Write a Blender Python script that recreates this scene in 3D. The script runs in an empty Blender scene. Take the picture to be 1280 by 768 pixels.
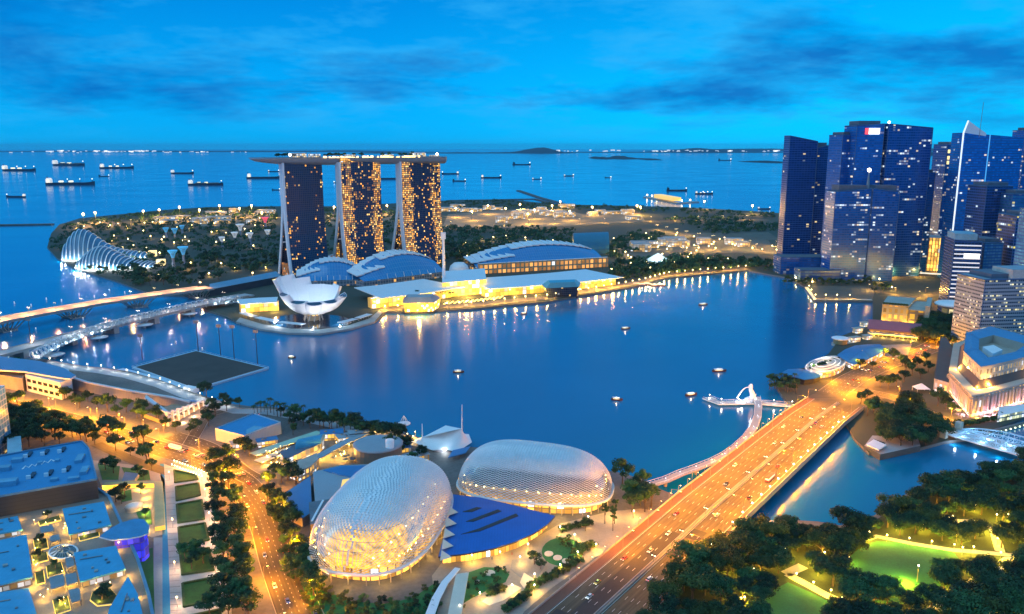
import bpy, bmesh, math, random
from math import sin, cos, tan, pi, atan, atan2, radians, hypot, sqrt, floor
from mathutils import Vector, Matrix

random.seed(7)
S = bpy.context.scene
COL = S.collection

# ------------------------------------------------------------------ camera
FPX, CX, CY, CAMH = 1000.0, 640.0, 384.0, 220.0
PITCH = atan(201 / 1000.0)
cam = bpy.data.cameras.new("camera")
cam.sensor_width = 36.0
cam.lens = 36.0 * FPX / 1280.0
cam.clip_start = 1.0
cam.clip_end = 200000.0
camo = bpy.data.objects.new("camera", cam)
camo.location = (0, 0, CAMH)
camo.rotation_euler = (pi / 2 - PITCH, 0, 0)
COL.objects.link(camo)
S.camera = camo

# ------------------------------------------------------------------ render settings
S.render.engine = 'CYCLES'
S.view_settings.view_transform = 'Standard'
S.view_settings.look = 'None'
S.view_settings.gamma = 1.0
S.view_settings.exposure = 0.0
S.view_settings.use_curve_mapping = False
cy = S.cycles
cy.use_denoising = True
try:
    cy.denoiser = 'OPENIMAGEDENOISE'
except Exception:
    pass
cy.max_bounces = 5
cy.diffuse_bounces = 2
cy.glossy_bounces = 3
cy.transmission_bounces = 4
cy.transparent_max_bounces = 8
cy.sample_clamp_indirect = 6.0
cy.sample_clamp_direct = 0.0
cy.caustics_reflective = False
cy.caustics_refractive = False
cy.use_light_tree = True

# ------------------------------------------------------------------ sky
SUN_EL, SUN_AZ = radians(4.0), radians(40.0)      # the glow of dusk, to the right of the view
W = bpy.data.worlds.new("World")
S.world = W
W.use_nodes = True
wn, wl = W.node_tree.nodes, W.node_tree.links
wn.clear()


def wnode(t, **k):
    n = wn.new(t)
    for a, b in k.items():
        setattr(n, a, b)
    return n


def wmath(op, a, b=None, c=None):
    n = wnode('ShaderNodeMath', operation=op)
    for i, x in enumerate((a, b, c)):
        if x is None:
            continue
        if isinstance(x, (int, float)):
            n.inputs[i].default_value = x
        else:
            wl.new(x, n.inputs[i])
    return n.outputs[0]


def wmix(f, a, b, t='MIX'):
    n = wnode('ShaderNodeMix', data_type='RGBA', blend_type=t)
    for i, x in ((0, f), (6, a), (7, b)):
        if isinstance(x, (int, float)):
            n.inputs[i].default_value = x
        elif isinstance(x, tuple):
            n.inputs[i].default_value = x
        else:
            wl.new(x, n.inputs[i])
    return n.outputs[2]


sky = wnode('ShaderNodeTexSky', sky_type='NISHITA')
sky.sun_disc = False
sky.sun_elevation = SUN_EL
sky.sun_rotation = SUN_AZ
sky.air_density = 1.0
sky.dust_density = 0.6
sky.ozone_density = 3.0
tc = wnode('ShaderNodeTexCoord')
sep = wnode('ShaderNodeSeparateXYZ')
wl.new(tc.outputs['Generated'], sep.inputs[0])
dz = wmath('MAXIMUM', sep.outputs[2], 0.0)
# dusk cast: the deep blue of the hour after sunset, a little lighter near the horizon on the west (right) side
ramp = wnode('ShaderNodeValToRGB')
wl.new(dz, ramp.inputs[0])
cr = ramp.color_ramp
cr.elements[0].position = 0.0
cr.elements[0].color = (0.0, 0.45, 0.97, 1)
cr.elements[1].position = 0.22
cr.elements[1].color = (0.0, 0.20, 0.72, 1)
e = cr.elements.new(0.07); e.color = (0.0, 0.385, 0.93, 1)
e = cr.elements.new(0.6); e.color = (0.24, 0.46, 0.78, 1)  # zenith, above the frame, raised paler to add ambient fill
west = wmath('MULTIPLY_ADD', sep.outputs[0], 0.9, wmath('MULTIPLY', sep.outputs[1], 0.25))
westf = wmath('MULTIPLY', wmath('SUBTRACT', west, 0.1), wmath('SUBTRACT', 1.0, wmath('MULTIPLY', dz, 3.0)))
westf = wmath('MINIMUM', wmath('MAXIMUM', westf, 0.0), 1.0)
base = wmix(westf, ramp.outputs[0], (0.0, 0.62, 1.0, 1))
lum = wnode('ShaderNodeRGBToBW')
wl.new(sky.outputs[0], lum.inputs[0])
# the Nishita luminance gives the broad falloff of light over the dome
fall = wmath('MINIMUM', wmath('MULTIPLY_ADD', lum.outputs[0], 0.10, 0.86), 1.25)
base = wmix(1.0, base, wmix(1.0, (1, 1, 1, 1), fall, 'MULTIPLY'), 'MULTIPLY')
# clouds: a noise on the cloud layer seen in perspective
inv = wmath('DIVIDE', 1.0, wmath('ADD', dz, 0.16))
cmb = wnode('ShaderNodeCombineXYZ')
cmb.inputs[2].default_value = 9.59   # which slice of the cloud noise is seen
wl.new(wmath('MULTIPLY', sep.outputs[0], inv), cmb.inputs[0])
wl.new(wmath('MULTIPLY', sep.outputs[1], inv), cmb.inputs[1])
n1 = wnode('ShaderNodeTexNoise')
wl.new(cmb.outputs[0], n1.inputs['Vector'])
n1.inputs['Scale'].default_value = 0.8
n1.inputs['Detail'].default_value = 9
n1.inputs['Roughness'].default_value = 0.61
n1.inputs['Distortion'].default_value = 0.15
n2 = wnode('ShaderNodeTexNoise')
wl.new(cmb.outputs[0], n2.inputs['Vector'])
n2.inputs['Scale'].default_value = 0.42
n2.inputs['Detail'].default_value = 4
cl = wnode('ShaderNodeMapRange')
wl.new(wmath('MULTIPLY_ADD', n2.outputs[0], 0.6, wmath('MULTIPLY', n1.outputs[0], 0.7)), cl.inputs[0])
for i, v in ((1, 0.655), (2, 0.80), (3, 0.0), (4, 0.78)):
    cl.inputs[i].default_value = v
up = wmath('MINIMUM', wmath('MULTIPLY', dz, 22.0), 1.0)
dark = wmath('MULTIPLY', cl.outputs[0], up)
n3 = wnode('ShaderNodeTexNoise')
wl.new(cmb.outputs[0], n3.inputs['Vector'])
n3.inputs['Scale'].default_value = 1.6
n3.inputs['Detail'].default_value = 8
n3.inputs['Roughness'].default_value = 0.65
lt = wnode('ShaderNodeMapRange')
wl.new(n3.outputs[0], lt.inputs[0])
for i, v in ((1, 0.45), (2, 0.68), (3, 0.0), (4, 0.9)):
    lt.inputs[i].default_value = v
light = wmath('MULTIPLY', lt.outputs[0], up)
base = wmix(light, base, (0.035, 0.46, 0.97, 1))
base = wmix(dark, base, (0.0, 0.115, 0.50, 1))
bg = wnode('ShaderNodeBackground')
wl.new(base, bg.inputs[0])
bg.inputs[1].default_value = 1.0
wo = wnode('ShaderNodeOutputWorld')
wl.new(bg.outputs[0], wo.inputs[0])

# soft afterglow of the overcast dusk sky
sl = bpy.data.lights.new("sun", 'SUN')
sl.energy = 0.9
sl.angle = radians(70)
sl.color = (0.58, 0.83, 1.0)
so = bpy.data.objects.new("sun", sl)
so.rotation_euler = (radians(38), 0, radians(-60) )
COL.objects.link(so)

# ------------------------------------------------------------------ pixel <-> ground survey helpers


def at(px, py, z=2.3):
    x = (px - CX) / FPX
    y = -(py - CY) / FPX
    d = (x, cos(PITCH) + sin(PITCH) * y, -sin(PITCH) + cos(PITCH) * y)
    t = (z - CAMH) / d[2]
    return (d[0] * t, d[1] * t)


def hgt(Y, py):
    y = -(py - CY) / FPX
    return CAMH + Y * (y * cos(PITCH) - sin(PITCH)) / (cos(PITCH) + y * sin(PITCH))


def pts(l, z=2.3):
    return [at(p[0], p[1], z) for p in l]


GZ = 2.3   # ground level above the water

# ------------------------------------------------------------------ mesh building


def area2(p):
    return sum(p[i][0] * p[(i + 1) % len(p)][1] - p[(i + 1) % len(p)][0] * p[i][1] for i in range(len(p)))


def lerp(a, b, t):
    return tuple(a[i] + (b[i] - a[i]) * t for i in range(len(a)))


class MB:
    def __init__(self):
        self.v, self.f, self.u, self.m, self.s = [], [], [], [], []

    def face(self, p, mat=0, uv=None, smooth=False):
        n = len(self.v)
        self.v += [tuple(q) for q in p]
        self.f.append(tuple(range(n, n + len(p))))
        self.u += uv if uv else [(q[0], q[1]) for q in p]
        self.m.append(mat)
        self.s.append(smooth)

    def grid(self, rows, mat=0, smooth=True, close=False, uvs=None):
        n = len(self.v)
        R, Cn = len(rows), len(rows[0])
        for r in rows:
            self.v += [tuple(q) for q in r]
        for i in range(R - 1):
            for j in range(Cn if close else Cn - 1):
                k = (j + 1) % Cn
                self.f.append((n + i * Cn + j, n + i * Cn + k, n + (i + 1) * Cn + k, n + (i + 1) * Cn + j))
                if uvs:
                    self.u += [uvs[i][j], uvs[i][k], uvs[i + 1][k], uvs[i + 1][j]]
                else:
                    self.u += [(j, i), (j + 1, i), (j + 1, i + 1), (j, i + 1)]
                self.m.append(mat)
                self.s.append(smooth)
        return self

    def prism(self, poly, z0, z1, side=0, top=0, cap=True, bottom=False):
        p = list(poly)
        if area2(p) < 0:
            p.reverse()
        u = 0.0
        for i in range(len(p)):
            a, b = p[i], p[(i + 1) % len(p)]
            L = hypot(b[0] - a[0], b[1] - a[1])
            self.face([(a[0], a[1], z0), (b[0], b[1], z0), (b[0], b[1], z1), (a[0], a[1], z1)], side,
                      [(u, z0), (u + L, z0), (u + L, z1), (u, z1)])
            u += L
        if cap:
            self.face([(q[0], q[1], z1) for q in p], top)
        if bottom:
            self.face([(q[0], q[1], z0) for q in reversed(p)], side)
        return self

    def loft(self, pa, za, pb, zb, side=0, top=0, cap=True):
        if area2(pa) < 0:
            pa, pb = pa[::-1], pb[::-1]
        u = 0
        for i in range(len(pa)):
            j = (i + 1) % len(pa)
            L = hypot(pa[j][0] - pa[i][0], pa[j][1] - pa[i][1])
            zz = (lambda z, k: z[k] if isinstance(z, (list, tuple)) else z)
            a0, a1, b0, b1 = zz(za, i), zz(za, j), zz(zb, i), zz(zb, j)
            self.face([(*pa[i], a0), (*pa[j], a1), (*pb[j], b1), (*pb[i], b0)], side,
                      [(u, a0), (u + L, a1), (u + L, b1), (u, b0)])
            u += L
        if cap:
            self.face([(*q, zz(zb, i)) for i, q in enumerate(pb)], top)
        return self

    def box(self, c, s, rot=0.0, mat=0, top=None, bottom=True):
        """c = centre of the base, s = size"""
        hx, hy = s[0] / 2, s[1] / 2
        cr_, sr_ = cos(rot), sin(rot)
        p = [(c[0] + x * cr_ - y * sr_, c[1] + x * sr_ + y * cr_) for x, y in ((-hx, -hy), (hx, -hy), (hx, hy), (-hx, hy))]
        return self.prism(p, c[2], c[2] + s[2], mat, mat if top is None else top, True, bottom)

    def tube(self, path, r, n=6, mat=0, smooth=True, cap=True):
        P = [Vector(p) for p in path]
        rr = r if isinstance(r, (list, tuple)) else [r] * len(P)
        rows = []
        ref = None
        for i, p in enumerate(P):
            d = (P[min(i + 1, len(P) - 1)] - P[max(i - 1, 0)])
            if d.length < 1e-9:
                d = Vector((0, 0, 1))
            d.normalize()
            if ref is None:
                ref = Vector((1, 0, 0)) if abs(d.x) < 0.9 else Vector((0, 1, 0))
            a = (ref - d * ref.dot(d))
            if a.length < 1e-6:
                a = d.orthogonal()
            a.normalize()
            ref = a
            b = d.cross(a)
            rows.append([tuple(p + (a * cos(2 * pi * k / n) + b * sin(2 * pi * k / n)) * rr[i]) for k in range(n)])
        self.grid(rows, mat, smooth, True)
        if cap:
            self.face(rows[0][::-1], mat)
            self.face(rows[-1], mat)
        return self

    def lathe(self, prof, c=(0, 0, 0), n=16, mat=0, smooth=True, sx=1, sy=1, rot=0):
        rows = []
        for r, z in prof:
            row = []
            for k in range(n):
                a = 2 * pi * k / n
                x, y = r * cos(a) * sx, r * sin(a) * sy
                row.append((c[0] + x * cos(rot) - y * sin(rot), c[1] + x * sin(rot) + y * cos(rot), c[2] + z))
            rows.append(row)
        self.grid(rows, mat, smooth, True)
        if prof[-1][0] > 1e-4:
            self.face(rows[-1], mat)
        return self

    def ball(self, c, r, n=10, mat=0):
        r = r if isinstance(r, (tuple, list)) else (r, r, r)
        m = max(4, n // 2)
        prof = []
        for i in range(m + 1):
            t = -pi / 2 + pi * i / m
            prof.append((max(cos(t), 1e-5), sin(t) * r[2]))
        return self.lathe(prof, c, n, mat, True, r[0], r[1])

    def ribbon(self, path, w, z, mat=0, thick=0.0, side=None):
        """flat strip along a plan path; w width (or list), z level (or list)"""
        n = len(path)
        L, Rr = [], []
        for i, p in enumerate(path):
            a, b = path[max(i - 1, 0)], path[min(i + 1, n - 1)]
            dx, dy = b[0] - a[0], b[1] - a[1]
            l = hypot(dx, dy) or 1
            nx, ny = -dy / l, dx / l
            ww = (w[i] if isinstance(w, (list, tuple)) else w) / 2
            zz = z[i] if isinstance(z, (list, tuple)) else z
            L.append((p[0] + nx * ww, p[1] + ny * ww, zz))
            Rr.append((p[0] - nx * ww, p[1] - ny * ww, zz))
        u = 0
        for i in range(n - 1):
            d = hypot(path[i + 1][0] - path[i][0], path[i + 1][1] - path[i][1])
            ww = (w[i] if isinstance(w, (list, tuple)) else w)
            self.face([Rr[i], Rr[i + 1], L[i + 1], L[i]], mat, [(u, 0), (u + d, 0), (u + d, ww), (u, ww)])
            if thick:
                s_ = mat if side is None else side
                dn = lambda q: (q[0], q[1], q[2] - thick)
                self.face([dn(Rr[i]), dn(Rr[i + 1]), Rr[i + 1], Rr[i]], s_, [(u, 0), (u + d, 0), (u + d, thick), (u, thick)])
                self.face([dn(L[i + 1]), dn(L[i]), L[i], L[i + 1]], s_, [(u, 0), (u + d, 0), (u + d, thick), (u, thick)])
                self.face([dn(L[i]), dn(L[i + 1]), dn(Rr[i + 1]), dn(Rr[i])], s_)
            u += d
        if thick:
            for k in (0, n - 1):
                q = [L[k], Rr[k], (Rr[k][0], Rr[k][1], Rr[k][2] - thick), (L[k][0], L[k][1], L[k][2] - thick)]
                self.face(q, mat if side is None else side)
        return self

    def build(self, name, mats, parent=None, kind=None, label=None, origin=None):
        me = bpy.data.meshes.new(name)
        o0 = origin
        if o0 is None and parent is not None:
            o0 = world_loc(parent)
        if o0 is None:
            o0 = (0, 0, 0)
        v = [(q[0] - o0[0], q[1] - o0[1], q[2] - o0[2]) for q in self.v]
        me.from_pydata(v, [], self.f)
        uvl = me.uv_layers.new(name="UVMap")
        flat = [c for q in self.u for c in q]
        uvl.data.foreach_set('uv', flat)
        for m_ in (mats if isinstance(mats, (list, tuple)) else [mats]):
            me.materials.append(m_)
        me.polygons.foreach_set('material_index', self.m)
        me.polygons.foreach_set('use_smooth', self.s)
        me.update()
        o = bpy.data.objects.new(name, me)
        COL.objects.link(o)
        if parent is not None:
            o.parent = parent
        elif origin is not None:
            o.location = origin
        if kind:
            o['kind'] = kind
        if label:
            o['label'] = label
        return o


WLOC = {}


def world_loc(o):
    """unrotated world location of a thing or part while it is being built"""
    x, y, z = 0, 0, 0
    while o is not None:
        x += o.location.x; y += o.location.y; z += o.location.z
        o = o.parent
    return (x, y, z)


def tag(o, label, cat, group=None, kind=None):
    if label: o['label'] = label
    if cat: o['category'] = cat
    if group: o['group'] = group
    if kind: o['kind'] = kind
    return o


def thing(name, label, cat, loc=(0, 0, 0), group=None, rot=0.0):
    o = bpy.data.objects.new(name, None)
    o.location = loc
    o.rotation_euler = (0, 0, rot)
    o.empty_display_size = 1
    COL.objects.link(o)
    return tag(o, label, cat, group)


KIDS = {}


def dup(o, loc=None, rotz=None, label=None, scale=None, group=None, parent=None):
    """copy a thing with its parts and sub-parts"""
    c = o.copy()
    COL.objects.link(c)
    if parent is not None:
        c.parent = parent
    if loc is not None: c.location = loc
    if rotz is not None: c.rotation_euler = (c.rotation_euler[0], c.rotation_euler[1], rotz)
    if scale is not None: c.scale = scale if isinstance(scale, (tuple, list)) else (scale,) * 3
    if label: c['label'] = label
    if group: c['group'] = group
    if o not in KIDS:
        KIDS[o] = list(o.children)
    for k in KIDS[o]:
        dup(k, parent=c)
    return c


def structure(o):
    o['kind'] = 'structure'
    return o


def lamp_light(parent, loc, power, color=(1, 0.55, 0.12), size=0.4, kind='POINT', name='lamp_light', spot=None, aim=None):
    l = bpy.data.lights.new(name, kind)
    l.energy = power
    l.color = color
    if kind == 'AREA':
        l.size = size
    else:
        l.shadow_soft_size = size
    if spot:
        l.spot_size = radians(spot); l.spot_blend = 0.6
    o = bpy.data.objects.new(name, l)
    COL.objects.link(o)
    if parent is not None:
        w = world_loc(parent)
        o.parent = parent
        o.location = (loc[0] - w[0], loc[1] - w[1], loc[2] - w[2])
    else:
        o.location = loc
    if aim is not None:
        o.rotation_euler = Vector((aim[0] - loc[0], aim[1] - loc[1], aim[2] - loc[2])).to_track_quat('-Z', 'Y').to_euler()
    return o


# ------------------------------------------------------------------ materials
MATS = {}


def _nt(name):
    m = bpy.data.materials.new(name)
    m.use_nodes = True
    return m, m.node_tree.nodes, m.node_tree.links, m.node_tree.nodes['Principled BSDF']


def _n(nodes, t, **k):
    n = nodes.new(t)
    for a, b in k.items():
        setattr(n, a, b)
    return n


def _math(N, Lk, op, a, b=None, c=None):
    n = N.new('ShaderNodeMath')
    n.operation = op
    for i, x in enumerate((a, b, c)):
        if x is None: continue
        if isinstance(x, (int, float)): n.inputs[i].default_value = x
        else: Lk.new(x, n.inputs[i])
    return n.outputs[0]


def _mixc(N, Lk, f, a, b, t='MIX'):
    n = N.new('ShaderNodeMix')
    n.data_type = 'RGBA'
    n.blend_type = t
    for i, x in ((0, f), (6, a), (7, b)):
        if isinstance(x, (int, float)): n.inputs[i].default_value = x
        elif isinstance(x, tuple): n.inputs[i].default_value = x if len(x) == 4 else (*x, 1)
        else: Lk.new(x, n.inputs[i])
    return n.outputs[2]


def pm(name, col, rough=0.7, var=0.25, scale=0.12, metal=0.0, bump=0.0, col2=None, emit=None, estr=0.0, spec=0.5, fine=1.2, obj=False):
    """plain procedural surface: two scales of noise over the base colour"""
    if name in MATS: return MATS[name]
    m, N, Lk, b = _nt(name)
    c = N.new('ShaderNodeTexCoord') if obj else N.new('ShaderNodeNewGeometry')
    co = c.outputs['Object'] if obj else c.outputs['Position']
    n1 = N.new('ShaderNodeTexNoise'); n1.inputs['Scale'].default_value = scale; n1.inputs['Detail'].default_value = 5
    n2 = N.new('ShaderNodeTexNoise'); n2.inputs['Scale'].default_value = fine; n2.inputs['Detail'].default_value = 3
    Lk.new(co, n1.inputs['Vector']); Lk.new(co, n2.inputs['Vector'])
    mx = _math(N, Lk, 'MULTIPLY_ADD', n2.outputs[0], 0.4, _math(N, Lk, 'MULTIPLY', n1.outputs[0], 0.6))
    mr = N.new('ShaderNodeMapRange'); Lk.new(mx, mr.inputs[0])
    mr.inputs[1].default_value = 0.32; mr.inputs[2].default_value = 0.68
    c2 = col2 or tuple(x * (1 - var) for x in col)
    cc = _mixc(N, Lk, mr.outputs[0], tuple(c2), tuple(min(1, x * (1 + var * 0.6)) for x in col))
    Lk.new(cc, b.inputs['Base Color'])
    b.inputs['Roughness'].default_value = rough
    b.inputs['Metallic'].default_value = metal
    b.inputs['Specular IOR Level'].default_value = spec
    if bump:
        bp = N.new('ShaderNodeBump'); bp.inputs['Strength'].default_value = bump
        Lk.new(n2.outputs[0], bp.inputs['Height']); Lk.new(bp.outputs[0], b.inputs['Normal'])
    if emit:
        b.inputs['Emission Color'].default_value = (*emit, 1)
        b.inputs['Emission Strength'].default_value = estr
    MATS[name] = m
    return m


def em(name, col, s):
    """a lamp, a lit sign, a lit window: something that gives off light"""
    if name in MATS: return MATS[name]
    m, N, Lk, b = _nt(name)
    b.inputs['Base Color'].default_value = (*[min(0.8, x) for x in col], 1)
    b.inputs['Roughness'].default_value = 0.4
    b.inputs['Emission Color'].default_value = (*col, 1)
    b.inputs['Emission Strength'].default_value = s
    MATS[name] = m
    return m


def lines(name, col, line, period, width, axis='u', rough=0.5, metal=0.0, period2=None, width2=None, var=0.15, spec=0.5):
    """surface with seams at a regular pitch along u (and v)"""
    if name in MATS: return MATS[name]
    m, N, Lk, b = _nt(name)
    uv = N.new('ShaderNodeUVMap')
    sp = N.new('ShaderNodeSeparateXYZ'); Lk.new(uv.outputs[0], sp.inputs[0])

    def seam(o, per, w):
        f = _math(N, Lk, 'FRACT', _math(N, Lk, 'DIVIDE', o, per))
        return _math(N, Lk, 'LESS_THAN', f, w / per)
    k = seam(sp.outputs[0 if axis == 'u' else 1], period, width)
    if period2:
        k = _math(N, Lk, 'MAXIMUM', k, seam(sp.outputs[1 if axis == 'u' else 0], period2, width2))
    g = N.new('ShaderNodeNewGeometry')
    n1 = N.new('ShaderNodeTexNoise'); n1.inputs['Scale'].default_value = 0.15; n1.inputs['Detail'].default_value = 5
    Lk.new(g.outputs['Position'], n1.inputs['Vector'])
    cc = _mixc(N, Lk, n1.outputs[0], tuple(x * (1 - var) for x in col), tuple(min(1, x * (1 + var)) for x in col))
    Lk.new(_mixc(N, Lk, k, cc, tuple(line)), b.inputs['Base Color'])
    b.inputs['Roughness'].default_value = rough
    b.inputs['Metallic'].default_value = metal
    b.inputs['Specular IOR Level'].default_value = spec
    MATS[name] = m
    return m


def road_mat(name, col):
    """asphalt with long wear streaks along the lanes, patches and oil stains"""
    if name in MATS: return MATS[name]
    m, N, Lk, b = _nt(name)
    uv = N.new('ShaderNodeUVMap'); mp = N.new('ShaderNodeMapping'); Lk.new(uv.outputs[0], mp.inputs[0]); mp.inputs['Scale'].default_value = (.012, .75, 1)
    n1 = N.new('ShaderNodeTexNoise'); n1.inputs['Scale'].default_value = 1.0; n1.inputs['Detail'].default_value = 4; Lk.new(mp.outputs[0], n1.inputs['Vector'])
    mp2 = N.new('ShaderNodeMapping'); Lk.new(uv.outputs[0], mp2.inputs[0]); mp2.inputs['Scale'].default_value = (.04, .10, 1)
    n2 = N.new('ShaderNodeTexNoise'); n2.inputs['Scale'].default_value = 1.0; n2.inputs['Detail'].default_value = 7; n2.inputs['Roughness'].default_value = .65; Lk.new(mp2.outputs[0], n2.inputs['Vector'])
    k = N.new('ShaderNodeMapRange'); Lk.new(_math(N, Lk, 'MULTIPLY_ADD', n1.outputs[0], .6, _math(N, Lk, 'MULTIPLY', n2.outputs[0], .4)), k.inputs[0])
    k.inputs[1].default_value = .38; k.inputs[2].default_value = .60
    c1 = _mixc(N, Lk, k.outputs[0], tuple(x * .55 for x in col), tuple(x * 1.3 for x in col))
    pt = N.new('ShaderNodeTexVoronoi'); pt.inputs['Scale'].default_value = 1.0; Lk.new(mp2.outputs[0], pt.inputs['Vector'])
    sc = N.new('ShaderNodeSeparateColor'); Lk.new(pt.outputs['Color'], sc.inputs[0])
    Lk.new(_mixc(N, Lk, _math(N, Lk, 'MULTIPLY', _math(N, Lk, 'LESS_THAN', sc.outputs[0], .14), .6), c1, tuple(x * .5 for x in col)), b.inputs['Base Color'])
    b.inputs['Roughness'].default_value = .75
    MATS[name] = m
    return m


def facade(name, cw, ch, frac, glass=(0.02, 0.05, 0.12), frame=(0.05, 0.08, 0.14), fu=0.08, fv=0.15, e=3.0,
           warm=(1, 0.62, 0.18), cool=(0.85, 0.93, 1.0), coolf=0.5, rowp=0.0, cluster=0.12, rough=0.12, metal=0.0,
           frame_rough=0.5, cu=1.0, cv=1.0, thr=0.5, seed=0.0, frame_metal=0.0, spec=0.6, glow=0.0, bayw=0.0):
    """curtain wall: a grid of window bays in metres, of which a random share is lit"""
    if name in MATS: return MATS[name]
    m, N, Lk, b = _nt(name)
    uv = N.new('ShaderNodeUVMap')
    sp = N.new('ShaderNodeSeparateXYZ'); Lk.new(uv.outputs[0], sp.inputs[0])
    M = lambda op, a, b_=None, c=None: _math(N, Lk, op, a, b_, c)
    u = M('DIVIDE', sp.outputs[0], cw); v = M('DIVIDE', sp.outputs[1], ch)
    iu, iv = M('FLOOR', u), M('FLOOR', v)
    ru, rv = M('FRACT', u), M('FRACT', v)
    mask = M('MULTIPLY', M('MULTIPLY', M('GREATER_THAN', ru, fu), M('LESS_THAN', ru, 1 - fu)),
             M('MULTIPLY', M('GREATER_THAN', rv, fv), M('LESS_THAN', rv, 1 - fv * 0.4)))
    cb = N.new('ShaderNodeCombineXYZ'); Lk.new(iu, cb.inputs[0]); Lk.new(iv, cb.inputs[1]); cb.inputs[2].default_value = seed
    wn_ = N.new('ShaderNodeTexWhiteNoise'); wn_.noise_dimensions = '3D'; Lk.new(cb.outputs[0], wn_.inputs['Vector'])
    cs = N.new('ShaderNodeVectorMath'); cs.operation = 'MULTIPLY'; Lk.new(cb.outputs[0], cs.inputs[0])
    cs.inputs[1].default_value = (cluster * cu, cluster * cv, 3.7)
    nz = N.new('ShaderNodeTexNoise'); Lk.new(cs.outputs[0], nz.inputs['Vector']); nz.inputs['Scale'].default_value = 1.0
    nz.inputs['Detail'].default_value = 2
    cm = N.new('ShaderNodeMapRange'); Lk.new(nz.outputs[0], cm.inputs[0])
    cm.inputs[1].default_value = thr - 0.12; cm.inputs[2].default_value = thr + 0.14; cm.inputs[3].default_value = 0.08; cm.inputs[4].default_value = 2.0
    share = M('MULTIPLY', cm.outputs[0], frac)
    if bayw:      # room stacks at both sides of the slab, lift core dark in the middle
        ph = M('COSINE', M('MULTIPLY', M('DIVIDE', sp.outputs[0], bayw), 2 * pi))
        share = M('MULTIPLY', share, M('MAXIMUM', M('MULTIPLY_ADD', ph, 0.75, 0.42), 0.10))
    lit = M('LESS_THAN', wn_.outputs['Value'], share)
    if rowp:
        c2 = N.new('ShaderNodeCombineXYZ'); Lk.new(M('FLOOR', M('DIVIDE', sp.outputs[0], cw * 5)), c2.inputs[0]); Lk.new(iv, c2.inputs[1]); c2.inputs[2].default_value = seed + 5
        w2 = N.new('ShaderNodeTexWhiteNoise'); w2.noise_dimensions = '3D'; Lk.new(c2.outputs[0], w2.inputs['Vector'])
        lit = M('MAXIMUM', lit, M('LESS_THAN', w2.outputs['Value'], M('MULTIPLY', cm.outputs[0], rowp)))
    sc = N.new('ShaderNodeSeparateColor'); Lk.new(wn_.outputs['Color'], sc.inputs[0])
    lc = _mixc(N, Lk, M('LESS_THAN', sc.outputs[1], coolf), tuple(warm), tuple(cool))
    stren = M('MULTIPLY', M('MULTIPLY', lit, mask), M('MULTIPLY_ADD', M('POWER', sc.outputs[2], 1.8), e * 1.5, e * 0.18))
    if glow:
        stren = M('ADD', stren, M('MULTIPLY', mask, glow))
    # panes differ slightly in tint
    gl = _mixc(N, Lk, sc.outputs[0], tuple(x * 0.75 for x in glass), tuple(min(1, x * 1.25) for x in glass))
    Lk.new(_mixc(N, Lk, mask, tuple(frame), gl), b.inputs['Base Color'])
    Lk.new(M('MULTIPLY_ADD', mask, rough - frame_rough, frame_rough), b.inputs['Roughness'])
    Lk.new(M('MULTIPLY_ADD', mask, metal - frame_metal, frame_metal), b.inputs['Metallic'])
    b.inputs['Specular IOR Level'].default_value = spec
    Lk.new(lc, b.inputs['Emission Color'])
    Lk.new(stren, b.inputs['Emission Strength'])
    MATS[name] = m
    return m
# ------------------------------------------------------------------ water
def water_mat(name, deep, rough, bump, sc):
    m, N, Lk, b = _nt(name)
    g = N.new('ShaderNodeNewGeometry')
    mp = N.new('ShaderNodeMapping'); Lk.new(g.outputs['Position'], mp.inputs[0]); mp.inputs['Scale'].default_value = (sc, sc * 1.6, sc)
    n1 = N.new('ShaderNodeTexNoise'); n1.inputs['Scale'].default_value = 0.22; n1.inputs['Detail'].default_value = 6; n1.inputs['Roughness'].default_value = 0.6
    Lk.new(mp.outputs[0], n1.inputs['Vector'])
    n2 = N.new('ShaderNodeTexNoise'); n2.inputs['Scale'].default_value = 0.004; n2.inputs['Detail'].default_value = 4
    Lk.new(g.outputs['Position'], n2.inputs['Vector'])
    bp = N.new('ShaderNodeBump'); bp.inputs['Strength'].default_value = bump; bp.inputs['Distance'].default_value = 0.6
    Lk.new(n1.outputs[0], bp.inputs['Height']); Lk.new(bp.outputs[0], b.inputs['Normal'])
    # open sea painted lighter than the bay, in place of its brighter sky reflection
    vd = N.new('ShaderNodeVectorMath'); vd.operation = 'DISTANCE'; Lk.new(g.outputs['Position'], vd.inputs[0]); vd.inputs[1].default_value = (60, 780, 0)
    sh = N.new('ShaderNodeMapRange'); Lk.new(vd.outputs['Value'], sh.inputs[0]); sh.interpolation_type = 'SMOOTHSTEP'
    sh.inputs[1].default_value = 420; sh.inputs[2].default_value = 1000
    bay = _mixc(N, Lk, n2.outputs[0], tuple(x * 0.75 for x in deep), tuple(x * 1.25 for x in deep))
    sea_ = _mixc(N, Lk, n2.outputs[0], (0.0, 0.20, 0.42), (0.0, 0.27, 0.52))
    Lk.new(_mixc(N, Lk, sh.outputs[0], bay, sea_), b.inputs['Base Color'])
    rr = N.new('ShaderNodeMapRange'); Lk.new(n2.outputs[0], rr.inputs[0])
    rr.inputs[1].default_value = 0.35; rr.inputs[2].default_value = 0.65; rr.inputs[3].default_value = rough * 0.8; rr.inputs[4].default_value = rough * 1.25
    Lk.new(rr.outputs[0], b.inputs['Roughness'])
    b.inputs['IOR'].default_value = 1.33
    b.inputs['Specular IOR Level'].default_value = 0.8
    return m


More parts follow.
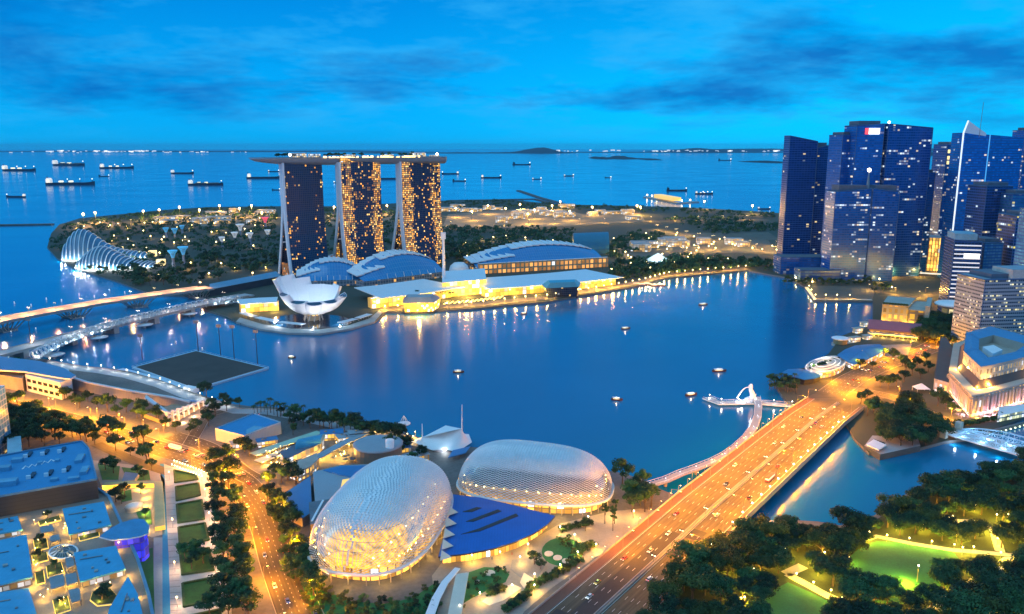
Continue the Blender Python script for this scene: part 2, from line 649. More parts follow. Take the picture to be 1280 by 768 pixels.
M_SEA = water_mat('sea_water', (0.0, 0.15, 0.30), 0.13, 0.20, 1.0)
mb = MB()
R_ = 62000.0
ring = [(R_ * cos(2 * pi * k / 96), R_ * sin(2 * pi * k / 96)) for k in range(96)]
rows = []
for r in (50.0, 600.0, 2500.0, 9000.0, 30000.0, R_):
    rows.append([(r * cos(2 * pi * k / 96), r * sin(2 * pi * k / 96), 0.0) for k in range(96)])
mb.grid(rows, 0, False, True)
mb.face([(x / R_ * 50, y / R_ * 50, 0) for x, y in ring])
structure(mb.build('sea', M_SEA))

# ------------------------------------------------------------------ land
M_QUAY = pm('quay_stone', (0.16, 0.16, 0.16), 0.8, 0.3, 0.05)
M_PAVE = pm('paving', (0.13, 0.125, 0.12), 0.8, 0.45, 0.03, fine=0.4)
M_EARTH = pm('ground_cover', (0.030, 0.045, 0.030), 0.95, 0.5, 0.012, fine=0.15, col2=(0.05, 0.055, 0.045))
M_GRASS = pm('lawn_grass', (0.02, 0.16, 0.045), 0.95, 0.35, 0.06, fine=0.9)
M_ASPH = road_mat('asphalt', (0.060, 0.050, 0.034))
M_LINE = pm('road_paint', (0.75, 0.74, 0.70), 0.6, 0.12)
M_CONC = pm('concrete', (0.36, 0.35, 0.33), 0.8, 0.2, 0.08)
M_WHITE = pm('white_paint', (0.78, 0.79, 0.80), 0.5, 0.08, 0.1)
M_DARK = pm('dark_metal', (0.03, 0.032, 0.036), 0.5, 0.2)
M_STEEL = pm('grey_steel', (0.28, 0.29, 0.30), 0.4, 0.15, metal=0.6)
M_HEDGE = pm('hedge_leaf', (0.03, 0.075, 0.022), 0.9, 0.55, 0.3, fine=1.6)
M_STONE = pm('pale_stone', (0.42, 0.39, 0.34), 0.8, 0.18, 0.1)

NORTH_SHORE = [(-60, 449), (5, 451), (45, 447), (70, 452), (100, 457), (130, 460), (160, 464), (200, 475), (240, 490),
               (262, 497), (285, 504), (312, 508), (336, 508), (370, 514), (400, 521), (440, 528), (480, 537), (520, 546),
               (560, 556), (620, 562), (700, 580), (770, 590), (800, 598), (826, 612), (852, 622),
               (945, 656), (985, 650), (1022, 652), (1050, 657), (1092, 645), (1115, 630), (1140, 612), (1180, 598), (1230, 590), (1300, 572), (1500, 545)]
north = pts(NORTH_SHORE)
land_n = north + [(900, 420), (900, 60), (-900, 60), (-900, 640)]
mb = MB().prism(land_n, -2, GZ, 0, 1)
structure(mb.build('ground', [M_QUAY, M_PAVE]))

SOUTH_SHORE = [(1500, 470), (1280, 522), (1216, 547), (1180, 552), (1150, 560), (1086, 566), (1068, 548), (1058, 530),
               (1010, 512), (985, 506), (968, 480), (985, 464), (1010, 459), (1036, 442), (1052, 420), (1084, 408), (1091, 400), (1091, 377),
               (1018, 376), (1009, 360), (985, 347), (935, 338), (880, 343), (830, 348), (800, 357), (760, 364), (720, 371), (680, 378), (640, 381),
               (590, 386), (550, 388), (510, 390), (482, 390), (470, 401), (440, 410), (400, 416), (360, 415), (325, 411), (300, 404),
               (280, 395), (258, 388), (248, 379), (262, 372), (240, 370), (190, 368), (150, 353), (95, 336), (72, 323), (59, 309), (64, 292), (74, 281),
               (100, 273), (140, 269), (200, 263), (260, 259), (340, 258), (420, 258), (500, 254), (552, 251), (640, 250), (690, 255), (720, 256),
               (850, 259), (940, 264), (980, 267), (1050, 265), (1280, 261)]
south = pts(SOUTH_SHORE)
land_s = [(3200, 3300), (3400, 1200), (1500, 700)] + south
mb = MB().prism(land_s, -2, GZ, 0, 1)
structure(mb.build('terrain', [M_QUAY, M_EARTH]))

# far islands on the horizon: (px0, px1, distance m, peak height)
M_ISLE = pm('island_forest', (0.012, 0.03, 0.035), 1.0, 0.4, 0.0006, fine=0.004)


def island(p0, p1, D, hmax, seed, profile=None):
    rnd = random.Random(seed)
    x0, x1 = (p0 - CX) / FPX * D, (p1 - CX) / FPX * D
    n = 40
    ph = [rnd.uniform(0, 6.28) for _ in range(6)]
    rows = []
    dep = 0.16 * D
    for j in range(7):
        b = j / 6
        row = []
        for i in range(n + 1):
            t = i / n
            env = min(1, t * 7) * min(1, (1 - t) * 7)
            h = 0.45 + 0.2 * sin(5 * t * 2 + ph[0]) + 0.13 * sin(17 * t + ph[1]) + 0.08 * sin(41 * t + ph[2]) + 0.05 * sin(83 * t + ph[3])
            if profile: h = 0.35 * h + 0.8 * math.exp(-((t - profile) / 0.09) ** 2)
            z = hmax * max(0.05, h) * env * sin(pi * b) ** 0.8 * (1 + 0.25 * sin(9 * t + 5 * b + ph[4])) - 2
            row.append((x0 + (x1 - x0) * t, D + dep * (b - 0.5) * (0.5 + 0.5 * env), z))
        rows.append(row)
    o = MB().grid(rows).build('hill', M_ISLE)
    structure(o)
    o['label'] = 'low dark forested island on the horizon'


island(-250, 560, 34000, 70, 1)
island(440, 720, 27000, 160, 2, 0.86)
island(735, 795, 15000, 60, 3)
island(690, 1010, 30000, 130, 4, 0.55)
island(770, 1500, 38000, 180, 5)
island(795, 815, 14000, 25, 6)
island(930, 975, 11500, 25, 7)
island(1090, 1190, 21000, 300, 8, 0.3)

# ------------------------------------------------------------------ sea air
mb = MB().box((0, 24500, -3.5), (90000, 52000, 335))
m, N, Lk, b = _nt('sea_air')
N.remove(b)
pv = N.new('ShaderNodeVolumePrincipled')
pv.inputs['Color'].default_value = (.28, .70, 1, 1)
pv.inputs['Density'].default_value = 1.5e-5
pv.inputs['Anisotropy'].default_value = 0.2
Lk.new(pv.outputs[0], N['Material Output'].inputs['Volume'])
tag(mb.build('haze', m), 'thin blue sea haze over the water', 'haze', None, 'stuff')
# ------------------------------------------------------------------ road bridge over the river mouth
BA = Vector((0.605, 0.796)).normalized()      # along the bridge, away from the camera
BN = Vector((BA.y, -BA.x))                    # to the right
B0 = Vector((91.3, 442.1))                    # a point of the left kerb


def bpt(s, w, z=None):
    q = B0 + BA * s + BN * w
    return (q.x, q.y) if z is None else (q.x, q.y, z)


def deck_z(s):
    if s < 25: return 7.0 - 4.2 * min(1.0, (25 - s) / 150)
    if s > 225: return 7.0 - 3.6 * min(1.0, (s - 225) / 70)
    return 7.0


M_BRASPH = road_mat('bridge_asphalt', (0.082, 0.067, 0.038))
M_BRRED = pm('red_footway', (0.15, 0.07, 0.045), 0.8, 0.2, 0.08)
M_BRCONC = pm('bridge_concrete', (0.40, 0.36, 0.31), 0.75, 0.2, 0.1)
SS = [-235 + 10 * i for i in range(0, 53)]
br = thing('road_bridge', 'wide multi lane road bridge glowing orange over the river mouth', 'bridge', bpt(100, 19, 0))
for nm, w0, w1 in (('deck', 0.0, 19.1), ('deck', 20.9, 38.0)):
    mb = MB()
    path = [bpt(s, (w0 + w1) / 2) for s in SS]
    mb.ribbon(path, w1 - w0, [deck_z(s) for s in SS], 0, 1.9, 1)
    mb.build(nm, [M_BRASPH, M_BRCONC], br)
mb = MB()
mb.ribbon([bpt(s, -2.9) for s in SS], 5.7, [deck_z(s) + 0.15 for s in SS], 0, 1.6, 1)
mb.build('footway', [M_BRRED, M_BRCONC], br)
mb = MB()
mb.ribbon([bpt(s, 39.6) for s in SS], 3.1, [deck_z(s) + 0.15 for s in SS], 0, 2.6, 1)
mb.build('footway', [M_BRRED, M_BRCONC], br)
for w in (-5.5, 41.0):
    mb = MB()
    mb.ribbon([bpt(s, w) for s in SS], 0.4, [deck_z(s) + 1.25 for s in SS], 0, 1.3)
    mb.build('parapet', M_BRCONC, br)
for w in (19.3, 20.7):
    mb = MB()
    mb.ribbon([bpt(s, w) for s in SS], 0.45, [deck_z(s) + 0.95 for s in SS], 0, 1.1)
    mb.build('median_barrier', M_BRCONC, br)
for s in range(35, 230, 27):
    for w in (8, 30):
        mb = MB()
        a = atan2(BA.y, BA.x)
        mb.box((*bpt(s, w), -2), (2.2, 15, 7.2), a)
        mb.box((*bpt(s, w), 4.2), (3.2, 20, 0.9), a)
        mb.build('pier', M_BRCONC, br)
# lane markings, part of the deck
mb = MB()
for w in (0.6, 18.6, 21.5, 37.5):
    for i in range(len(SS) - 1):
        s0, s1 = SS[i], SS[i + 1]
        mb.face([bpt(s0, w - .11, deck_z(s0) + .02), bpt(s1, w - .11, deck_z(s1) + .02), bpt(s1, w + .11, deck_z(s1) + .02), bpt(s0, w + .11, deck_z(s0) + .02)])
for w in (4.1, 7.7, 11.3, 14.9, 24.6, 27.9, 31.2, 34.4):
    s = -230
    while s < 270:
        mb.face([bpt(s, w - .07, deck_z(s) + .02), bpt(s + 3.2, w - .1, deck_z(s + 3.2) + .02), bpt(s + 3.2, w + .07, deck_z(s + 3.2) + .02), bpt(s, w + .1, deck_z(s) + .02)])
        s += 12.5
mb.build('lane_marking', M_LINE, br)
# darker patches on the deck near the camera
mb = MB()
M_PATCH = pm('dark_asphalt', (0.035, 0.032, 0.032), 0.8, 0.3, 0.06)
for (s0, s1, w0, w1) in ((-118, -18, 9.4, 19.0), (-150, -118, 2, 19.0), (-20, -8, 21.4, 30)):
    n = 8
    for i in range(n):
        a, b = s0 + (s1 - s0) * i / n, s0 + (s1 - s0) * (i + 1) / n
        mb.face([bpt(a, w0, deck_z(a) + .01), bpt(b, w0, deck_z(b) + .01), bpt(b, w1, deck_z(b) + .01), bpt(a, w1, deck_z(a) + .01)])
mb.build('dark_deck_patch', M_PATCH, br)

# ------------------------------------------------------------------ street lamps
ORANGE = (1.0, 0.33, 0.0)
GOLD = (1.0, 0.52, 0.08)
WARMW = (1.0, 0.78, 0.45)
M_LAMPO = em('sodium_lamp', (1.0, 0.72, 0.30), 14)
M_LAMPW = em('white_lamp', (1.0, 0.90, 0.70), 16)
M_POLE = pm('lamp_pole_metal', (0.25, 0.20, 0.17), 0.5, 0.15, metal=0.4)


def make_lamp(name, label, group, h, arms, head, lampmat, power, color, lift=0.0, r=0.09):
    t = thing(name, label, 'street lamp', (0, 0, -500), group)
    z0 = -500
    MB().tube([(0, 0, z0), (0, 0, z0 + h)], [r * 1.5, r], 6).build('pole', M_POLE, t)
    for a in arms:
        mb = MB()
        ex = a
        mb.tube([(0, 0, z0 + h - 0.2), (ex * 0.5, 0, z0 + h + 0.25), (ex, 0, z0 + h + 0.3)], r * 0.7, 5)
        arm = mb.build('arm', M_POLE, t)
        hd = MB().box((ex, 0, z0 + h + 0.12), (head * 2.2, head, 0.16)).build('lamp_head', M_POLE, t)
        MB().box((ex, 0, z0 + h - 0.02), (head * 2.0, head * 0.9, 0.14)).build('diffuser', lampmat, hd)
    if not arms:
        hd = MB().ball((0, 0, z0 + h + head * 0.7), head, 8).build('lamp_globe', lampmat, t)
    if power:
        lamp_light(t, ((arms[0] * 0.9 if len(arms) == 1 else (0 if arms else r * 2 + .3)), 0, z0 + h - 0.5 - (0 if arms else .5 * head)), power, color, 0.35)
    return t


def place(proto, spots, first=[None]):
    """spots: (x, y, z, rot)"""
    out = []
    for i, (x, y, z, r) in enumerate(spots):
        if not proto.get('used'):
            proto['used'] = 1
            if proto not in KIDS: KIDS[proto] = list(proto.children)
            proto.location = (x, y, z); proto.rotation_euler = (0, 0, r)
            out.append(proto)
        else:
            out.append(dup(proto, (x, y, z), r))
    return out


bang = atan2(BN.y, BN.x)
lp = make_lamp('median_lamp', 'low double armed lamp on the dark median gap of the bridge', 'lamps along the bridge median', 4.0, (.8, -.8), 0.35, M_LAMPW, 0, ORANGE)
place(lp, [(*bpt(s, 20.0), deck_z(s), bang) for s in range(-54, 275, 33)])
lp = make_lamp('street_lamp', 'tall sodium lamp post arching over the left carriageway of the bridge', 'tall lamps along the left side of the bridge', 12.0, (6.0,), 0.5, M_LAMPO, 50000, ORANGE)
place(lp, [(*bpt(s, -.6), deck_z(s), bang) for s in range(-50, 275, 29)])
lp = make_lamp('street_lamp', 'tall sodium lamp post arching over the right carriageway of the bridge', 'tall lamps along the right side of the bridge', 12.0, (6.0,), 0.5, M_LAMPO, 50000, ORANGE)
place(lp, [(*bpt(s, 38.6), deck_z(s), bang + pi) for s in range(-36, 275, 29)])
lp = make_lamp('parapet_lamp', 'short lamp with white globe on the right parapet of the bridge', 'globe lamps along the right bridge parapet', 3.4, (), 0.42, M_LAMPW, 2600, GOLD, r=0.07)
place(lp, [(*bpt(s, 39.3), deck_z(s) + .15, 0) for s in range(-40, 245, 15)])
lp = make_lamp('footway_lamp', 'slim leaning lamp post along the left footway of the bridge', 'slim posts along the left bridge footway', 6.0, (1.2,), 0.3, M_LAMPO, 900, (1, .45, .2), r=0.08)
place(lp, [(*bpt(s, -4.8), deck_z(s) + .15, bang) for s in range(-90, 235, 13)])


# ------------------------------------------------------------------ curved footbridge beside it
M_FOOT = pm('footbridge_deck', (0.34, 0.35, 0.37), 0.6, 0.12)
jp = [(812, 606), (832, 600), (850, 592), (870, 585), (890, 577), (906, 569), (920, 559), (932, 548), (942, 535), (947, 521), (948, 508), (946, 496)]
jw = [at(x, y, 4.5) for x, y in jp]
t = thing('footbridge', 'slender curved pale footbridge left of the wide orange road bridge', 'footbridge', (*jw[5], 0))
MB().ribbon(jw, 6.0, 4.5, 0, 0.9).build('deck', M_FOOT, t)
for sgn in (-1, 1):
    off = []
    for i, p in enumerate(jw):
        a, b = jw[max(i - 1, 0)], jw[min(i + 1, len(jw) - 1)]
        dx, dy = b[0] - a[0], b[1] - a[1]; l = hypot(dx, dy)
        off.append((p[0] - dy / l * 2.8 * sgn, p[1] + dx / l * 2.8 * sgn))
    mb = MB()
    mb.tube([(x, y, 5.7) for x, y in off], 0.12, 5)
    for i in range(len(off) - 1):
        for k in range(4):
            q = lerp(off[i], off[i + 1], k / 4)
            mb.tube([(*q, 4.4), (*q, 5.7)], 0.06, 4)
    mb.build('railing', M_WHITE, t)
for i in (1, 3, 5, 7, 9):
    MB().tube([(*jw[i], -2), (*jw[i], 3.6)], [0.9, 1.3], 8).build('pier', M_CONC, t)
fl = make_lamp('bollard_light', 'small deck light on the curved footbridge', 'deck lights along the footbridge', 1.1, (), 0.22, em('blue_white_lamp', (0.75, 0.9, 1), 4), 120, (0.75, 0.88, 1), r=0.05)
sp = []
for i in range(len(jw) - 1):
    sp.append((*jw[i], 4.5, 0))
place(fl, sp)

# ------------------------------------------------------------------ roads on the ground
def road(name, path_px, w, z=GZ + 0.06, mat=M_ASPH, lanes=4, marks=True, smooth=True):
    p = pts(path_px)
    # Catmull-Rom smoothing
    q = []
    for i in range(len(p) - 1):
        p0, p1, p2, p3 = p[max(i - 1, 0)], p[i], p[i + 1], p[min(i + 2, len(p) - 1)]
        for k in range(6):
            tt = k / 6
            q.append(tuple(0.5 * ((2 * p1[c]) + (-p0[c] + p2[c]) * tt + (2 * p0[c] - 5 * p1[c] + 4 * p2[c] - p3[c]) * tt * tt + (-p0[c] + 3 * p1[c] - 3 * p2[c] + p3[c]) * tt ** 3) for c in (0, 1)))
    q.append(p[-1])
    o = structure(MB().ribbon(q, w, z, 0).build(name, mat))
    if marks:
        mb = MB()
        def off(i, d):
            a, b = q[max(i - 1, 0)], q[min(i + 1, len(q) - 1)]
            dx, dy = b[0] - a[0], b[1] - a[1]; l = hypot(dx, dy) or 1
            return (q[i][0] - dy / l * d, q[i][1] + dx / l * d)
        for ln in range(1, lanes):
            d = -w / 2 + w * ln / lanes
            for i in range(len(q) - 1):
                a, b = off(i, d), off(i + 1, d)
                L = hypot(b[0] - a[0], b[1] - a[1]); n = max(1, int(L / 11))
                for k in range(n):
                    c, e_ = lerp(a, b, k / n), lerp(a, b, (k + .28) / n)
                    nx, ny = -(e_[1] - c[1]), e_[0] - c[0]; l = hypot(nx, ny) or 1; nx, ny = nx / l * .07, ny / l * .07
                    mb.face([(c[0] - nx, c[1] - ny, z + .02), (e_[0] - nx, e_[1] - ny, z + .02), (e_[0] + nx, e_[1] + ny, z + .02), (c[0] + nx, c[1] + ny, z + .02)])
        structure(mb.build('road_marking', M_LINE))
        for sgn in (-1, 1):
            kb = MB().ribbon([off(i, sgn * (w / 2 + .15)) for i in range(len(q))], 0.3, z + .10, 0, 0.15)
            structure(kb.build('kerb', M_CONC))
    return q


R1 = road('road', [(-60, 488), (20, 508), (75, 521), (130, 537), (190, 558), (240, 573), (277, 588), (303, 605), (325, 634), (338, 664), (349, 700), (362, 735), (376, 770), (400, 830)], 20, lanes=6)
R2 = road('road', [(215, 545), (260, 560), (300, 590), (318, 600)], 15, z=GZ + 0.09, lanes=4)
R3 = road('road', [(120, 555), (170, 577), (215, 592)], 9, z=GZ + 0.08, lanes=2, marks=False)
M_FULL = road_mat('city_asphalt', (0.085, 0.072, 0.048))
R4 = road('road', [(1040, 492), (1066, 474), (1100, 458), (1140, 444), (1172, 430), (1188, 415), (1196, 395), (1205, 372)], 24, z=GZ + 0.10, mat=M_FULL, lanes=6)
R5 = road('road', [(1062, 487), (1095, 492), (1125, 500), (1150, 512), (1190, 530)], 14, z=GZ + 0.13, mat=M_FULL, lanes=4)
structure(MB().prism(pts([(1004, 499), (1056, 473), (1098, 459), (1124, 462), (1128, 484), (1098, 503), (1078, 511), (1056, 522)], GZ + .05), GZ, GZ + .05).build('junction', M_FULL))
R6 = road('road', [(1100, 350), (1130, 347), (1165, 340), (1200, 328), (1260, 300)], 30, mat=M_FULL, lanes=6)
R7 = road('road', [(1085, 362), (1140, 372), (1180, 366), (1205, 372)], 16, z=GZ + 0.12, mat=M_FULL, lanes=4, marks=False)
R8 = road('expressway', [(560, 283), (640, 281), (740, 279), (850, 276), (960, 275)], 30, mat=M_FULL, lanes=6, marks=False)
R9 = road('road', [(820, 287), (870, 298), (930, 307), (980, 309)], 16, mat=M_FULL, marks=False)
R10 = road('road', [(850, 318), (900, 312), (950, 313), (985, 320)], 14, mat=M_FULL, marks=False)
R11 = road('road', [(95, 285), (150, 281), (230, 277), (330, 272), (420, 276)], 18, mat=M_FULL, marks=False)


R12 = road('road', [(345, 512), (300, 512), (272, 516), (256, 524), (247, 538), (236, 556)], 9, z=GZ + .11, lanes=2)


def along(path, step, d=0.0, start=0.0):
    """points every `step` metres along a plan path, shifted sideways by d; returns (x, y, heading)"""
    out, acc = [], start
    for i in range(len(path) - 1):
        a, b = path[i], path[i + 1]
        L = hypot(b[0] - a[0], b[1] - a[1])
        if L < 1e-6: continue
        while acc <= L:
            k = acc / L
            x, y = a[0] + (b[0] - a[0]) * k, a[1] + (b[1] - a[1]) * k
            nx, ny = -(b[1] - a[1]) / L, (b[0] - a[0]) / L
            out.append((x + nx * d, y + ny * d, atan2(b[1] - a[1], b[0] - a[0])))
            acc += step
        acc -= L
    return out


lp = make_lamp('street_lamp', 'tall sodium street lamp beside the curving orange road', 'lamps along the curving road', 9.5, (2.0,), 0.5, M_LAMPO, 60000, ORANGE)
sp = []
for k, (x, y, a) in enumerate(along(R1, 23, 0, 20)):
    d = 10.8 * (1 if k % 2 else -1)
    sp.append((x - sin(a) * d, y + cos(a) * d, GZ, a - (pi / 2 if k % 2 else -pi / 2)))
place(lp, sp)
lp = make_lamp('street_lamp', 'sodium street lamp on the roads by the old stone hotel', 'lamps on the streets by the old hotel', 9.5, (2.0,), 0.6, M_LAMPO, 70000, ORANGE)
sp = []
for R_, w in ((R4, 12.6), (R5, 7.5)):
    for k, (x, y, a) in enumerate(along(R_, 30, 0, 8)):
        d = w * (1 if k % 2 else -1)
        sp.append((x - sin(a) * d, y + cos(a) * d, GZ, a - (pi / 2 if k % 2 else -pi / 2)))
place(lp, sp)
lp = make_lamp('street_lamp', 'street lamp on the avenue below the office towers', 'lamps below the office towers', 10, (2.0,), 0.9, M_LAMPO, 34000, GOLD, r=0.14)
sp = []
for R_, w in ((R6, 15.6), (R7, 8.5)):
    for k, (x, y, a) in enumerate(along(R_, 38, 0, 8)):
        d = w * (1 if k % 2 else -1)
        sp.append((x - sin(a) * d, y + cos(a) * d, GZ, a - (pi / 2 if k % 2 else -pi / 2)))
place(lp, sp)
lp = make_lamp('street_lamp', 'bright highway lamp on the flat land across the bay', 'highway lamps across the bay', 13, (2.5, -2.5), 2.0, M_LAMPO, 260000, GOLD, r=0.25)
sp = []
for R_, st in ((R8, 75), (R9, 55), (R10, 50), (R11, 70)):
    for k, (x, y, a) in enumerate(along(R_, st, 0, 8)):
        sp.append((x, y, GZ, a + pi / 2))
place(lp, sp)

# ------------------------------------------------------------------ vehicles
M_GLASSD = pm('car_glass', (0.02, 0.025, 0.03), 0.1, 0.1)
M_TYRE = pm('tyre_rubber', (0.02, 0.02, 0.02), 0.9, 0.1)
M_HEAD = em('headlight', (1, 0.93, 0.75), 5)
M_TAIL = em('taillight', (1, 0.05, 0.02), 3)


def make_car(label, col, group, taxi=False):
    t = thing('car', label, 'car', (0, 0, -600), group)
    z = -600
    pn = pm('car_paint_%d' % (len(MATS)), col, 0.3, 0.08, 0.5, obj=True)
    prof = [(-2.2, .35), (-2.25, .75), (-2.0, .92), (-1.0, .98), (1.0, .95), (2.0, .80), (2.25, .6), (2.22, .35)]
    rows = []
    for y, k in ((-.88, .93), (-.86, 1.0), (.86, 1.0), (.88, .93)):
        rows.append([(px, y, z + pz * k) for px, pz in prof])
    mb = MB(); mb.grid(rows, 0, False)
    mb.face([(px, -.88, z + pz * .93) for px, pz in prof][::-1]); mb.face([(px, .88, z + pz * .93) for px, pz in prof])
    mb.face([(-1.5, -.66, z + 1.45), (0.45, -.66, z + 1.45), (0.45, .66, z + 1.45), (-1.5, .66, z + 1.45)])
    body = mb.build('body', pn, t)
    mb = MB()
    lo = [(-2.0, -.8), (1.1, -.8), (1.1, .8), (-2.0, .8)]
    hi = [(-1.5, -.66), (0.45, -.66), (0.45, .66), (-1.5, .66)]
    mb.loft(lo, z + .93, hi, z + 1.44, 0, 0, False)
    mb.build('window', M_GLASSD, t)
    for x in (-1.4, 1.4):
        for y in (-.8, .8):
            MB().tube([(x, y - .1, z + .33), (x, y + .1, z + .33)], .33, 8).build('wheel', M_TYRE, t)
    for y in (-.62, .62):
        MB().box((2.24, y, z + .55), (.1, .4, .2)).build('headlight', M_HEAD, t)
        MB().box((-2.25, y, z + .65), (.08, .4, .2)).build('taillight', M_TAIL, t)
    if taxi:
        MB().box((-.4, 0, z + 1.45), (.2, .6, .18)).build('roof_sign', em('taxi_sign', (.3, 1, .4), 3), t)
    return t


def make_bus(label, col, group):
    t = thing('bus', label, 'bus', (0, 0, -600), group); z = -600
    pn = pm('bus_paint_%d' % len(MATS), col, 0.35, 0.08, 0.5, obj=True)
    mb = MB(); mb.box((0, 0, z + .35), (11.5, 2.5, .95)); mb.box((0, 0, z + 2.55), (11.4, 2.45, .55)); mb.build('body', pn, t)
    MB().box((0, 0, z + 1.3), (11.35, 2.4, 1.25)).build('window', em('bus_window', (1, .85, .55), .8), t)
    for x in (-3.6, 3.6):
        for y in (-1.1, 1.1):
            MB().tube([(x, y - .14, z + .45), (x, y + .14, z + .45)], .45, 8).build('wheel', M_TYRE, t)
    for y in (-.9, .9):
        MB().box((5.76, y, z + .6), (.1, .4, .25)).build('headlight', M_HEAD, t)
        MB().box((-5.76, y, z + .7), (.08, .35, .3)).build('taillight', M_TAIL, t)
    return t


CARCOL = {'white': (.72, .72, .72), 'silver': (.42, .43, .45), 'black': (.02, .02, .022), 'red': (.45, .03, .02), 'blue': (.04, .10, .35), 'yellow': (.65, .42, .03)}
CARS = {}


def put_car(col, x, y, z, a, label, group=None):
    if col not in CARS:
        CARS[col] = make_car(label, CARCOL[col], group, col == 'yellow')
        t = CARS[col]; KIDS[t] = list(t.children)
        t.location = (x, y, z); t.rotation_euler = (0, 0, a)
    else:
        t = dup(CARS[col], (x, y, z), a, label, group=group)
    if group: t['group'] = group
    elif 'group' in t: del t['group']
    return t


ba = atan2(BA.y, BA.x)
rc = random.Random(11)
cols = list(CARCOL)
gcount = {}
BRCARS = [(-140, 6, 'white', 1), (-122, 12.8, 'red', 1), (-101, 9.6, 'white', 0), (-88, 6.2, 'yellow', 0), (-60, 5.9, 'red', 0), (-45, 13.4, 'silver', 0), (-32, 9.4, 'black', 0), (-22, 12.8, 'white', 0),
          (2, 6, 'red', 0), (24, 9.5, 'silver', 0), (60, 13, 'black', 0), (92, 5.8, 'white', 0), (118, 9.6, 'red', 0), (150, 12.8, 'silver', 0), (188, 6.1, 'white', 0), (196, 13.2, 'silver', 0), (220, 9.6, 'black', 0),
          (-70, 26, 'white', 1), (-20, 29.5, 'silver', 1), (14, 26.2, 'white', 1), (48, 32.6, 'black', 1), (66, 23.2, 'white', 1), (108, 29.5, 'red', 1), (146, 26.2, 'silver', 1), (177, 32.7, 'yellow', 1), (212, 23.2, 'blue', 1), (206, 29.4, 'white', 1)]
for s, w, c, d in [q for i, q in enumerate(BRCARS) if i % 3 or q[0] < -40]:
    near = s < 20
    lab = '%s car driving on the %s carriageway of the orange bridge' % (c, 'right hand' if d else 'left hand')
    put_car(c, *bpt(s, w), deck_z(s) + .03, ba if d else ba + pi, lab, '%s cars on the %s carriageway' % (c, 'right' if d else 'left'))
for k, (x, y, a) in enumerate(along(R1, 17, 0, 4)):
    for d in (-6.6, -3.3, 3.3, 6.6):
        if rc.random() < 0.30:
            c = rc.choice(cols)
            put_car(c, x - sin(a) * d, y + cos(a) * d, GZ + .09, a if d < 0 else a + pi, '%s car on the curving orange lit road' % c, '%s cars on the curving road' % c)
for k, (x, y, a) in enumerate(along(R4, 21, 0, 14)):
    for d in (-6, -2, 2, 6):
        if rc.random() < 0.3:
            c = rc.choice(cols)
            put_car(c, x - sin(a) * d, y + cos(a) * d, GZ + .13, a if d < 0 else a + pi, '%s car on the street beside the old stone hotel' % c, '%s cars by the stone hotel' % c)
for k, (x, y, a) in enumerate(along(R6, 26, 0, 14)):
    for d in (-9, -5, 5, 9):
        if rc.random() < 0.35:
            c = rc.choice(cols)
            put_car(c, x - sin(a) * d, y + cos(a) * d, GZ + .09, a if d < 0 else a + pi, '%s car on the avenue below the office towers' % c, '%s cars below the towers' % c)
b1 = make_bus('long white bus on the curving orange lit road', (.7, .7, .7), None)
x, y, a = along(R1, 1, 5, 0)[300]
b1.location = (x, y, GZ + .09); b1.rotation_euler = (0, 0, a + pi)
b2 = make_bus('red bus crossing the orange bridge', (.5, .05, .03), None)
b2.location = bpt(84, 32.7, deck_z(84) + .03); b2.rotation_euler = (0, 0, ba)
# ------------------------------------------------------------------ the two spiked theatre domes
M_ALU = pm('aluminium_sunshade', (0.70, 0.71, 0.72), 0.38, 0.10, 0.2, metal=0.3)
M_RIM = pm('white_rim', (0.78, 0.79, 0.80), 0.4, 0.05)
M_DOMEIN = pm('dome_inner_roof', (0.16, 0.17, 0.19), 0.6, 0.15)


def thin_glass(name, tint, rough=0.05, fac=0.25):
    if name in MATS: return MATS[name]
    m, N, Lk, b = _nt(name)
    N.remove(b)
    tr = N.new('ShaderNodeBsdfTransparent'); tr.inputs[0].default_value = (*tint, 1)
    gl = N.new('ShaderNodeBsdfGlossy'); gl.inputs['Roughness'].default_value = rough
    fr = N.new('ShaderNodeFresnel'); fr.inputs[0].default_value = 1.5
    mx = N.new('ShaderNodeMixShader')
    Lk.new(_math(N, Lk, 'MINIMUM', _math(N, Lk, 'ADD', fr.outputs[0], fac * 0.1), 0.6), mx.inputs[0])
    Lk.new(tr.outputs[0], mx.inputs[1]); Lk.new(gl.outputs[0], mx.inputs[2])
    Lk.new(mx.outputs[0], N['Material Output'].inputs[0])
    MATS[name] = m
    return m


M_DGLASS = thin_glass('dome_glass', (0.88, 0.88, 0.84))


def foyer_mat(name, e, col=(1.0, 0.50, 0.0)):
    """lit foyer storeys seen through the glass: floor bands and bays"""
    m, N, Lk, b = _nt(name)
    uv = N.new('ShaderNodeUVMap'); sp = N.new('ShaderNodeSeparateXYZ'); Lk.new(uv.outputs[0], sp.inputs[0])
    n1 = N.new('ShaderNodeTexNoise'); n1.inputs['Scale'].default_value = 0.35; n1.inputs['Detail'].default_value = 4
    Lk.new(uv.outputs[0], n1.inputs['Vector'])
    fv = _math(N, Lk, 'FRACT', _math(N, Lk, 'DIVIDE', sp.outputs[1], 4.2))
    slab = _math(N, Lk, 'GREATER_THAN', fv, 0.05)
    mr = N.new('ShaderNodeMapRange'); Lk.new(n1.outputs[0], mr.inputs[0])
    mr.inputs[1].default_value = .35; mr.inputs[2].default_value = .68; mr.inputs[3].default_value = .18; mr.inputs[4].default_value = 1.0
    st = _math(N, Lk, 'MULTIPLY', _math(N, Lk, 'MULTIPLY', mr.outputs[0], slab), e)
    b.inputs['Base Color'].default_value = (0.45, 0.36, 0.22, 1)
    b.inputs['Emission Color'].default_value = (*col, 1)
    Lk.new(st, b.inputs['Emission Strength'])
    return m


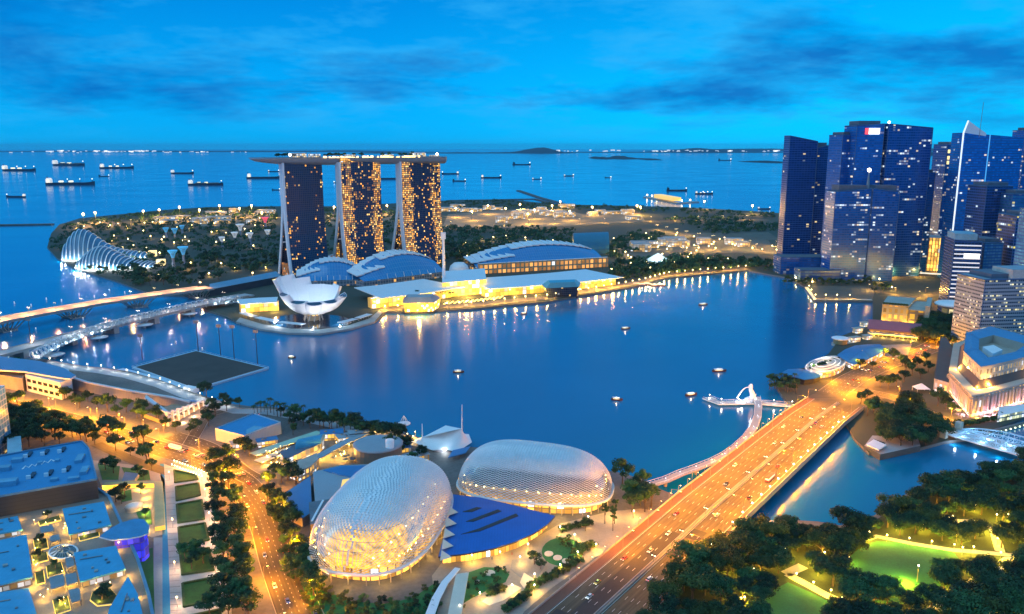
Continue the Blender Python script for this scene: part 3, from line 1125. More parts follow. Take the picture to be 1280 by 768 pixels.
def dome(label, c, ax, L, Wd, Hh, z0, taper, lift, nu, nv, p, q, ee, opening, emis, glow_h, base_e):
    """a loaf-shaped shell: arcs across a long axis at plan angle ax; L, Wd half sizes"""
    t = thing('theatre_dome', label, 'theatre', (c[0], c[1], 0))
    ca, sa = cos(ax), sin(ax)

    def P(x, w, k=1.0, off=0.0):
        ww = Wd * (1 + taper * x) * max(0.0, 1 - abs(x) ** p) ** (1 / p)
        hh = Hh * (1 + lift * x) * max(0.0, 1 - abs(x) ** q) ** 0.5
        th = w * pi / 2
        yy = math.copysign(abs(sin(th)) ** (2 / ee), w) * ww
        zz = max(0.0, cos(th)) ** (2 / ee) * hh
        xx = x * L
        return (c[0] + (xx * ca - yy * sa) * k, c[1] + (xx * sa + yy * ca) * k, z0 + zz * min(k, 1))
    sx = lambda i, n: sin((-1 + 2 * i / n) * pi / 2)
    rimline = [(sx(i, 40), 1) for i in range(40)] + [(sx(i, 40), -1) for i in range(40, 0, -1)]
    rim = [P(x, w, 1.015) for x, w in rimline]
    MB().tube(rim + [rim[0]], 0.9, 7, cap=False).build('rim', M_RIM, t)
    MB().prism([P(x, w, .90)[:2] for x, w in rimline], GZ, z0 + 1, 0, 0).build('foyer_base', facade('foyer_base_wall', 4.5, 5.0, 1.0, glass=(.3, .2, .1), frame=(.30, .24, .17), fu=.08, fv=.10, e=base_e, warm=(1, .52, .07), coolf=0.06, cluster=.3, thr=.25), t)
    for x, w in rimline[::2]:
        b_ = P(x, w, .985)
        MB().tube([(b_[0], b_[1], GZ), (b_[0], b_[1], z0)], 0.32, 6).build('column', M_BRCONC, t)
    # inner hall: lit foyer storeys below, closed roof above
    lo, hi = MB(), MB()
    n1, n2 = 48, 28
    for i in range(n1):
        for j in range(n2):
            x0, x1, w0, w1 = sx(i, n1), sx(i + 1, n1), -1 + 2 * j / n2, -1 + 2 * (j + 1) / n2
            f4 = [P(x0, w0, .91), P(x1, w0, .91), P(x1, w1, .91), P(x0, w1, .91)]
            zm = sum(r[2] for r in f4) / 4
            if zm < z0 + glow_h * Hh:
                lo.face(f4, 0, [((r[0] + r[1]) * .8, r[2]) for r in f4], True)
            else:
                hi.face(f4, 0, None, True)
    fm = foyer_mat('foyer_glow', emis)
    lo.build('foyer', fm, t); hi.build('hall_roof', M_DOMEIN, t)
    MB().grid([[P(sx(i, 48), -1 + 2 * j / 32) for j in range(33)] for i in range(49)]).build('glass_skin', M_DGLASS, t)
    mb, rb = MB(), MB()
    for i in range(nu):
        x0, x1 = sx(i, nu), sx(i + 1, nu)
        xm = (x0 + x1) / 2
        hm = P(xm, 0)[2] - z0
        arc = hm * 1.1 + Wd * max(0, 1 - abs(xm) ** p) ** (1 / p)
        cnt = max(6, int(nv * min(1.0, arc / (Hh * 1.1 + Wd))))
        for j in range(cnt):
            sh = .5 * (i % 2) / cnt * 2
            w0, w1 = max(-1, -1 + 2 * j / cnt + sh - 1 / cnt), min(1, -1 + 2 * (j + 1) / cnt + sh - 1 / cnt)
            wm = (w0 + w1) / 2
            c00, c10, c11, c01 = (Vector(P(x0, w0)), Vector(P(x1, w0)), Vector(P(x1, w1)), Vector(P(x0, w1)))
            n = (c10 - c00).cross(c01 - c00)
            if n.length < 1e-7: continue
            n.normalize()
            if n.z < -.05: n = -n
            mid = (c00 + c10 + c11 + c01) / 4
            op = opening(n, (mid.z - z0) / Hh)
            # the upper edge of each diamond carries a folded metal beak
            if w0 + w1 < 0: a, b, lo_a, lo_b = c01, c11, c00, c10
            else: a, b, lo_a, lo_b = c00, c10, c01, c11
            k = max(.2, 1.0 - op)
            size = ((a - b).length + (a - lo_a).length) / 2
            d0, d1 = a.lerp(lo_a, k), b.lerp(lo_b, k)
            tip = ((a + b) / 2).lerp((lo_a + lo_b) / 2, .10 + .60 * k) + n * size * (0.34 - 0.16 * op)
            a, b = a + n * .06, b + n * .06
            mb.face([a, tip, d0]); mb.face([a, b, tip]); mb.face([b, d1, tip])
            if op < .45: mb.face([d0, tip, d1])
        if i % 8 == 0:
            rb.tube([P(x0, -1 + 2 * j / 20, .995) for j in range(21)], 0.10, 4)
    mb.build('sunshade', M_ALU, t)
    rb.build('rib', M_STEEL, t)
    lampm = em('foyer_lamp_glow', (1, .72, .25), 20)
    for i in range(4, 37, 2):
        for w in (-.56, .56, -.86, .86):
            b_ = P(sx(i, 40), w, .945)
            if b_[2] < z0 + glow_h * Hh + 3 and b_[1] < c[1] + 14:
                MB().ball(b_, 0.42, 6).build('foyer_lamp', lampm, t)
    for x, w in rimline[::5]:
        b_ = P(x, w * .92, .955)
        pass
        b_ = P(x, w, 1.03)
        if b_[1] < c[1] + 10:
            lamp_light(t, (b_[0], b_[1], z0 - 1.6), 1500 * base_e, GOLD, 0.4)
    return t, P


def sstep(a, b, x):
    k = max(0.0, min(1.0, (x - a) / (b - a)))
    return k * k * (3 - 2 * k)


def op_a(n, h):
    return 0.05 + 0.74 * sstep(.93, .72, n.z) * sstep(-.05, .4, -n.y) * sstep(.93, .72, h)


def op_b(n, h):
    return 0.07 + 0.52 * sstep(.80, .58, n.z) * sstep(-.25, .3, -n.y + .5 * n.x)


d1c = at(479, 652, 10)
DOME1 = dome('silver spiked theatre dome with golden glowing front, nearer of the pair', (d1c[0] + 1.5, d1c[1] + 2), radians(79), 58, 33, 27, 9.0, -0.03, 0.06, 80, 66, 2.7, 3.4, 2.35, op_a, 2.5, .86, 1.7)
d2c = at(668, 606, 10)
DOME2 = dome('silver spiked theatre dome with dark glazed side, by the water', (d2c[0] + 0.5, d2c[1] + 3), radians(-13), 48.5, 28, 25, 9.0, -0.04, -0.06, 84, 58, 2.9, 3.3, 2.4, op_b, .5, .24, 0.8)

# blue roof between the domes
M_BLUEROOF = lines('blue_metal_roof', (0.008, 0.12, 0.46), (0.006, 0.09, 0.36), 1.6, 0.12, 'u', 0.45)
t = thing('entrance_roof', 'blue fan shaped roof between the two silver theatre domes', 'roof', (*at(620, 655), 0))
poly = [(566, 618), (600, 622), (640, 631), (694, 645), (684, 656), (667, 667), (645, 677), (620, 685), (585, 692), (548, 696), (552, 680), (557, 660), (562, 640)]
P9 = pts(poly, 9.5)
MB().prism(P9, 8.6, 9.5, 1, 0, True, True).build('roof', [M_BLUEROOF, M_DARK], t)
mb = MB()
for q in ([(578, 640), (596, 634), (602, 635), (590, 640)], [(582, 652), (622, 637), (627, 639), (592, 652)], [(576, 668), (598, 661), (645, 642), (648, 645), (600, 664)]):
    mb.prism(pts(q, 9.7), 9.48, 9.75)
mb.build('roof_slot', M_DARK, t)
gl = [(570, 622), (600, 626), (640, 636), (684, 648), (676, 656), (662, 665), (645, 674), (620, 682), (585, 689), (553, 692)]
MB().prism(pts(gl, 8), GZ, 8.5, 0, 0, False).build('glass_wall', facade('lobby_glass', 2.4, 6.2, 1.0, glass=(.25, .16, .07), frame=(.12, .09, .06), fu=.06, fv=.06, e=1.7, warm=(1, .50, .07), coolf=.05, thr=.2), t)
M_SAIL = pm('cream_sail', (0.70, 0.62, 0.48), 0.7, 0.1)
for k in range(5):
    a = at(560 - k * 2.0, 634 + k * 14, 11)
    b = at(558 - k * 2.0, 646 + k * 14, 11)
    c_ = at(573 - k * 2.0, 641 + k * 14, 10)
    mb = MB(); mb.face([(*a, 12), (*b, 11.4), (*c_, 10.2)]); mb.face([(*a, 11.9), (*c_, 10.1), (*b, 11.3)])
    mb.build('roof_spike', M_SAIL, t)
for px, py in ((600, 693), (630, 686), (655, 675), (680, 660), (700, 650)):
    q = at(px, py, 4)
    lamp_light(t, (*q, 7.2), 5200, GOLD, 0.4)

# ------------------------------------------------------------------ forecourt of the theatres
M_PLAZA = pm('plaza_granite', (0.30, 0.27, 0.23), 0.7, 0.2, 0.06, fine=0.7)
pl = [(545, 768), (540, 720), (555, 700), (620, 690), (670, 672), (700, 655), (760, 640), (800, 636), (830, 640), (800, 660), (740, 700), (690, 735), (655, 765), (640, 790), (560, 800)]
structure(MB().prism(pts(pl), GZ - .5, GZ + .05).build('plaza', M_PLAZA))
M_SANDL = pm('pale_disc', (0.65, 0.60, 0.48), 0.7, 0.1)


def lawn(name, poly, label, h=0.25, mat=None):
    o = MB().prism(pts(poly, GZ + h), GZ, GZ + h, 1, 0).build(name, [mat or M_GRASS, M_CONC])
    return structure(o)


def ell(cx, cy_, rx, ry, n=20, rot=0.0):
    return [(cx + rx * cos(2 * pi * k / n) * cos(rot) - ry * sin(2 * pi * k / n) * sin(rot), cy_ + rx * cos(2 * pi * k / n) * sin(rot) + ry * sin(2 * pi * k / n) * cos(rot)) for k in range(n)]


lawn('lawn', ell(703, 690, 26, 18), '')
lawn('lawn', [(585, 716), (605, 709), (625, 710), (637, 718), (632, 728), (610, 738), (590, 748), (575, 757), (570, 740)], '')
for (x, y) in ((686, 692), (697, 697), (708, 701)):
    o = MB().prism(pts(ell(x, y, 5.6, 3.2, 16), GZ + .6), GZ, GZ + .62).build('round_bench', M_SANDL)
    tag(o, {686: 'round pale stone seat, nearest the blue roof of three on the oval lawn', 697: 'round pale stone seat, middle of three on the oval lawn', 708: 'round pale stone seat, nearest the bridge road of three on the oval lawn'}[x], 'seat')
for (x, y, r, l) in ((612, 716, 7, 'round pale stone disc on the front lawn'), (597, 727, 4, 'small pale disc on the front lawn')):
    o = MB().prism(pts(ell(x, y, r, r * .5, 16), GZ + .6), GZ, GZ + .62).build('stone_disc', M_SANDL); tag(o, l, 'seat')
# reflecting pool and grey plaza inset
structure(MB().prism(pts([(640, 700), (668, 697), (682, 706), (672, 722), (650, 722), (638, 712)], GZ + .12), GZ, GZ + .12).build('plaza_inset', pm('grey_setts', (.20, .21, .23), .8, .2, .3)))
for poly in ([(620, 738), (640, 730), (652, 735), (630, 750), (612, 757), (602, 752)], [(655, 716), (668, 724), (655, 735), (650, 728)]):
    structure(MB().prism(pts(poly, GZ + .2), GZ, GZ + .2).build('path', M_SANDL))
# curved canopy walkway at the front of the near dome
t = thing('canopy', 'curved pale canopy walkway in front of the golden dome', 'canopy', (*at(560, 740), 0))
MB().ribbon([at(x, y, 6) for x, y in ((536, 772), (545, 748), (556, 728), (572, 710))], [4.5, 4.2, 3.6, 3], 6.0, 0, .5).build('roof', M_WHITE, t)
for x, y in ((541, 762), (550, 742), (562, 722)):
    MB().tube([(*at(x, y, 6), GZ), (*at(x, y, 6), 5.6)], .18, 6).build('column', M_STEEL, t)
t = thing('pavilion', 'slanted cream pavilion with open lit front on the theatre forecourt', 'pavilion', (*at(570, 750), 0))
pp = pts([(572, 722), (584, 720), (574, 772), (560, 776)], 4)
MB().prism(pp, GZ, 6, 0, 1).build('body', [facade('pavilion_front', 2.5, 3.6, .9, glass=(.3, .2, .1), frame=(.6, .52, .4), e=1.6, warm=(1, .6, .15), thr=.2), M_SANDL], t)
MB().prism(pts([(570, 719), (586, 717), (576, 774), (558, 778)], 6), 6, 6.5, 0, 0, True, True).build('roof', M_SANDL, t)

# forecourt lamps
lp = make_lamp('plaza_lamp', 'slim globe lamp standing on the theatre forecourt', 'globe lamps on the theatre forecourt', 4.5, (), 0.34, M_LAMPW, 5200, GOLD, r=0.08)
place(lp, [(*at(x, y), GZ, 0) for x, y in ((590, 704), (625, 700), (660, 690), (700, 668), (735, 655), (765, 648), (600, 752), (640, 742), (668, 728), (700, 716), (722, 700), (668, 742), (575, 768), (650, 706), (792, 648), (745, 690), (718, 678))])
# hedges
hs = [((612, 744), (628, 737)), ((640, 758), (660, 745)), ((662, 738), (676, 729)), ((680, 727), (698, 718)), ((702, 716), (724, 703)), ((632, 764), (645, 755)), ((726, 690), (742, 682)), ((702, 664), (738, 655))]
for i, (a, b) in enumerate(hs):
    pass
# ------------------------------------------------------------------ hotel with three towers and a roof deck
M_FIN = pm('white_fin', (0.78, 0.81, 0.84), 0.5, 0.06)
def hotel_facade(nm, frac, thr, seed, warm, bw):
    m = facade(nm, 3.4, 3.6, frac, glass=(0.006, 0.030, 0.10), frame=(0.008, 0.026, 0.075), fu=.16, fv=.22, e=1.5, warm=warm, cool=(1, .62, .16), coolf=.35, bayw=bw,
               cluster=.16, cu=1.3, cv=.25, rough=.25, thr=thr, seed=seed)
    return m


def leg_poly(x0, x1, y0, y1): return [(x0, y0), (x1, y0), (x1, y1), (x0, y1)]


TOW = [(357, 405, 346, .15, .5, 3.0, 'dark glass hotel tower with few lit rooms, leftmost under the roof deck', (364, 346)),
       (427, 477, 342, .85, .45, 8.0, 'glass hotel tower with gold lit side bays, between the two others under the roof deck', (436, 341)),
       (502, 551, 336, .95, .45, 15.0, 'glass hotel tower with gold lit rooms, rightmost under the roof deck', (511, 334))]
TOPS = []
for i, (x0, x1, yb, frac, thr, seed, lab, _c0) in enumerate(TOW):
    top = 191.0
    rot = radians((-39, -41, -43)[i])
    ux, uy = cos(rot), -sin(rot)           # along the slab: the right end lies farther off
    nx, ny = -uy, ux                       # away from the camera
    Xc, Yc = at(*_c0)
    def pxx(x, y, z): return CX + FPX * x / (y * cos(PITCH) - (z - CAMH) * sin(PITCH))
    X0 = Xc
    for _ in range(30): X0 += (x0 - pxx(X0, Yc, 110)) * Yc / FPX * .9
    Wl = 60.0
    for _ in range(30): Wl += (x1 - pxx(X0 + Wl * ux, Yc + Wl * uy, 110)) * 1.2
    Wm = Wl * ux
    t = thing('hotel_tower', lab, 'hotel tower', (X0 + Wm / 2, Yc + Wl * uy / 2, 0), 'towers of the waterfront hotel')
    def Q(a, d): return (X0 + a * ux + d * nx, Yc + a * uy + d * ny)
    fm = hotel_facade('hotel_facade_%d' % i, frac, thr, seed, (1.0, .42, .035), Wl)
    # straight west slab leans back slightly at the foot; gently curved front made of strips
    levels = [0, 8, 20, 40, 70, 110, 150, top]
    def front(z): return -13.0 * (max(0, 1 - z / 120.0)) ** 1.8
    def back(z): return 17 + 0 * z
    mb = MB()
    n = 6
    for a_, b_ in zip(levels[:-1], levels[1:]):
        for k in range(n):
            s0, s1 = Wl * k / n, Wl * (k + 1) / n
            bow = lambda s: -2.2 * sin(pi * s / Wl)
            q = [(*Q(s0, front(a_) + bow(s0)), a_ + GZ), (*Q(s1, front(a_) + bow(s1)), a_ + GZ), (*Q(s1, front(b_) + bow(s1)), b_ + GZ), (*Q(s0, front(b_) + bow(s0)), b_ + GZ)]
            mb.face(q, 0, [(s0, a_), (s1, a_), (s1, b_), (s0, b_)], True)
        # right flank and back
        mb.face([(*Q(Wl, front(a_)), a_ + GZ), (*Q(Wl, 13), a_ + GZ), (*Q(Wl, 13), b_ + GZ), (*Q(Wl, front(b_)), b_ + GZ)], 0, [(Wl + 30, a_), (Wl + 47, a_), (Wl + 47, b_), (Wl + 30, b_)])
        mb.face([(*Q(0, 12.8), a_ + GZ), (*Q(Wl, 12.8), a_ + GZ), (*Q(Wl, 12.8), b_ + GZ), (*Q(0, 12.8), b_ + GZ)], 0, [(200, a_), (200 + Wl, a_), (200 + Wl, b_), (200, b_)])
    mb.face([(*Q(0, -2), top + GZ), (*Q(Wl, -2), top + GZ), (*Q(Wl, 13), top + GZ), (*Q(0, 13), top + GZ)])
    mb.build('west_slab', fm, t)
    # crown storey under the deck
    MB().prism([Q(3, 2), Q(Wl - 3, 2), Q(Wl - 3, 11), Q(3, 11)], top + GZ, top + GZ + 7, 0, 0).build('crown_storey', facade('hotel_crown_%d' % i, 5, 5, .9, glass=(.02, .03, .05), frame=(.03, .03, .05), e=(1.6 if i else .35), warm=(1, .45, .06), coolf=.1, thr=.3), t)
    # two white end fins that lean together: the front one follows the slab, the back one spreads behind
    for nm, off in (('front_fin', 0), ('rear_fin', 1)):
        mb = MB()
        rowsA, rowsB = [], []
        for z in [top * k / 14 for k in range(15)]:
            if off == 0: d0, d1 = front(z) - 1.0, front(z) + 6.2
            else:
                sp_ = 30.0 * max(0, 1 - z / 118.0) ** 1.25
                d0, d1 = 6.6 + sp_, 13.4 + sp_
            rowsA.append([(*Q(-1.6, d0), z + GZ), (*Q(-1.6, d1), z + GZ), (*Q(1.6 if off == 0 else 0.5, d1), z + GZ), (*Q(1.6 if off == 0 else .5, d0), z + GZ)])
        mb.grid(rowsA, 0, False, True)
        mb.face(rowsA[-1])
        mb.build(nm, M_FIN, t)
    # east slab that splays out behind, its glazing
    mb = MB()
    zz = [top * k / 14 for k in range(10)]
    for a_, b_ in zip(zz[:-1], zz[1:]):
        sa_, sb_ = 30.0 * max(0, 1 - a_ / 118.0) ** 1.25, 30.0 * max(0, 1 - b_ / 118.0) ** 1.25
        for d in (7, 13.2):
            mb.face([(*Q(0.6, d + sa_), a_ + GZ), (*Q(Wl - .4, d + sa_), a_ + GZ), (*Q(Wl - .4, d + sb_), b_ + GZ), (*Q(.6, d + sb_), b_ + GZ)], 0, [(400, a_), (400 + Wl, a_), (400 + Wl, b_), (400, b_)])
    mb.build('east_slab', fm, t)
    # lobby glass between the legs
    mb = MB()
    mb.prism([Q(-.5, 2), Q(2, 2), Q(2, 26), Q(-.5, 26)], GZ, 24)
    mb.build('lobby_wall', facade('hotel_lobby', 4, 4, .8, glass=(.2, .1, .05), frame=(.25, .12, .06), e=.5, warm=(1, .35, .08), coolf=.05, thr=.3), t)
    for z in (60, 92):
        MB().box((*Q(0.2, front(z) + 11), z), (1.2, 9, 2.0), rot).build('link_beam', M_FIN, t)
    TOPS.append((Q(Wl / 2, 6), Wl))

# podium blocks between the towers
M_PODR = pm('podium_roof', (0.34, 0.36, 0.38), 0.6, 0.15)
for a, b, lab in (((405, 338), (425, 336), 'low glass link building between left and middle hotel towers'), ((477, 333), (500, 328), 'sloped glass link building between middle and right hotel towers')):
    p, q = at(*a), at(*b)
    t = thing('link_building', lab, 'building', (*p, 0))
    pl_ = [(p[0] - 8, p[1] - 12), (q[0] + 8, q[1] - 12), (q[0] + 8, q[1] + 26), (p[0] - 8, p[1] + 26)]
    MB().loft(pl_, GZ, pl_, [22, 34, 34, 22], 0, 1).build('body', [facade('link_glass', 3, 4, .7, glass=(.10, .09, .08), frame=(.25, .2, .17), e=.45, warm=(1, .4, .12), coolf=.1, thr=.35), M_PODR], t)

# the roof deck: a long boat-shaped slab across the tower tops
M_HULL = lines('deck_hull', (0.30, 0.33, 0.37), (0.24, 0.27, 0.31), 4.0, 0.25, 'u', 0.35, metal=0.3)
zd = 199.0
A = Vector(TOPS[0][0]); Bv = Vector(TOPS[2][0])
ud = (Bv - A).normalized(); nd = Vector((-ud.y, ud.x))
LL = (Bv - A).length
t = thing('sky_deck', 'long boat shaped roof deck lying across the three hotel towers', 'sky deck', (*((A + Bv) / 2), 0))
def SD(s, d): q = A + ud * s + nd * d; return (q.x, q.y)
def pxs(s):
    q = A + ud * s
    return CX + FPX * q.x / (q.y * cos(PITCH) - (zd - CAMH) * sin(PITCH))
s0, s1 = -74.0, LL + 36
for _ in range(40):
    s0 += (310 - pxs(s0)) * .8; s1 += (553 - pxs(s1)) * .8
rows = []
for i in range(37):
    k = i / 36
    s = s0 + (s1 - s0) * k
    w = 19.0 * min(1, (max(0.0, k) / .32)) ** 0.55 * (1 - .35 * max(0, (k - .8) / .2) ** 2) + .4
    kd = 11.5 * min(1, k / .22) ** .5 + .6
    bow = 10 * sin(pi * k) - 5
    row = []
    for j in range(9):
        a = pi * j / 8
        row.append((*SD(s, bow - cos(a) * w), zd + 1.5 - (sin(a) ** .7) * kd))
    rows.append(row)
mb = MB(); mb.grid(rows, 0, True)
mb.face(rows[-1]); 
mb.build('hull', M_HULL, t)
mb = MB()
mb.grid([[r[0], r[8]] for r in rows], 0, False); mb.build('deck', pm('deck_boards', (.25, .23, .2), .7), t)
mb = MB()
for e_ in (0, 8):
    mb.tube([(r[e_][0], r[e_][1], r[e_][2] + 1.2) for r in rows], .35, 4)
mb.build('railing', M_STEEL, t)
M_DECKL = em('deck_light', (1, .62, .22), 6)
rd = random.Random(5)
def deckpt(k, d):
    s = s0 + (s1 - s0) * k
    return SD(s, 10 * sin(pi * k) - 5 + d)
mb = MB()
for k in [0.36 + .0085 * i for i in range(60)]:
    if rd.random() < .75 and not (.60 < k < .63):
        mb.box((*deckpt(k, -9 + rd.uniform(-3, 3)), zd + 1.5), (rd.uniform(2, 5), 2, rd.uniform(1.2, 2.8)), radians(30))
mb.build('bar_lights', M_DECKL, t)
for k, w, h, d in ((.235, 26, 8, 2), (.315, 18, 6.5, 0), (.50, 16, 5, 4), (.86, 26, 8, 2), (.70, 18, 5, 4), (.95, 14, 4, 2)):
    b_ = MB().box((*deckpt(k, d), zd + 1.5), (w, 13, h), radians(30))
    b_.build('pavilion', facade('deck_pavilion', 3, 3.4, .8, glass=(.05, .08, .12), frame=(.2, .22, .25), e=.8, warm=(1, .7, .3), coolf=.5, thr=.3), t)
for k in (.19, .955):
    MB().ball((*deckpt(k, -6), zd + 7), 2.3, 8).build('beacon', em('deck_beacon', (.95, .97, 1), 8), t)
    MB().tube([(*deckpt(k, -6), zd + 1), (*deckpt(k, -6), zd + 6)], .3, 5).build('mast', M_STEEL, t)
for k in (.28, .30, .33):
    MB().tube([(*deckpt(k, 3), zd + 8), (*deckpt(k, 3), zd + 16)], .25, 4).build('mast', M_STEEL, t)
SKY_TREES = [(*deckpt(k, d), zd + 1.5) for k, d in [(.37 + .012 * i, rd.uniform(-3, 4)) for i in range(9)] + [(.76 + .012 * i, rd.uniform(-3, 4)) for i in range(9)] + [(.13 + .013 * i, rd.uniform(-4, 2)) for i in range(7)] + [(.52, 2), (.56, 3), (.67, 2), (.70, 1)]]

# ------------------------------------------------------------------ shopping halls with stepped white shells
M_SHELL = pm('white_shell', (0.74, 0.76, 0.78), 0.45, 0.06)
M_BGLASS = lines('blue_glazing', (0.012, 0.20, 0.46), (0.08, 0.28, 0.48), 4.5, 0.5, 'u', 0.12, period2=7.0, width2=0.5, spec=0.8)


def shell_hall(label, L_px, R_px, front_y, rise, steps, back=52, glow=0.0, group=None, sk=0.0):
    """curved hall roof: glazed belly facing the bay, a row of stepped white plates over its left and top edge"""
    a, b = at(*L_px, 6), at(*R_px, 6)
    t = thing('mall_hall', label, 'hall', (*a, 0), group)
    u = Vector((b[0] - a[0], b[1] - a[1])); L = u.length; u.normalize(); n = Vector((-u.y, u.x))
    if n.y < 0: n = -n
    def Q(s, d, z): q = Vector(a) + u * s + n * d; return (q.x, q.y, z)
    def top(k): return 13 + rise * (sin(pi * (0.06 + .80 * k))) ** .9
    # glazed belly
    rows, uvs = [], []
    for i in range(25):
        k = i / 24
        h = top(k)
        row, uvr = [], []
        for j in range(9):
            v = j / 8
            row.append(Q(L * k, back * .78 * v ** .85, 12 + (h - 12) * sin(v * pi / 2) ** 1.0))
            uvr.append((L * k, back * v))
        rows.append(row); uvs.append(uvr)
    MB().grid(rows, 0, True, False, uvs).build('glazed_roof', M_BGLASS, t)
    # back slope
    rows = [[Q(L * i / 24, back * .78, top(i / 24)), Q(L * i / 24, back * 1.25, 10), Q(L * i / 24, back * 1.3, GZ)] for i in range(25)]
    MB().grid(rows).build('rear_roof', M_SHELL, t)
    # stepped plates
    for i in range(steps):
        k0, k1 = i / steps * .98 - .02, (i + 1.12) / steps * .98 - .02
        dd = back * (.46 + .34 * min(1, k0 * 2.2))
        z0_, z1_ = top(max(0, k0)) + 2.6, top(min(1, k1)) + .9
        d0 = back * (.30 - .0 * k0) if k0 < .3 else back * (.5 + .12 * k0)
        lowz = lambda k: 12 + (top(max(0, min(1, k))) - 12) * sin(min(1, (d0 / (back * .78)) ** (1 / .85)) * pi / 2) + 2.2
        p = [Q(L * k0, d0, lowz(k0) + 1.5), Q(L * k1, d0, lowz(k1) + .2), Q(L * k1, back * .98, z1_ + 1), Q(L * k0, back * .98, z0_ + 1.6)]
        mb = MB(); mb.face(p); mb.face([(x, y, z - 1.6) for x, y, z in p][::-1])
        for e_ in range(4):
            c_, d_ = p[e_], p[(e_ + 1) % 4]
            mb.face([(c_[0], c_[1], c_[2] - 1.6), (d_[0], d_[1], d_[2] - 1.6), d_, c_])
        mb.build('roof_plate', M_SHELL, t)
    # masts along the glazed front
    for i in range(1, 8):
        MB().tube([Q(L * (.18 + .1 * i), -1, 12), Q(L * (.18 + .1 * i), 2, 12 + (8 if i % 2 else 6))], .45, 5).build('mast', M_WHITE, t)
    # lit arcade below and the flat white visor in front
    MB().prism([Q(0, 0, 0)[:2], Q(L, 0, 0)[:2], Q(L, back * 1.2, 0)[:2], Q(0, back * 1.2, 0)[:2]], GZ, 12, 0, 0).build('arcade', facade('arcade_glow', 5, 5, .12, glass=(.10, .16, .22), frame=(.30, .33, .36), fu=.09, fv=.12, e=.7, warm=(1, .48, .05), coolf=.1, thr=.5), t)
    return t, Q, L


h1 = shell_hall('mall hall with stepped white plates and blue glazing behind the lotus museum', (372, 357), (450, 354), 0, 27, 13)
h2 = shell_hall('mall hall with wide blue glazing in front of the right hotel tower', (455, 357), (556, 344), 0, 34, 12)
h3 = shell_hall('convention hall with long blue glazed roof and sawtooth white plates', (597, 340), (757, 331), 0, 32, 18, back=70)
# convention hall lit loggia below its glazing
_, Q3, L3 = h3
MB().prism([Q3(2, -2, 0)[:2], Q3(L3 + 4, -2, 0)[:2], Q3(L3 + 4, 4, 0)[:2], Q3(2, 4, 0)[:2]], GZ, 20, 0, 1).build('loggia', [facade('loggia_bays', 8.5, 9.0, 1.0, glass=(.2, .1, .06), frame=(.5, .36, .2), fu=.16, fv=.2, e=.8, warm=(1, .42, .10), coolf=.02, thr=.2, glow=.12), M_SHELL], h3[0])

# flat white visor and golden glow along the waterfront mall
def visor(label, path, w, z, nm='mall_arcade', e=.85, dpt=100):
    p = pts(path, z)
    t = thing(nm, label, 'arcade', (*p[0], 0))
    MB().ribbon([(x - .1 * dpt, y + dpt / 2 - w / 2) for x, y in p], dpt, z, 0, 1.0).build('roof', M_SHELL, t)
    q = []
    MB().ribbon(p, w * .55, z - 1.05, 0, z - GZ - 1.1).build('shopfront', facade(nm + '_glow_%d' % int(e * 10), 6, 6.0, 1.0, glass=(.3, .2, .08), frame=(.35, .24, .10), fu=.05, fv=.08, e=e, warm=(1, .55, .07), coolf=.12, thr=.1, glow=.3), t)
    for (x, y, a) in along(p, 34, 0, 12):
        lamp_light(t, (x + sin(a) * (w * .5 + 3) * (1 if sin(a) < 0 else 1), y - (w * .5 + 5), 9), 30000, GOLD, 1.5)
    return t


visor('long white visor roof over gold lit shopfronts below the hall with wide glazing', [(462, 372), (500, 368), (560, 359)], 26, 17)
visor('long white visor roof over gold lit shopfronts below the convention hall', [(604, 360), (660, 356), (720, 351), (766, 346)], 28, 15, e=.7)
visor('short white roof over gold lit shops beside the lotus museum', [(300, 379), (325, 377), (348, 376)], 24, 15, e=1.0, dpt=40)
# bright event plaza front
t = thing('plaza_hall', 'bright gold glowing atrium at the waterfront event plaza', 'hall', (*at(580, 368), 0))
pp = pts([(553, 372), (608, 367), (606, 352), (553, 356)])
MB().prism(pp, GZ, 24, 0, 1).build('body', [facade('atrium_glow', 6, 6, 1.0, glass=(.4, .3, .1), frame=(.4, .3, .12), fu=.04, fv=.05, e=2.6, warm=(1, .52, .06), cool=(1, .8, .4), coolf=.3, thr=.1, glow=.5), M_SHELL], t)
MB().tube([(*at(555, 352, 20), 24), (*at(555, 352, 20), 84)], [2.5, 1.8], 8).build('pylon', M_FIN, t)
MB().box((*at(555, 352, 20), 84), (7, 4, 10)).build('pylon_head', M_FIN, t)
lamp_light(t, (*at(583, 372), 14), 130000, GOLD, 2.5)
# white half drum between the halls
t = thing('skylight_vault', 'pale rounded vault between the two glazed halls', 'vault', (*at(572, 343), 0))
c_ = at(574, 346)
MB().lathe([(17, GZ), (17, 14), (15, 21), (9, 26), (0.01, 27.5)], (c_[0], c_[1], 0), 20).build('vault', M_SHELL, t)
# big curved theatre roof behind the convention hall
t = thing('theatre_roof', 'blue barrel roofed theatre behind the convention hall', 'theatre', (*at(738, 318), 0))
a, b = at(716, 317), at(762, 315)
rows = []
for i in range(13):
    th = pi * i / 12
    rows.append([(a[0], a[1] - 26 * cos(th), GZ + 8 + 34 * sin(th)), (b[0] - 4, b[1] - 26 * cos(th), GZ + 8 + 34 * sin(th))])
mb = MB(); mb.grid(rows, 0, True)
mb.face([r[0] for r in rows]); mb.face([r[1] for r in rows][::-1])
mb.prism([(a[0], a[1] - 26), (b[0] - 4, b[1] - 26), (b[0] - 4, b[1] + 26), (a[0], a[1] + 26)], GZ, GZ + 8)
mb.build('barrel_roof', lines('teal_roof', (.04, .20, .30), (.03, .16, .25), 5, .3, 'v', .35, metal=.3), t)
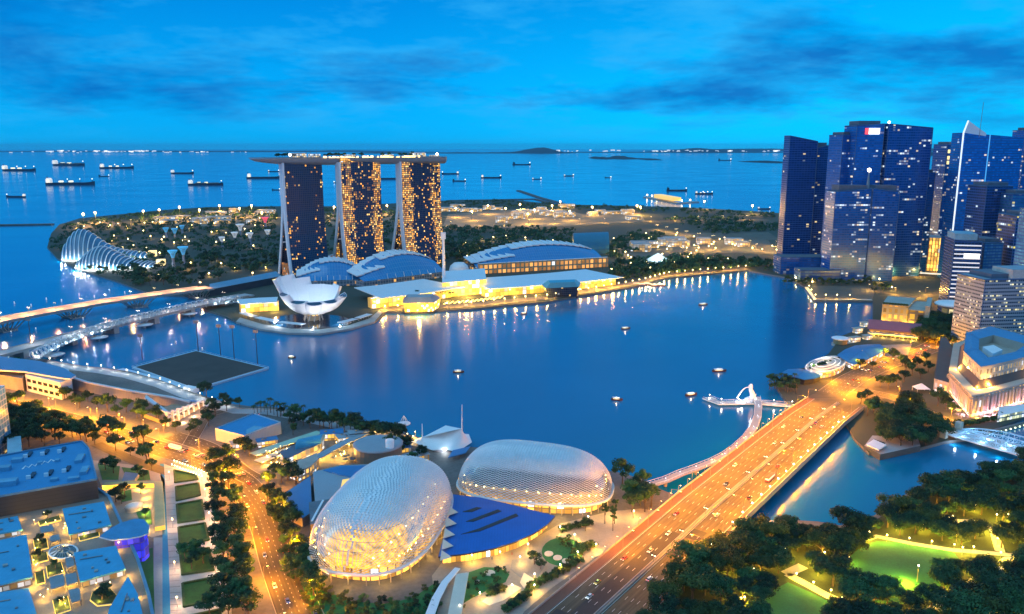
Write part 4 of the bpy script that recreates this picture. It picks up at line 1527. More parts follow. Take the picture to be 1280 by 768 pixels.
# white tensile roof near the events lawn
t = thing('tent', 'white peaked tent roof lit from inside on the far promenade', 'tent', (*at(822, 331), 0))
mb = MB()
tp = [at(800, 330), at(822, 333), at(842, 329), at(824, 325)]
cx_, cy__ = sum(p[0] for p in tp) / 4, sum(p[1] for p in tp) / 4
for k in range(4):
    p, q = tp[k], tp[(k + 1) % 4]
    m_ = lerp(p, q, .5); m_ = lerp(m_, (cx_, cy__), .25)
    mb.face([(*p, 4), (*m_, 7), (cx_, cy__, 22)], 0, None, True); mb.face([(*m_, 7), (*q, 4), (cx_, cy__, 22)], 0, None, True)
mb.build('membrane', M_SHELL, t)
lamp_light(t, (cx_, cy__ - 20, 20), 60000, (.8, 1, .9), 2)

# ------------------------------------------------------------------ lotus shaped museum
M_PETAL = pm('petal_shell', (0.76, 0.76, 0.77), 0.5, 0.06, 0.05)
mc = at(392, 400)
t = thing('lotus_museum', 'white lotus shaped museum with upturned petals on the waterfront', 'museum', (*mc, 0))
PET = [(-176, 47, 50), (-143, 40, 31), (-108, 36, 22), (-72, 36, 20), (-38, 38, 21), (-5, 43, 26), (30, 36, 36), (62, 34, 34), (95, 34, 34), (128, 40, 44), (156, 44, 50)]
for ang, R_, Z in [(p_[0], p_[1] * .88, p_[2] * .92) for p_ in PET]:
    a = radians(ang)
    rows, top_r = [], []
    n = 12
    hw0 = 0.30
    for i in range(n + 1):
        k = i / n
        r = 7 + (R_ - 7) * k
        z = 14 + Z * (k ** 1.75) * .95
        w = 2.6 + 12.0 * sin(min(1, k * 1.05) * pi * .62) * (R_ / 44) ** .3
        row = []
        for j in range(9):
            th = pi * j / 8
            dw = -cos(th) * w
            dd = sin(th) * w * .55
            # keel drops outward-down from the petal's plane
            slope = atan2(Z * .92 * 2 * k, R_ - 7)
            rr = r + dd * sin(slope)
            zz = z - dd * cos(slope)
            row.append((mc[0] + cos(a) * rr - sin(a) * dw, mc[1] + sin(a) * rr + cos(a) * dw, zz))
        rows.append(row)
    mb = MB(); mb.grid(rows, 0, True)
    mb.grid([[r[0], r[8]] for r in rows], 0, False)
    mb.face(rows[-1])
    pt = mb.build('petal', M_PETAL, t)
    tipr = rows[-1]
    cpt = [lerp(p, (sum(q[0] for q in tipr) / 9, sum(q[1] for q in tipr) / 9, sum(q[2] for q in tipr) / 9), .18) for p in tipr]
    off = (cos(a) * .25, sin(a) * .25, .12)
    MB().face([(p[0] + off[0], p[1] + off[1], p[2] + off[2]) for p in cpt]) if False else None
    mb = MB(); mb.face([(p[0] + off[0], p[1] + off[1], p[2] + off[2]) for p in cpt]); mb.build('skylight', pm('skylight_glass', (.03, .08, .14), .1, .1, spec=.8), pt)
MB().lathe([(5, 3), (6, 12), (15, 17), (23, 24), (24, 25), (18, 21), (6, 16)], (mc[0], mc[1], 0), 24).build('bowl', M_PETAL, t)
for k in range(10):
    a = 2 * pi * k / 10
    MB().tube([(mc[0] + 12 * cos(a), mc[1] + 12 * sin(a), GZ), (mc[0] + 9 * cos(a + .4), mc[1] + 9 * sin(a + .4), 16)], .7, 6).build('column', M_STEEL, t)
MB().lathe([(7.5, GZ), (7.5, 13)], (mc[0], mc[1], 0), 16).build('foyer', facade('lotus_foyer', 3, 4, .9, glass=(.3, .2, .1), frame=(.2, .16, .1), e=1.4, warm=(1, .6, .15), thr=.2), t)
for dx, dy, pw in ((-36, -34, 26000), (10, -46, 26000), (40, -30, 22000), (-50, 0, 26000)):
    lamp_light(t, (mc[0] + dx, mc[1] + dy, 5), pw, (.92, .95, 1), 1.0)
lamp_light(t, (mc[0], mc[1] - 2, 34), 16000, (.92, .96, 1), 2.0)
# lily pond terrace and its stepped apron with lit canopies
M_POND = pm('pond_water', (0.01, 0.03, 0.05), 0.1, 0.2)
structure(MB().prism(pts(ell(388, 402, 52, 9.5, 28), GZ + .3), GZ, GZ + .3).build('pond', M_POND))
lawnp = [(300, 397), (330, 406), (365, 411), (400, 412), (435, 407), (462, 398), (474, 388), (478, 391), (468, 402), (438, 411), (400, 417), (360, 416), (325, 411), (295, 402)]
structure(MB().prism(pts(lawnp, GZ + .5), GZ - 2, GZ + .5).build('promenade', M_CONC))
for i, (a_, b_) in enumerate((((303, 395), (318, 400)), ((322, 401), (345, 406)), ((350, 407), (380, 410)), ((425, 408), (444, 403)), ((447, 402), (462, 397)))):
    p, q = at(*a_), at(*b_)
    tt = thing('shelter', ['white roofed shelter at the left end of the curved museum quay', 'white roofed shelter second from the left on the curved museum quay', 'white roofed shelter just left of the middle of the curved museum quay', 'white roofed shelter right of the lotus stem on the curved museum quay', 'white roofed shelter at the right end of the curved museum quay'][i], 'shelter', (*p, 0))
    MB().ribbon([p, q], 9, 7, 0, .6).build('roof', M_SHELL, tt)
    for k in range(5):
        MB().tube([(*lerp(p, q, (k + .5) / 5), GZ), (*lerp(p, q, (k + .5) / 5), 6.5)], .25, 5).build('post', M_STEEL, tt)

# ------------------------------------------------------------------ pavilions on the water
def crystal(label, l, r, h, mat, roof, base_h=2.5, dep=30):
    a, b = at(*l, 1), at(*r, 1)
    t = thing('water_pavilion', label, 'pavilion', (*lerp(a, b, .5), 0))
    poly = [a, b, (b[0] + 6, b[1] + dep), (a[0] - 4, a[1] + dep)]
    MB().prism(poly, -1, base_h).build('plinth', M_DARK, t)
    ins = lambda k: [lerp(p, (sum(q[0] for q in poly) / 4, sum(q[1] for q in poly) / 4), k) for p in poly]
    MB().loft(ins(.06), base_h, ins(-.04), h, 0, 0, False).build('glass_wall', mat, t)
    MB().loft(ins(-.05), h, ins(.25), h + 7, 0, 1).build('roof', roof, t)
    return t


cp = crystal('gold lit glass pavilion standing in the bay near the museum', (505, 392), (542, 391), 15,
             facade('pavilion_gold', 3, 3, 1.0, glass=(.4, .3, .1), frame=(.35, .25, .08), fu=.06, fv=.06, e=2.0, warm=(1, .52, .03), coolf=.1, thr=.1, glow=.5), [M_STEEL, M_PODR])
lamp_light(cp, (*at(524, 397, 0), 6), 90000, GOLD, 2)
crystal('dark glass pavilion with pale blue pointed roof by the far quay', (683, 374), (722, 372), 17,
        facade('pavilion_dark', 3, 3, .08, glass=(.02, .03, .05), frame=(.04, .05, .07), e=.6, thr=.5), [pm('teal_glass_roof', (.10, .30, .36), .25, .1), pm('teal_glass_roof', (.10, .30, .36), .25, .1)])

# promenade along the bay in front of the mall: boardwalk with light strips
prom = pts([(476, 388), (510, 386), (550, 384.5), (590, 382.5), (640, 377), (680, 373.5), (720, 367), (760, 360.5), (800, 353.5), (830, 345), (880, 340.5), (935, 336)])
structure(MB().ribbon(prom, 18, GZ + .25, 0, 1.5).build('promenade', pm('boardwalk', (.16, .13, .10), .8, .2)))
structure(MB().ribbon([(x, y + 14) for x, y in prom], 8, GZ + .3, 0, .5).build('promenade', M_PAVE))
lp = make_lamp('promenade_lamp', 'small warm lamp on the promenade across the bay', 'lamps along the far promenade', 6, (), 0.8, M_LAMPO, 16000, GOLD, r=.12)
place(lp, [(x, y, GZ + .3, 0) for x, y, a in along(prom, 17, -5, 5)])
mb = MB()
for x, y, a in along(pts([(556, 379.5), (590, 377), (630, 371.5)]), 7.5, 0, 2):
    mb.box((x, y, GZ + .4), (2.2, 20, .5), -.25)
tag(mb.build('light_bench', em('step_light', (1, .66, .16), 2.4)), 'row of gold light strips on the boardwalk steps of the event plaza', 'lights')
# far right edge of the bay: events lawn and jetty
structure(MB().prism(pts([(1020, 374), (1090, 375), (1095, 362), (1075, 357), (1008, 358)], GZ + .2), GZ - 3, GZ + .2).build('lawn', pm('dry_lawn', (.10, .10, .085), .95, .25, .03)))
structure(MB().ribbon(pts([(1008, 359), (1019, 374.5), (1070, 374.6), (1090, 375)], GZ + .4), 5, GZ + .5, 0, 2).build('promenade', M_SANDL))
lp = make_lamp('quay_lamp', 'warm globe lamp at the corner of the events lawn quay', 'lamps on the events lawn quay', 5, (), .7, M_LAMPO, 9000, GOLD, r=.12)
place(lp, [(*at(x, y), GZ + .5, 0) for x, y in ((1011, 362), (1014, 367), (1019, 373.5), (1032, 373.6), (1046, 373.7), (1062, 373.7))])
# ------------------------------------------------------------------ expressway bridge with fan piers (far left)
M_ORBR = pm('pinkish_deck', (0.42, 0.30, 0.22), 0.8, 0.12, 0.03)
p = pts([(-40, 410), (0, 400), (60, 389), (130, 377), (200, 367), (262, 359)], 14)
t = thing('expressway_bridge', 'long orange lit expressway bridge on fan shaped piers, farthest left', 'bridge', (*p[2], 0))
MB().ribbon(p, 30, 14, 0, 2.4, 1).build('deck', [M_ORBR, M_CONC], t)
for d in (-15.2, 15.2):
    q = [(x - sin(a) * d, y + cos(a) * d) for x, y, a in along(p, 20)]
    MB().ribbon(q, .5, 15.1, 0, 1.2).build('parapet', M_CONC, t)
for (x, y, a) in along(p, 88, 0, 48):
    mb = MB()
    for k in range(-3, 4):
        for w in (-9, 9):
            bx, by = x - sin(a) * w, y + cos(a) * w
            mb.tube([(bx + cos(a) * k * 2, by + sin(a) * k * 2, -1), (bx + cos(a) * k * 8, by + sin(a) * k * 8, 12.2)], .8, 5)
    mb.box((x, y, -1.5), (18, 26, 2.6), a)
    mb.build('fan_pier', M_CONC, t)
lp = make_lamp('street_lamp', 'lamp post on the long orange expressway bridge', 'lamps on the expressway bridge', 9, (2, -2), .55, M_LAMPO, 52000, (1, .50, .22))
place(lp, [(x, y, 14, a + pi / 2) for x, y, a in along(p, 34, 0, 12)])

# ------------------------------------------------------------------ road bridge and double helix footbridge
VB = [(-40, 452), (0, 442), (60, 427), (120, 411), (180, 397), (240, 383), (285, 373), (312, 368)]
p = pts(VB, 9)
t = thing('road_bridge', 'pale grey road bridge running beside the helix footbridge', 'bridge', (*p[2], 0))
M_PALED = pm('pale_deck', (0.34, 0.35, 0.36), .8, .15, .03)
MB().ribbon(p, 22, 9, 0, 1.8, 1).build('deck', [M_PALED, M_CONC], t)
for d in (-11, 11):
    q = [(x - sin(a) * d, y + cos(a) * d) for x, y, a in along(p, 18)]
    MB().ribbon(q, .5, 10.1, 0, 1.2).build('parapet', M_CONC, t)
for (x, y, a) in along(p, 60, 0, 55):
    mb = MB(); mb.box((x, y, -1.5), (7, 22, 9), a); mb.build('pier', M_CONC, t)
lp = make_lamp('street_lamp', 'tall lamp post on the pale road bridge by the helix', 'lamps on the pale road bridge', 10, (2, -2), .4, M_LAMPW, 7000, (1, .85, .7))
place(lp, [(x, y, 9, a + pi / 2) for x, y, a in along(p, 48, 0, 25)])

HX = [(44, 448), (58, 440), (78, 430), (105, 420), (135, 411), (170, 402), (210, 392), (250, 383), (285, 378), (305, 377)]
hp = pts(HX, 8)
hp2 = [(x, y) for x, y, a in along(hp, 2.2)]
t = thing('helix_footbridge', 'pale blue double helix steel footbridge curving across the water', 'footbridge', (*hp[4], 0))
MB().ribbon(hp2[::3], 6, 7.6, 0, .6).build('deck', M_FOOT, t)
M_HELIX = pm('helix_steel', (.55, .60, .64), .3, .08, metal=.5)
for ph, r, nm in ((0, 5.6, 'outer_helix'), (pi, 5.6, 'outer_helix'), (pi / 2, 4.6, 'inner_helix'), (3 * pi / 2, 4.6, 'inner_helix')):
    path = []
    for i, (x, y) in enumerate(hp2):
        x2, y2 = hp2[min(i + 1, len(hp2) - 1)]; x1, y1 = hp2[max(0, i - 1)]
        a = atan2(y2 - y1, x2 - x1)
        th = i * 2.2 / 18.0 * 2 * pi * (1 if r > 5 else -1) + ph
        path.append((x - sin(a) * cos(th) * r, y + cos(a) * cos(th) * r, 11 + sin(th) * r))
    MB().tube(path, .34, 5).build(nm, M_HELIX, t)
mb = MB()
for i in range(0, len(hp2) - 1, 2):
    x, y = hp2[i]; x2, y2 = hp2[i + 1]; a = atan2(y2 - y, x2 - x)
    ring = [(x - sin(a) * cos(k / 8 * 2 * pi) * 5, y + cos(a) * cos(k / 8 * 2 * pi) * 5, 11 + 5 * sin(k / 8 * 2 * pi)) for k in range(9)]
    mb.tube(ring, .13, 3, cap=False)
mb.build('hoop', M_HELIX, t)
for i, k in enumerate((.12, .35, .55, .76)):
    x, y = hp2[int(len(hp2) * k)]
    for s_ in (-1, 1):
        MB().tube([(x, y, -1), (x + 6 * s_, y + 1, 7.4)], [1.0, .7], 6).build('strut', M_HELIX, t)
    MB().lathe([(9, 3.2), (10, 3.9), (10.5, 4.1), (0.01, 4.2)], (x + 6, y - 9, 0), 14).build('viewing_pod', M_WHITE, t)
    MB().tube([(x + 6, y - 9, -1), (x + 6, y - 9, 3.4)], 1.2, 6).build('pod_column', M_HELIX, t)
fl2 = make_lamp('deck_light', 'blue white deck light inside the helix footbridge', 'deck lights in the helix footbridge', 1.2, (), .25, em('blue_white_lamp', (0.75, 0.9, 1), 5), 2600, (.6, .85, 1), r=.05)
place(fl2, [(x, y, 7.7, 0) for x, y, a in along(hp, 15, 0, 6)])

# breakwaters and the far jetty
M_ROCK = pm('rock_armour', (.10, .10, .10), .95, .4, .05, bump=.4)
for lab, path, w in (('long thin breakwater at the far left', [(-60, 281), (0, 281), (66, 280)], 24), ('slanting breakwater behind the right hotel tower', [(648, 238), (675, 247), (705, 255)], 22), ('low breakwater along the far shore behind the towers', [(560, 250.5), (620, 249.5), (668, 248.5), (690, 254)], 18)):
    p = pts(path, 3)
    o = MB().ribbon(p, w, 3.2, 0, 5).build('breakwater', M_ROCK, None, origin=(*p[0], 0)); tag(o, lab, 'breakwater')
p = pts([(808, 246), (830, 250), (848, 254), (870, 252)], 4)
t = thing('jetty', 'gold lit ferry jetty reaching into the sea', 'jetty', (*p[0], 0))
MB().ribbon(p, 30, 4, 0, 5).build('deck', M_CONC, t)
MB().ribbon(pts([(822, 249), (846, 253.5)], 4), 34, 24, 0, 14).build('terminal', [em('terminal_glow', (1, .55, .12), .9)], t)
for (x, y, a) in along(p, 60, 0, 10):
    MB().ball((x, y, 12), 3, 6).build('lamp', M_LAMPO, t)

# ------------------------------------------------------------------ ribbed glass conservatories
M_RIBW = pm('white_rib', (.76, .78, .80), .4, .05)
M_CONSG = pm('conservatory_glass', (.05, .16, .26), .12, .2, .05, spec=.8)


def conservatory(label, c, L, Wd, Hh, ax, peak, nr, glow):
    t = thing('conservatory', label, 'conservatory', (*c, 0))
    ca, sa = cos(ax), sin(ax)

    def P(k, w, o=0.0):
        x = (k - .5) * L
        env = max(.0, sin(pi * min(1, max(0, k)))) ** .55
        h = Hh * (math.exp(-((k - peak) / .30) ** 2) * .85 + .15) * env
        hw = Wd * .5 * (.25 + .75 * env)
        th = w * pi
        y = -cos(th) * hw
        z = sin(th) ** .8 * h if 0 < w < 1 else 0
        lean = z * .22
        return (c[0] + x * ca - (y + lean) * sa * 1.0, c[1] + x * sa + (y + lean) * ca, GZ + z + (o if z > 1 else 0))
    MB().grid([[P(i / 40, j / 14) for j in range(15)] for i in range(1, 40)]).build('glass_skin', M_CONSG, t)
    for i in range(nr):
        k = (i + 1) / (nr + 1)
        MB().tube([P(k, j / 16, 1.5 + .0) for j in range(17)], 1.0, 5).build('rib', M_RIBW, t)
    for i in range(nr):
        k = (i + 1) / (nr + 1)
        b_ = P(k, 0.02)
        lamp_light(t, (b_[0], b_[1] - 6, GZ + 2), glow, (.95, .93, .9), .8)
    lamp_light(t, (P(.98, .5)[0] + 6, P(.98, .5)[1], 12), glow * 5, GOLD, 1.5)
    MB().box((P(.99, .5)[0] + 4, P(.99, .5)[1], GZ), (14, 12, 11), ax).build('entrance_hall', em('hall_glow', (1, .70, .30), 1.3), t)
    return t


g1 = at(122, 330)
conservatory('tall ribbed white conservatory, behind the lower one on the left shore', at(134, 322), 165, 95, 78, radians(14), .12, 19, 9000)
conservatory('low ribbed white conservatory at the water edge on the left shore', at(148, 333), 145, 90, 42, radians(10), .22, 20, 12000)

# supertrees: steel trunks with flared funnels
M_VIOLET = pm('funnel_steel', (.30, .32, .40), .5, .15)
def supertree(label, group, x, y, h, col, e):
    t = thing('supertree', label, 'supertree', (x, y, GZ), group)
    MB().lathe([(3.2, 0), (2.2, h * .3), (2.3, h * .6), (4.5, h * .82)], (x, y, GZ), 10).build('trunk', M_VIOLET, t)
    mb = MB()
    for k in range(18):
        a = 2 * pi * k / 18
        mb.tube([(x + 2.2 * cos(a), y + 2.2 * sin(a), GZ + h * .55), (x + 4.5 * cos(a), y + 4.5 * sin(a), GZ + h * .82), (x + h * .30 * cos(a), y + h * .30 * sin(a), GZ + h)], .45, 4)
    mb.lathe([(h * .30, h), (h * .22, h * .93), (h * .30 + .3, h + .8)], (x, y, GZ), 18)
    mb.build('funnel', em('funnel_%s' % label.split()[0], col, e), t)
    return t


for i, (px, py, h) in enumerate([(208, 297, 32), (219, 299, 34), (228, 292, 28), (217, 333, 40), (230, 330, 44), (278, 309, 30), (294, 305, 36), (301, 298, 46), (313, 306, 36), (335, 300, 32)]):
    x, y = at(px, py)
    blue = i < 5
    supertree(('blue lit funnel shaped steel tree in the gardens behind the conservatories' if blue else 'white lit funnel shaped steel tree left of the hotel towers'), 'blue lit steel trees' if blue else 'white lit steel trees', x, y, h * .72, (.12, .55, 1) if blue else (.85, .92, 1), .28 if blue else .26)
x, y = at(332, 286)
supertree('red lit funnel shaped steel tree beside the left hotel tower', None, x, y, 30, (1, .12, .2), .7)

# long blue roofed transport hall at the bridgehead
t = thing('station_hall', 'long blue flat roofed hall at the end of the bridges', 'hall', (*at(300, 352), 0))
MB().prism(pts([(262, 363), (262, 356), (345, 340), (352, 346)], 12), GZ, 13, 0, 1).build('body', [pm('dark_wall', (.03, .04, .06), .6), pm('station_roof', (.10, .22, .32), .4, .12)], t)

# ------------------------------------------------------------------ floating pitch
PF = [(165, 459), (245, 438), (336, 460), (244, 487)]
P2 = pts(PF, 1.6)
t = thing('floating_platform', 'dark floating stage with pale blue edge moored off the left shore', 'floating stage', (*at(245, 462), 0))
cpf = (sum(q[0] for q in P2) / 4, sum(q[1] for q in P2) / 4)
MB().prism(P2, -.6, 1.6, 0, 0).build('pontoon', pm('pontoon_blue', (.30, .50, .62), .5, .1), t)
MB().prism([lerp(q, cpf, .055) for q in P2], 1.5, 1.75).build('pitch', pm('worn_turf', (.055, .052, .048), .95, .25, .05, fine=.6), t)
mb = MB()
for i in range(4):
    a, b = P2[i], P2[(i + 1) % 4]
    for k in range(14):
        q = lerp(a, b, k / 14)
        mb.tube([(*q, 1.6), (*q, 2.7)], .1, 4)
    mb.tube([(*a, 2.7), (*b, 2.7)], .09, 4)
mb.build('railing', M_WHITE, t)
MB().box((*at(239, 489, 1), .5), (14, 6, 4.4), -.5).build('gangway_house', M_WHITE, t)
p = pts([(150, 462), (195, 473), (240, 488)], 1.2)
tag(MB().ribbon(p, 7, 1.8, 0, 1.4).build('pontoon_walk', pm('pontoon_blue', (.30, .50, .62), .5), origin=(*p[0], 0)), 'pale blue pontoon walkway along the near side of the floating stage', 'walkway')


def mast(px, py, top_py, lab, grp):
    x, y = at(px, py, 0)
    t = thing('floodlight_mast', lab, 'floodlight', (x, y, 0), grp)
    h = hgt(y, top_py)
    MB().tube([(x, y, -1), (x, y, h)], [.5, .3], 6).build('pole', M_DARK, t)
    MB().box((x, y - .5, h - 1), (5, .8, 3)).build('lamp_rack', M_STEEL, t)
    return t


for px, py, ty in ((178, 450, 420), (248, 441, 403), (276, 446, 408), (293, 450, 409), (322, 455, 415), (40, 439, 400)):
    mast(px, py, ty, 'thin dark floodlight mast standing in the water around the floating stage', 'floodlight masts around the floating stage')

# ------------------------------------------------------------------ grandstand on the left shore
M_SEATB = lines('stand_seats', (.03, .16, .42), (.10, .28, .55), 1.4, .35, 'v', .6)
M_STANDW = pm('stand_wall', (.62, .64, .68), .6, .1)
t = thing('grandstand', 'long curved grandstand with blue seats on the left shore', 'grandstand', (*at(150, 500), 0))
base = [(-60, 462), (0, 468), (60, 480), (110, 491), (160, 500), (215, 509), (238, 512)]
fr = pts([(x + 14, y - 10) for x, y in base], 3)
bk = pts(base, GZ)
rows, uvs = [], []
n = len(base)
hback = [17, 17, 17, 12, 11, 11, 9]
for i in range(n):
    row, uvr = [], []
    for j in range(7):
        v = j / 6
        x, y = lerp(fr[i], bk[i], v)
        row.append((x, y, 3 + (hback[i] - 3) * v)); uvr.append((i * 40, v * 28))
    rows.append(row); uvs.append(uvr)
MB().grid(rows, 0, False, False, uvs).build('seating', M_SEATB, t)
mb = MB()
for i in range(n - 1):
    mb.face([(*bk[i], GZ), (*bk[i + 1], GZ), (*bk[i + 1], hback[i + 1]), (*bk[i], hback[i])], 0, [(i * 40, 0), (i * 40 + 40, 0), (i * 40 + 40, 12), (i * 40, 12)])
mb.build('rear_wall', lines('stand_rear', (.30, .29, .30), (.20, .19, .20), 1.5, .2, 'u', .8), t)
mb = MB()
mb.ribbon(bk, 2.2, [h + .6 for h in hback], 0, 1.2); mb.build('coping', M_STANDW, t)
mb = MB()
for k in (.15, .32, .5, .68, .85):
    i = int(k * (n - 1)); f = k * (n - 1) - i
    a = lerp(fr[i], fr[i + 1], f); b = lerp(bk[i], bk[i + 1], f)
    hh = hback[i] + (hback[i + 1] - hback[i]) * f
    mb.face([(a[0], a[1], 3.15), (a[0] + 2.2, a[1], 3.15), (b[0] + 2.2, b[1], hh + .15), (b[0], b[1], hh + .15)])
mb.build('aisle', M_SANDL, t)
# lounge block with white front
t = thing('clubhouse', 'white fronted block with rows of dark windows and a big overhanging roof behind the grandstand', 'building', (*at(60, 500), 0))
q = pts([(34, 489), (78, 500), (92, 494), (88, 482), (46, 472)], GZ)
MB().prism(q, GZ, 18, 0, 0).build('wall', M_STANDW, t)
rowsw = [(.10, 5, 12.0), (.10, 5, 6.5)]
a, b = q[0], q[1]
d = Vector((b[0] - a[0], b[1] - a[1])); L = d.length; d.normalize(); ang = atan2(d.y, d.x)
for z in (5.0, 11.5):
    for k in range(6):
        c_ = Vector(a) + d * (L * (k + .6) / 6.4) + Vector((d.y, -d.x)) * .06
        MB().box((c_.x, c_.y, z), (L / 9.5, .25, 2.8), ang).build('window', M_GLASSD, t)
MB().prism(pts([(-30, 443), (0, 446), (50, 452), (80, 461), (95, 470), (88, 474), (77, 473), (31, 465), (0, 463), (-30, 461)], 20), 19, 20.4, 0, 1, True, True).build('roof', [M_STANDW, lines('stand_roof', (.10, .25, .42), (.06, .17, .32), 3.2, .6, 'u', .4)], t)
MB().prism(pts([(-30, 480), (30, 490), (33, 486), (-30, 472)], GZ), GZ, 15).build('stair_wall', pm('stand_grey', (.25, .24, .24), .8), t)
# white arcaded frame building at the road end of the stand
t = thing('arcade_frame', 'white arcaded concrete frame with lit bays at the road end of the grandstand', 'building', (*at(230, 520), 0))
a, b = at(210, 533), at(254, 508)
d = Vector((b[0] - a[0], b[1] - a[1])); L = d.length; d.normalize(); nn = Vector((d.y, -d.x))
for z in (GZ, 6.4, 10.4):
    for o in (0,):
        pass
mb = MB()
for k in range(8):
    c_ = Vector(a) + d * (L * k / 7)
    mb.box((c_.x, c_.y, GZ), (1.2, 1.8, 12 - k * .9), atan2(d.y, d.x))
mb.build('column', M_STANDW, t)
for z0_, fall in ((4.4, .0), (8.2, .25), (11.6, .9)):
    mb = MB()
    p0, p1 = Vector(a), Vector(b)
    mb.loft([(p0.x, p0.y), (p1.x, p1.y), (p1.x - nn.x * 2, p1.y - nn.y * 2), (p0.x - nn.x * 2, p0.y - nn.y * 2)], [z0_, z0_ - fall * 6, z0_ - fall * 6, z0_],
            [(p0.x, p0.y), (p1.x, p1.y), (p1.x - nn.x * 2, p1.y - nn.y * 2), (p0.x - nn.x * 2, p0.y - nn.y * 2)], [z0_ + 1.1, z0_ + 1.1 - fall * 6, z0_ + 1.1 - fall * 6, z0_ + 1.1])
    mb.build('beam', M_STANDW, t)
MB().prism([a, b, (b[0] - nn.x * 20, b[1] - nn.y * 20 + 2), at(180, 522)], GZ, 5.5).build('rear_wall', pm('warm_wall', (.35, .28, .2), .8), t)
mb = MB(); mb.loft([at(182, 512), a, (a[0] + 1, a[1] + 3), at(184, 508)], [11, 12, 12, 11], [at(182, 512), a, (a[0] + 1, a[1] + 3), at(184, 508)], [12.6, 13, 13, 12.6]); mb.build('canopy_frame', M_STANDW, t)
for k in (.2, .5, .8):
    c_ = Vector(a) + d * L * k + nn * 7
    lamp_light(t, (c_.x, c_.y, 4), 9000, (1, .5, .22), .4)
# shore promenade with lights
prom2 = pts([(60, 452), (95, 458), (130, 462), (165, 468), (205, 479), (240, 493), (270, 503), (300, 511), (340, 512), (380, 519), (420, 528), (470, 538), (520, 549), (560, 559)])
structure(MB().ribbon([(x, y - 7) for x, y in prom2], 12, GZ + .12, 0, .1).build('promenade', pm('shore_paving', (.36, .37, .38), .75, .15, .05)))
structure(MB().ribbon(prom2, 1.2, GZ + .6, 0, .9).build('kerb', M_CONC))
lp = make_lamp('promenade_lamp', 'white globe lamp on the near left shore promenade', 'globe lamps along the near left promenade', 4.5, (), .4, M_LAMPW, 1500, (1, .95, .85), r=.08)
place(lp, [(x, y - 3, GZ + .1, 0) for x, y, a in along(prom2[:8], 18, 0, 6)])
# ------------------------------------------------------------------ office towers
BG = dict(glass=(.016, .15, .50), frame=(.008, .08, .30), metal=.30, rough=.22, frame_metal=.2, warm=(1, .80, .45), cool=(.80, .95, 1), coolf=.7)


def tower_box(px0, px1, ybase, ytop, turn=0.0, depth=38, ytop_r=None):
    """footprint whose front edge runs from pixel column px0 to px1 at ground row ybase"""
    a, b = at(px0, ybase), at(px1, ybase)
    b = (b[0], b[1] + turn)
    k = hypot(b[0] - a[0], b[1] - a[1])
    n = (-(b[1] - a[1]) / k, (b[0] - a[0]) / k)
    poly = [a, b, (b[0] + n[0] * depth, b[1] + n[1] * depth), (a[0] + n[0] * depth, a[1] + n[1] * depth)]
    za = hgt(a[1], ytop)
    zb = hgt(b[1], ytop_r if ytop_r is not None else ytop)
    return poly, za, zb


def tower(label, px0, px1, ybase, ytop, mat, turn=0.0, depth=38, ytop_r=None, crown=None, roof=None, name='office_tower', plant=True):
    poly, za, zb = tower_box(px0, px1, ybase, ytop, turn, depth, ytop_r)
    c = (sum(p[0] for p in poly) / 4, sum(p[1] for p in poly) / 4)
    t = thing(name, label, 'tower', (*c, 0))
    mb = MB()
    mb.loft(poly, GZ, poly, [za, zb, zb, za], 0, 1)
    mb.build('glazed_shaft', [mat, roof or pm('tower_roof', (.12, .14, .17), .7)], t)
    ins = [lerp(p, c, .22) for p in poly]
    zt = min(za, zb)
    if plant and abs(za - zb) < 6:
        MB().prism(ins, zt, max(za, zb) + 5).build('plant_room', pm('plant_room', (.10, .13, .18), .6), t)
    rail = MB()
    pp = [(p[0], p[1], z) for p, z in zip(poly, [za, zb, zb, za])]
    for i in range(4):
        rail.tube([pp[i], pp[(i + 1) % 4]], .7, 4)
    rail.build('parapet', pm('tower_parapet', (.04, .12, .28), .5), t)
    # corner mullions
    for p, z in zip(poly[:2], (za, zb)):
        MB().tube([(*p, GZ), (*p, z)], .55, 4).build('corner_mullion', pm('tower_parapet', (.04, .12, .28), .5), t)
    return t, poly, za, zb


def F(nm, cw, ch, frac, seed, **k):
    d = dict(BG); d.update(e=.75, seed=seed, thr=.54, cluster=.14, fu=.05, fv=.26, cu=1.0, cv=1.6)
    d.update(k)
    return facade(nm, cw * 1.3, ch, frac * .24, **d)


# residential pair at the left of the cluster
tower('dark blue apartment tower with slanted top, leftmost of the skyscrapers', 977, 1012, 332, 170, F('fc_a', 4, 4, .16, 1.0, glass=(.01, .07, .27), warm=(1, .8, .35), coolf=.25), 4, 26, 177)
tower('narrower dark blue apartment tower with sloping roof, second from the left of the skyscrapers', 1011.5, 1027, 331, 185, F('fc_b', 4, 4, .22, 2.0, glass=(.01, .07, .26), warm=(1, .78, .3), coolf=.25), 8, 30, 182)
# bank centre cluster
tower('dark slab tower half hidden behind the tower with the red and white sign', 1040, 1062, 344, 169, F('fc_c', 3, 4.2, .10, 3.0, rowp=.05), 6, 40)
ts, poly, za, zb = tower('tall blue glass tower with a red and white lit sign near its top', 1056, 1090, 346, 157, F('fc_d', 3, 4.2, .13, 4.0, rowp=.06), 3, 44, 155)
a, b = Vector((*poly[0], 0)), Vector((*poly[1], 0))
d = (b - a); L = d.length; d.normalize(); n = Vector((d.y, -d.x, 0)); an = atan2(d.y, d.x)
cc = a + d * L * .62 + n * 1.0
MB().box((cc.x, cc.y, za - 14), (L * .40, 1.2, 9.5), an).build('sign', em('sign_white', (1, .93, .88), 3.2), ts)
cc = a + d * L * .36 + n * 1.3
MB().box((cc.x, cc.y, za - 14), (L * .12, 1.2, 9.5), an).build('sign', em('sign_red', (1, .05, .06), 2.6), ts)
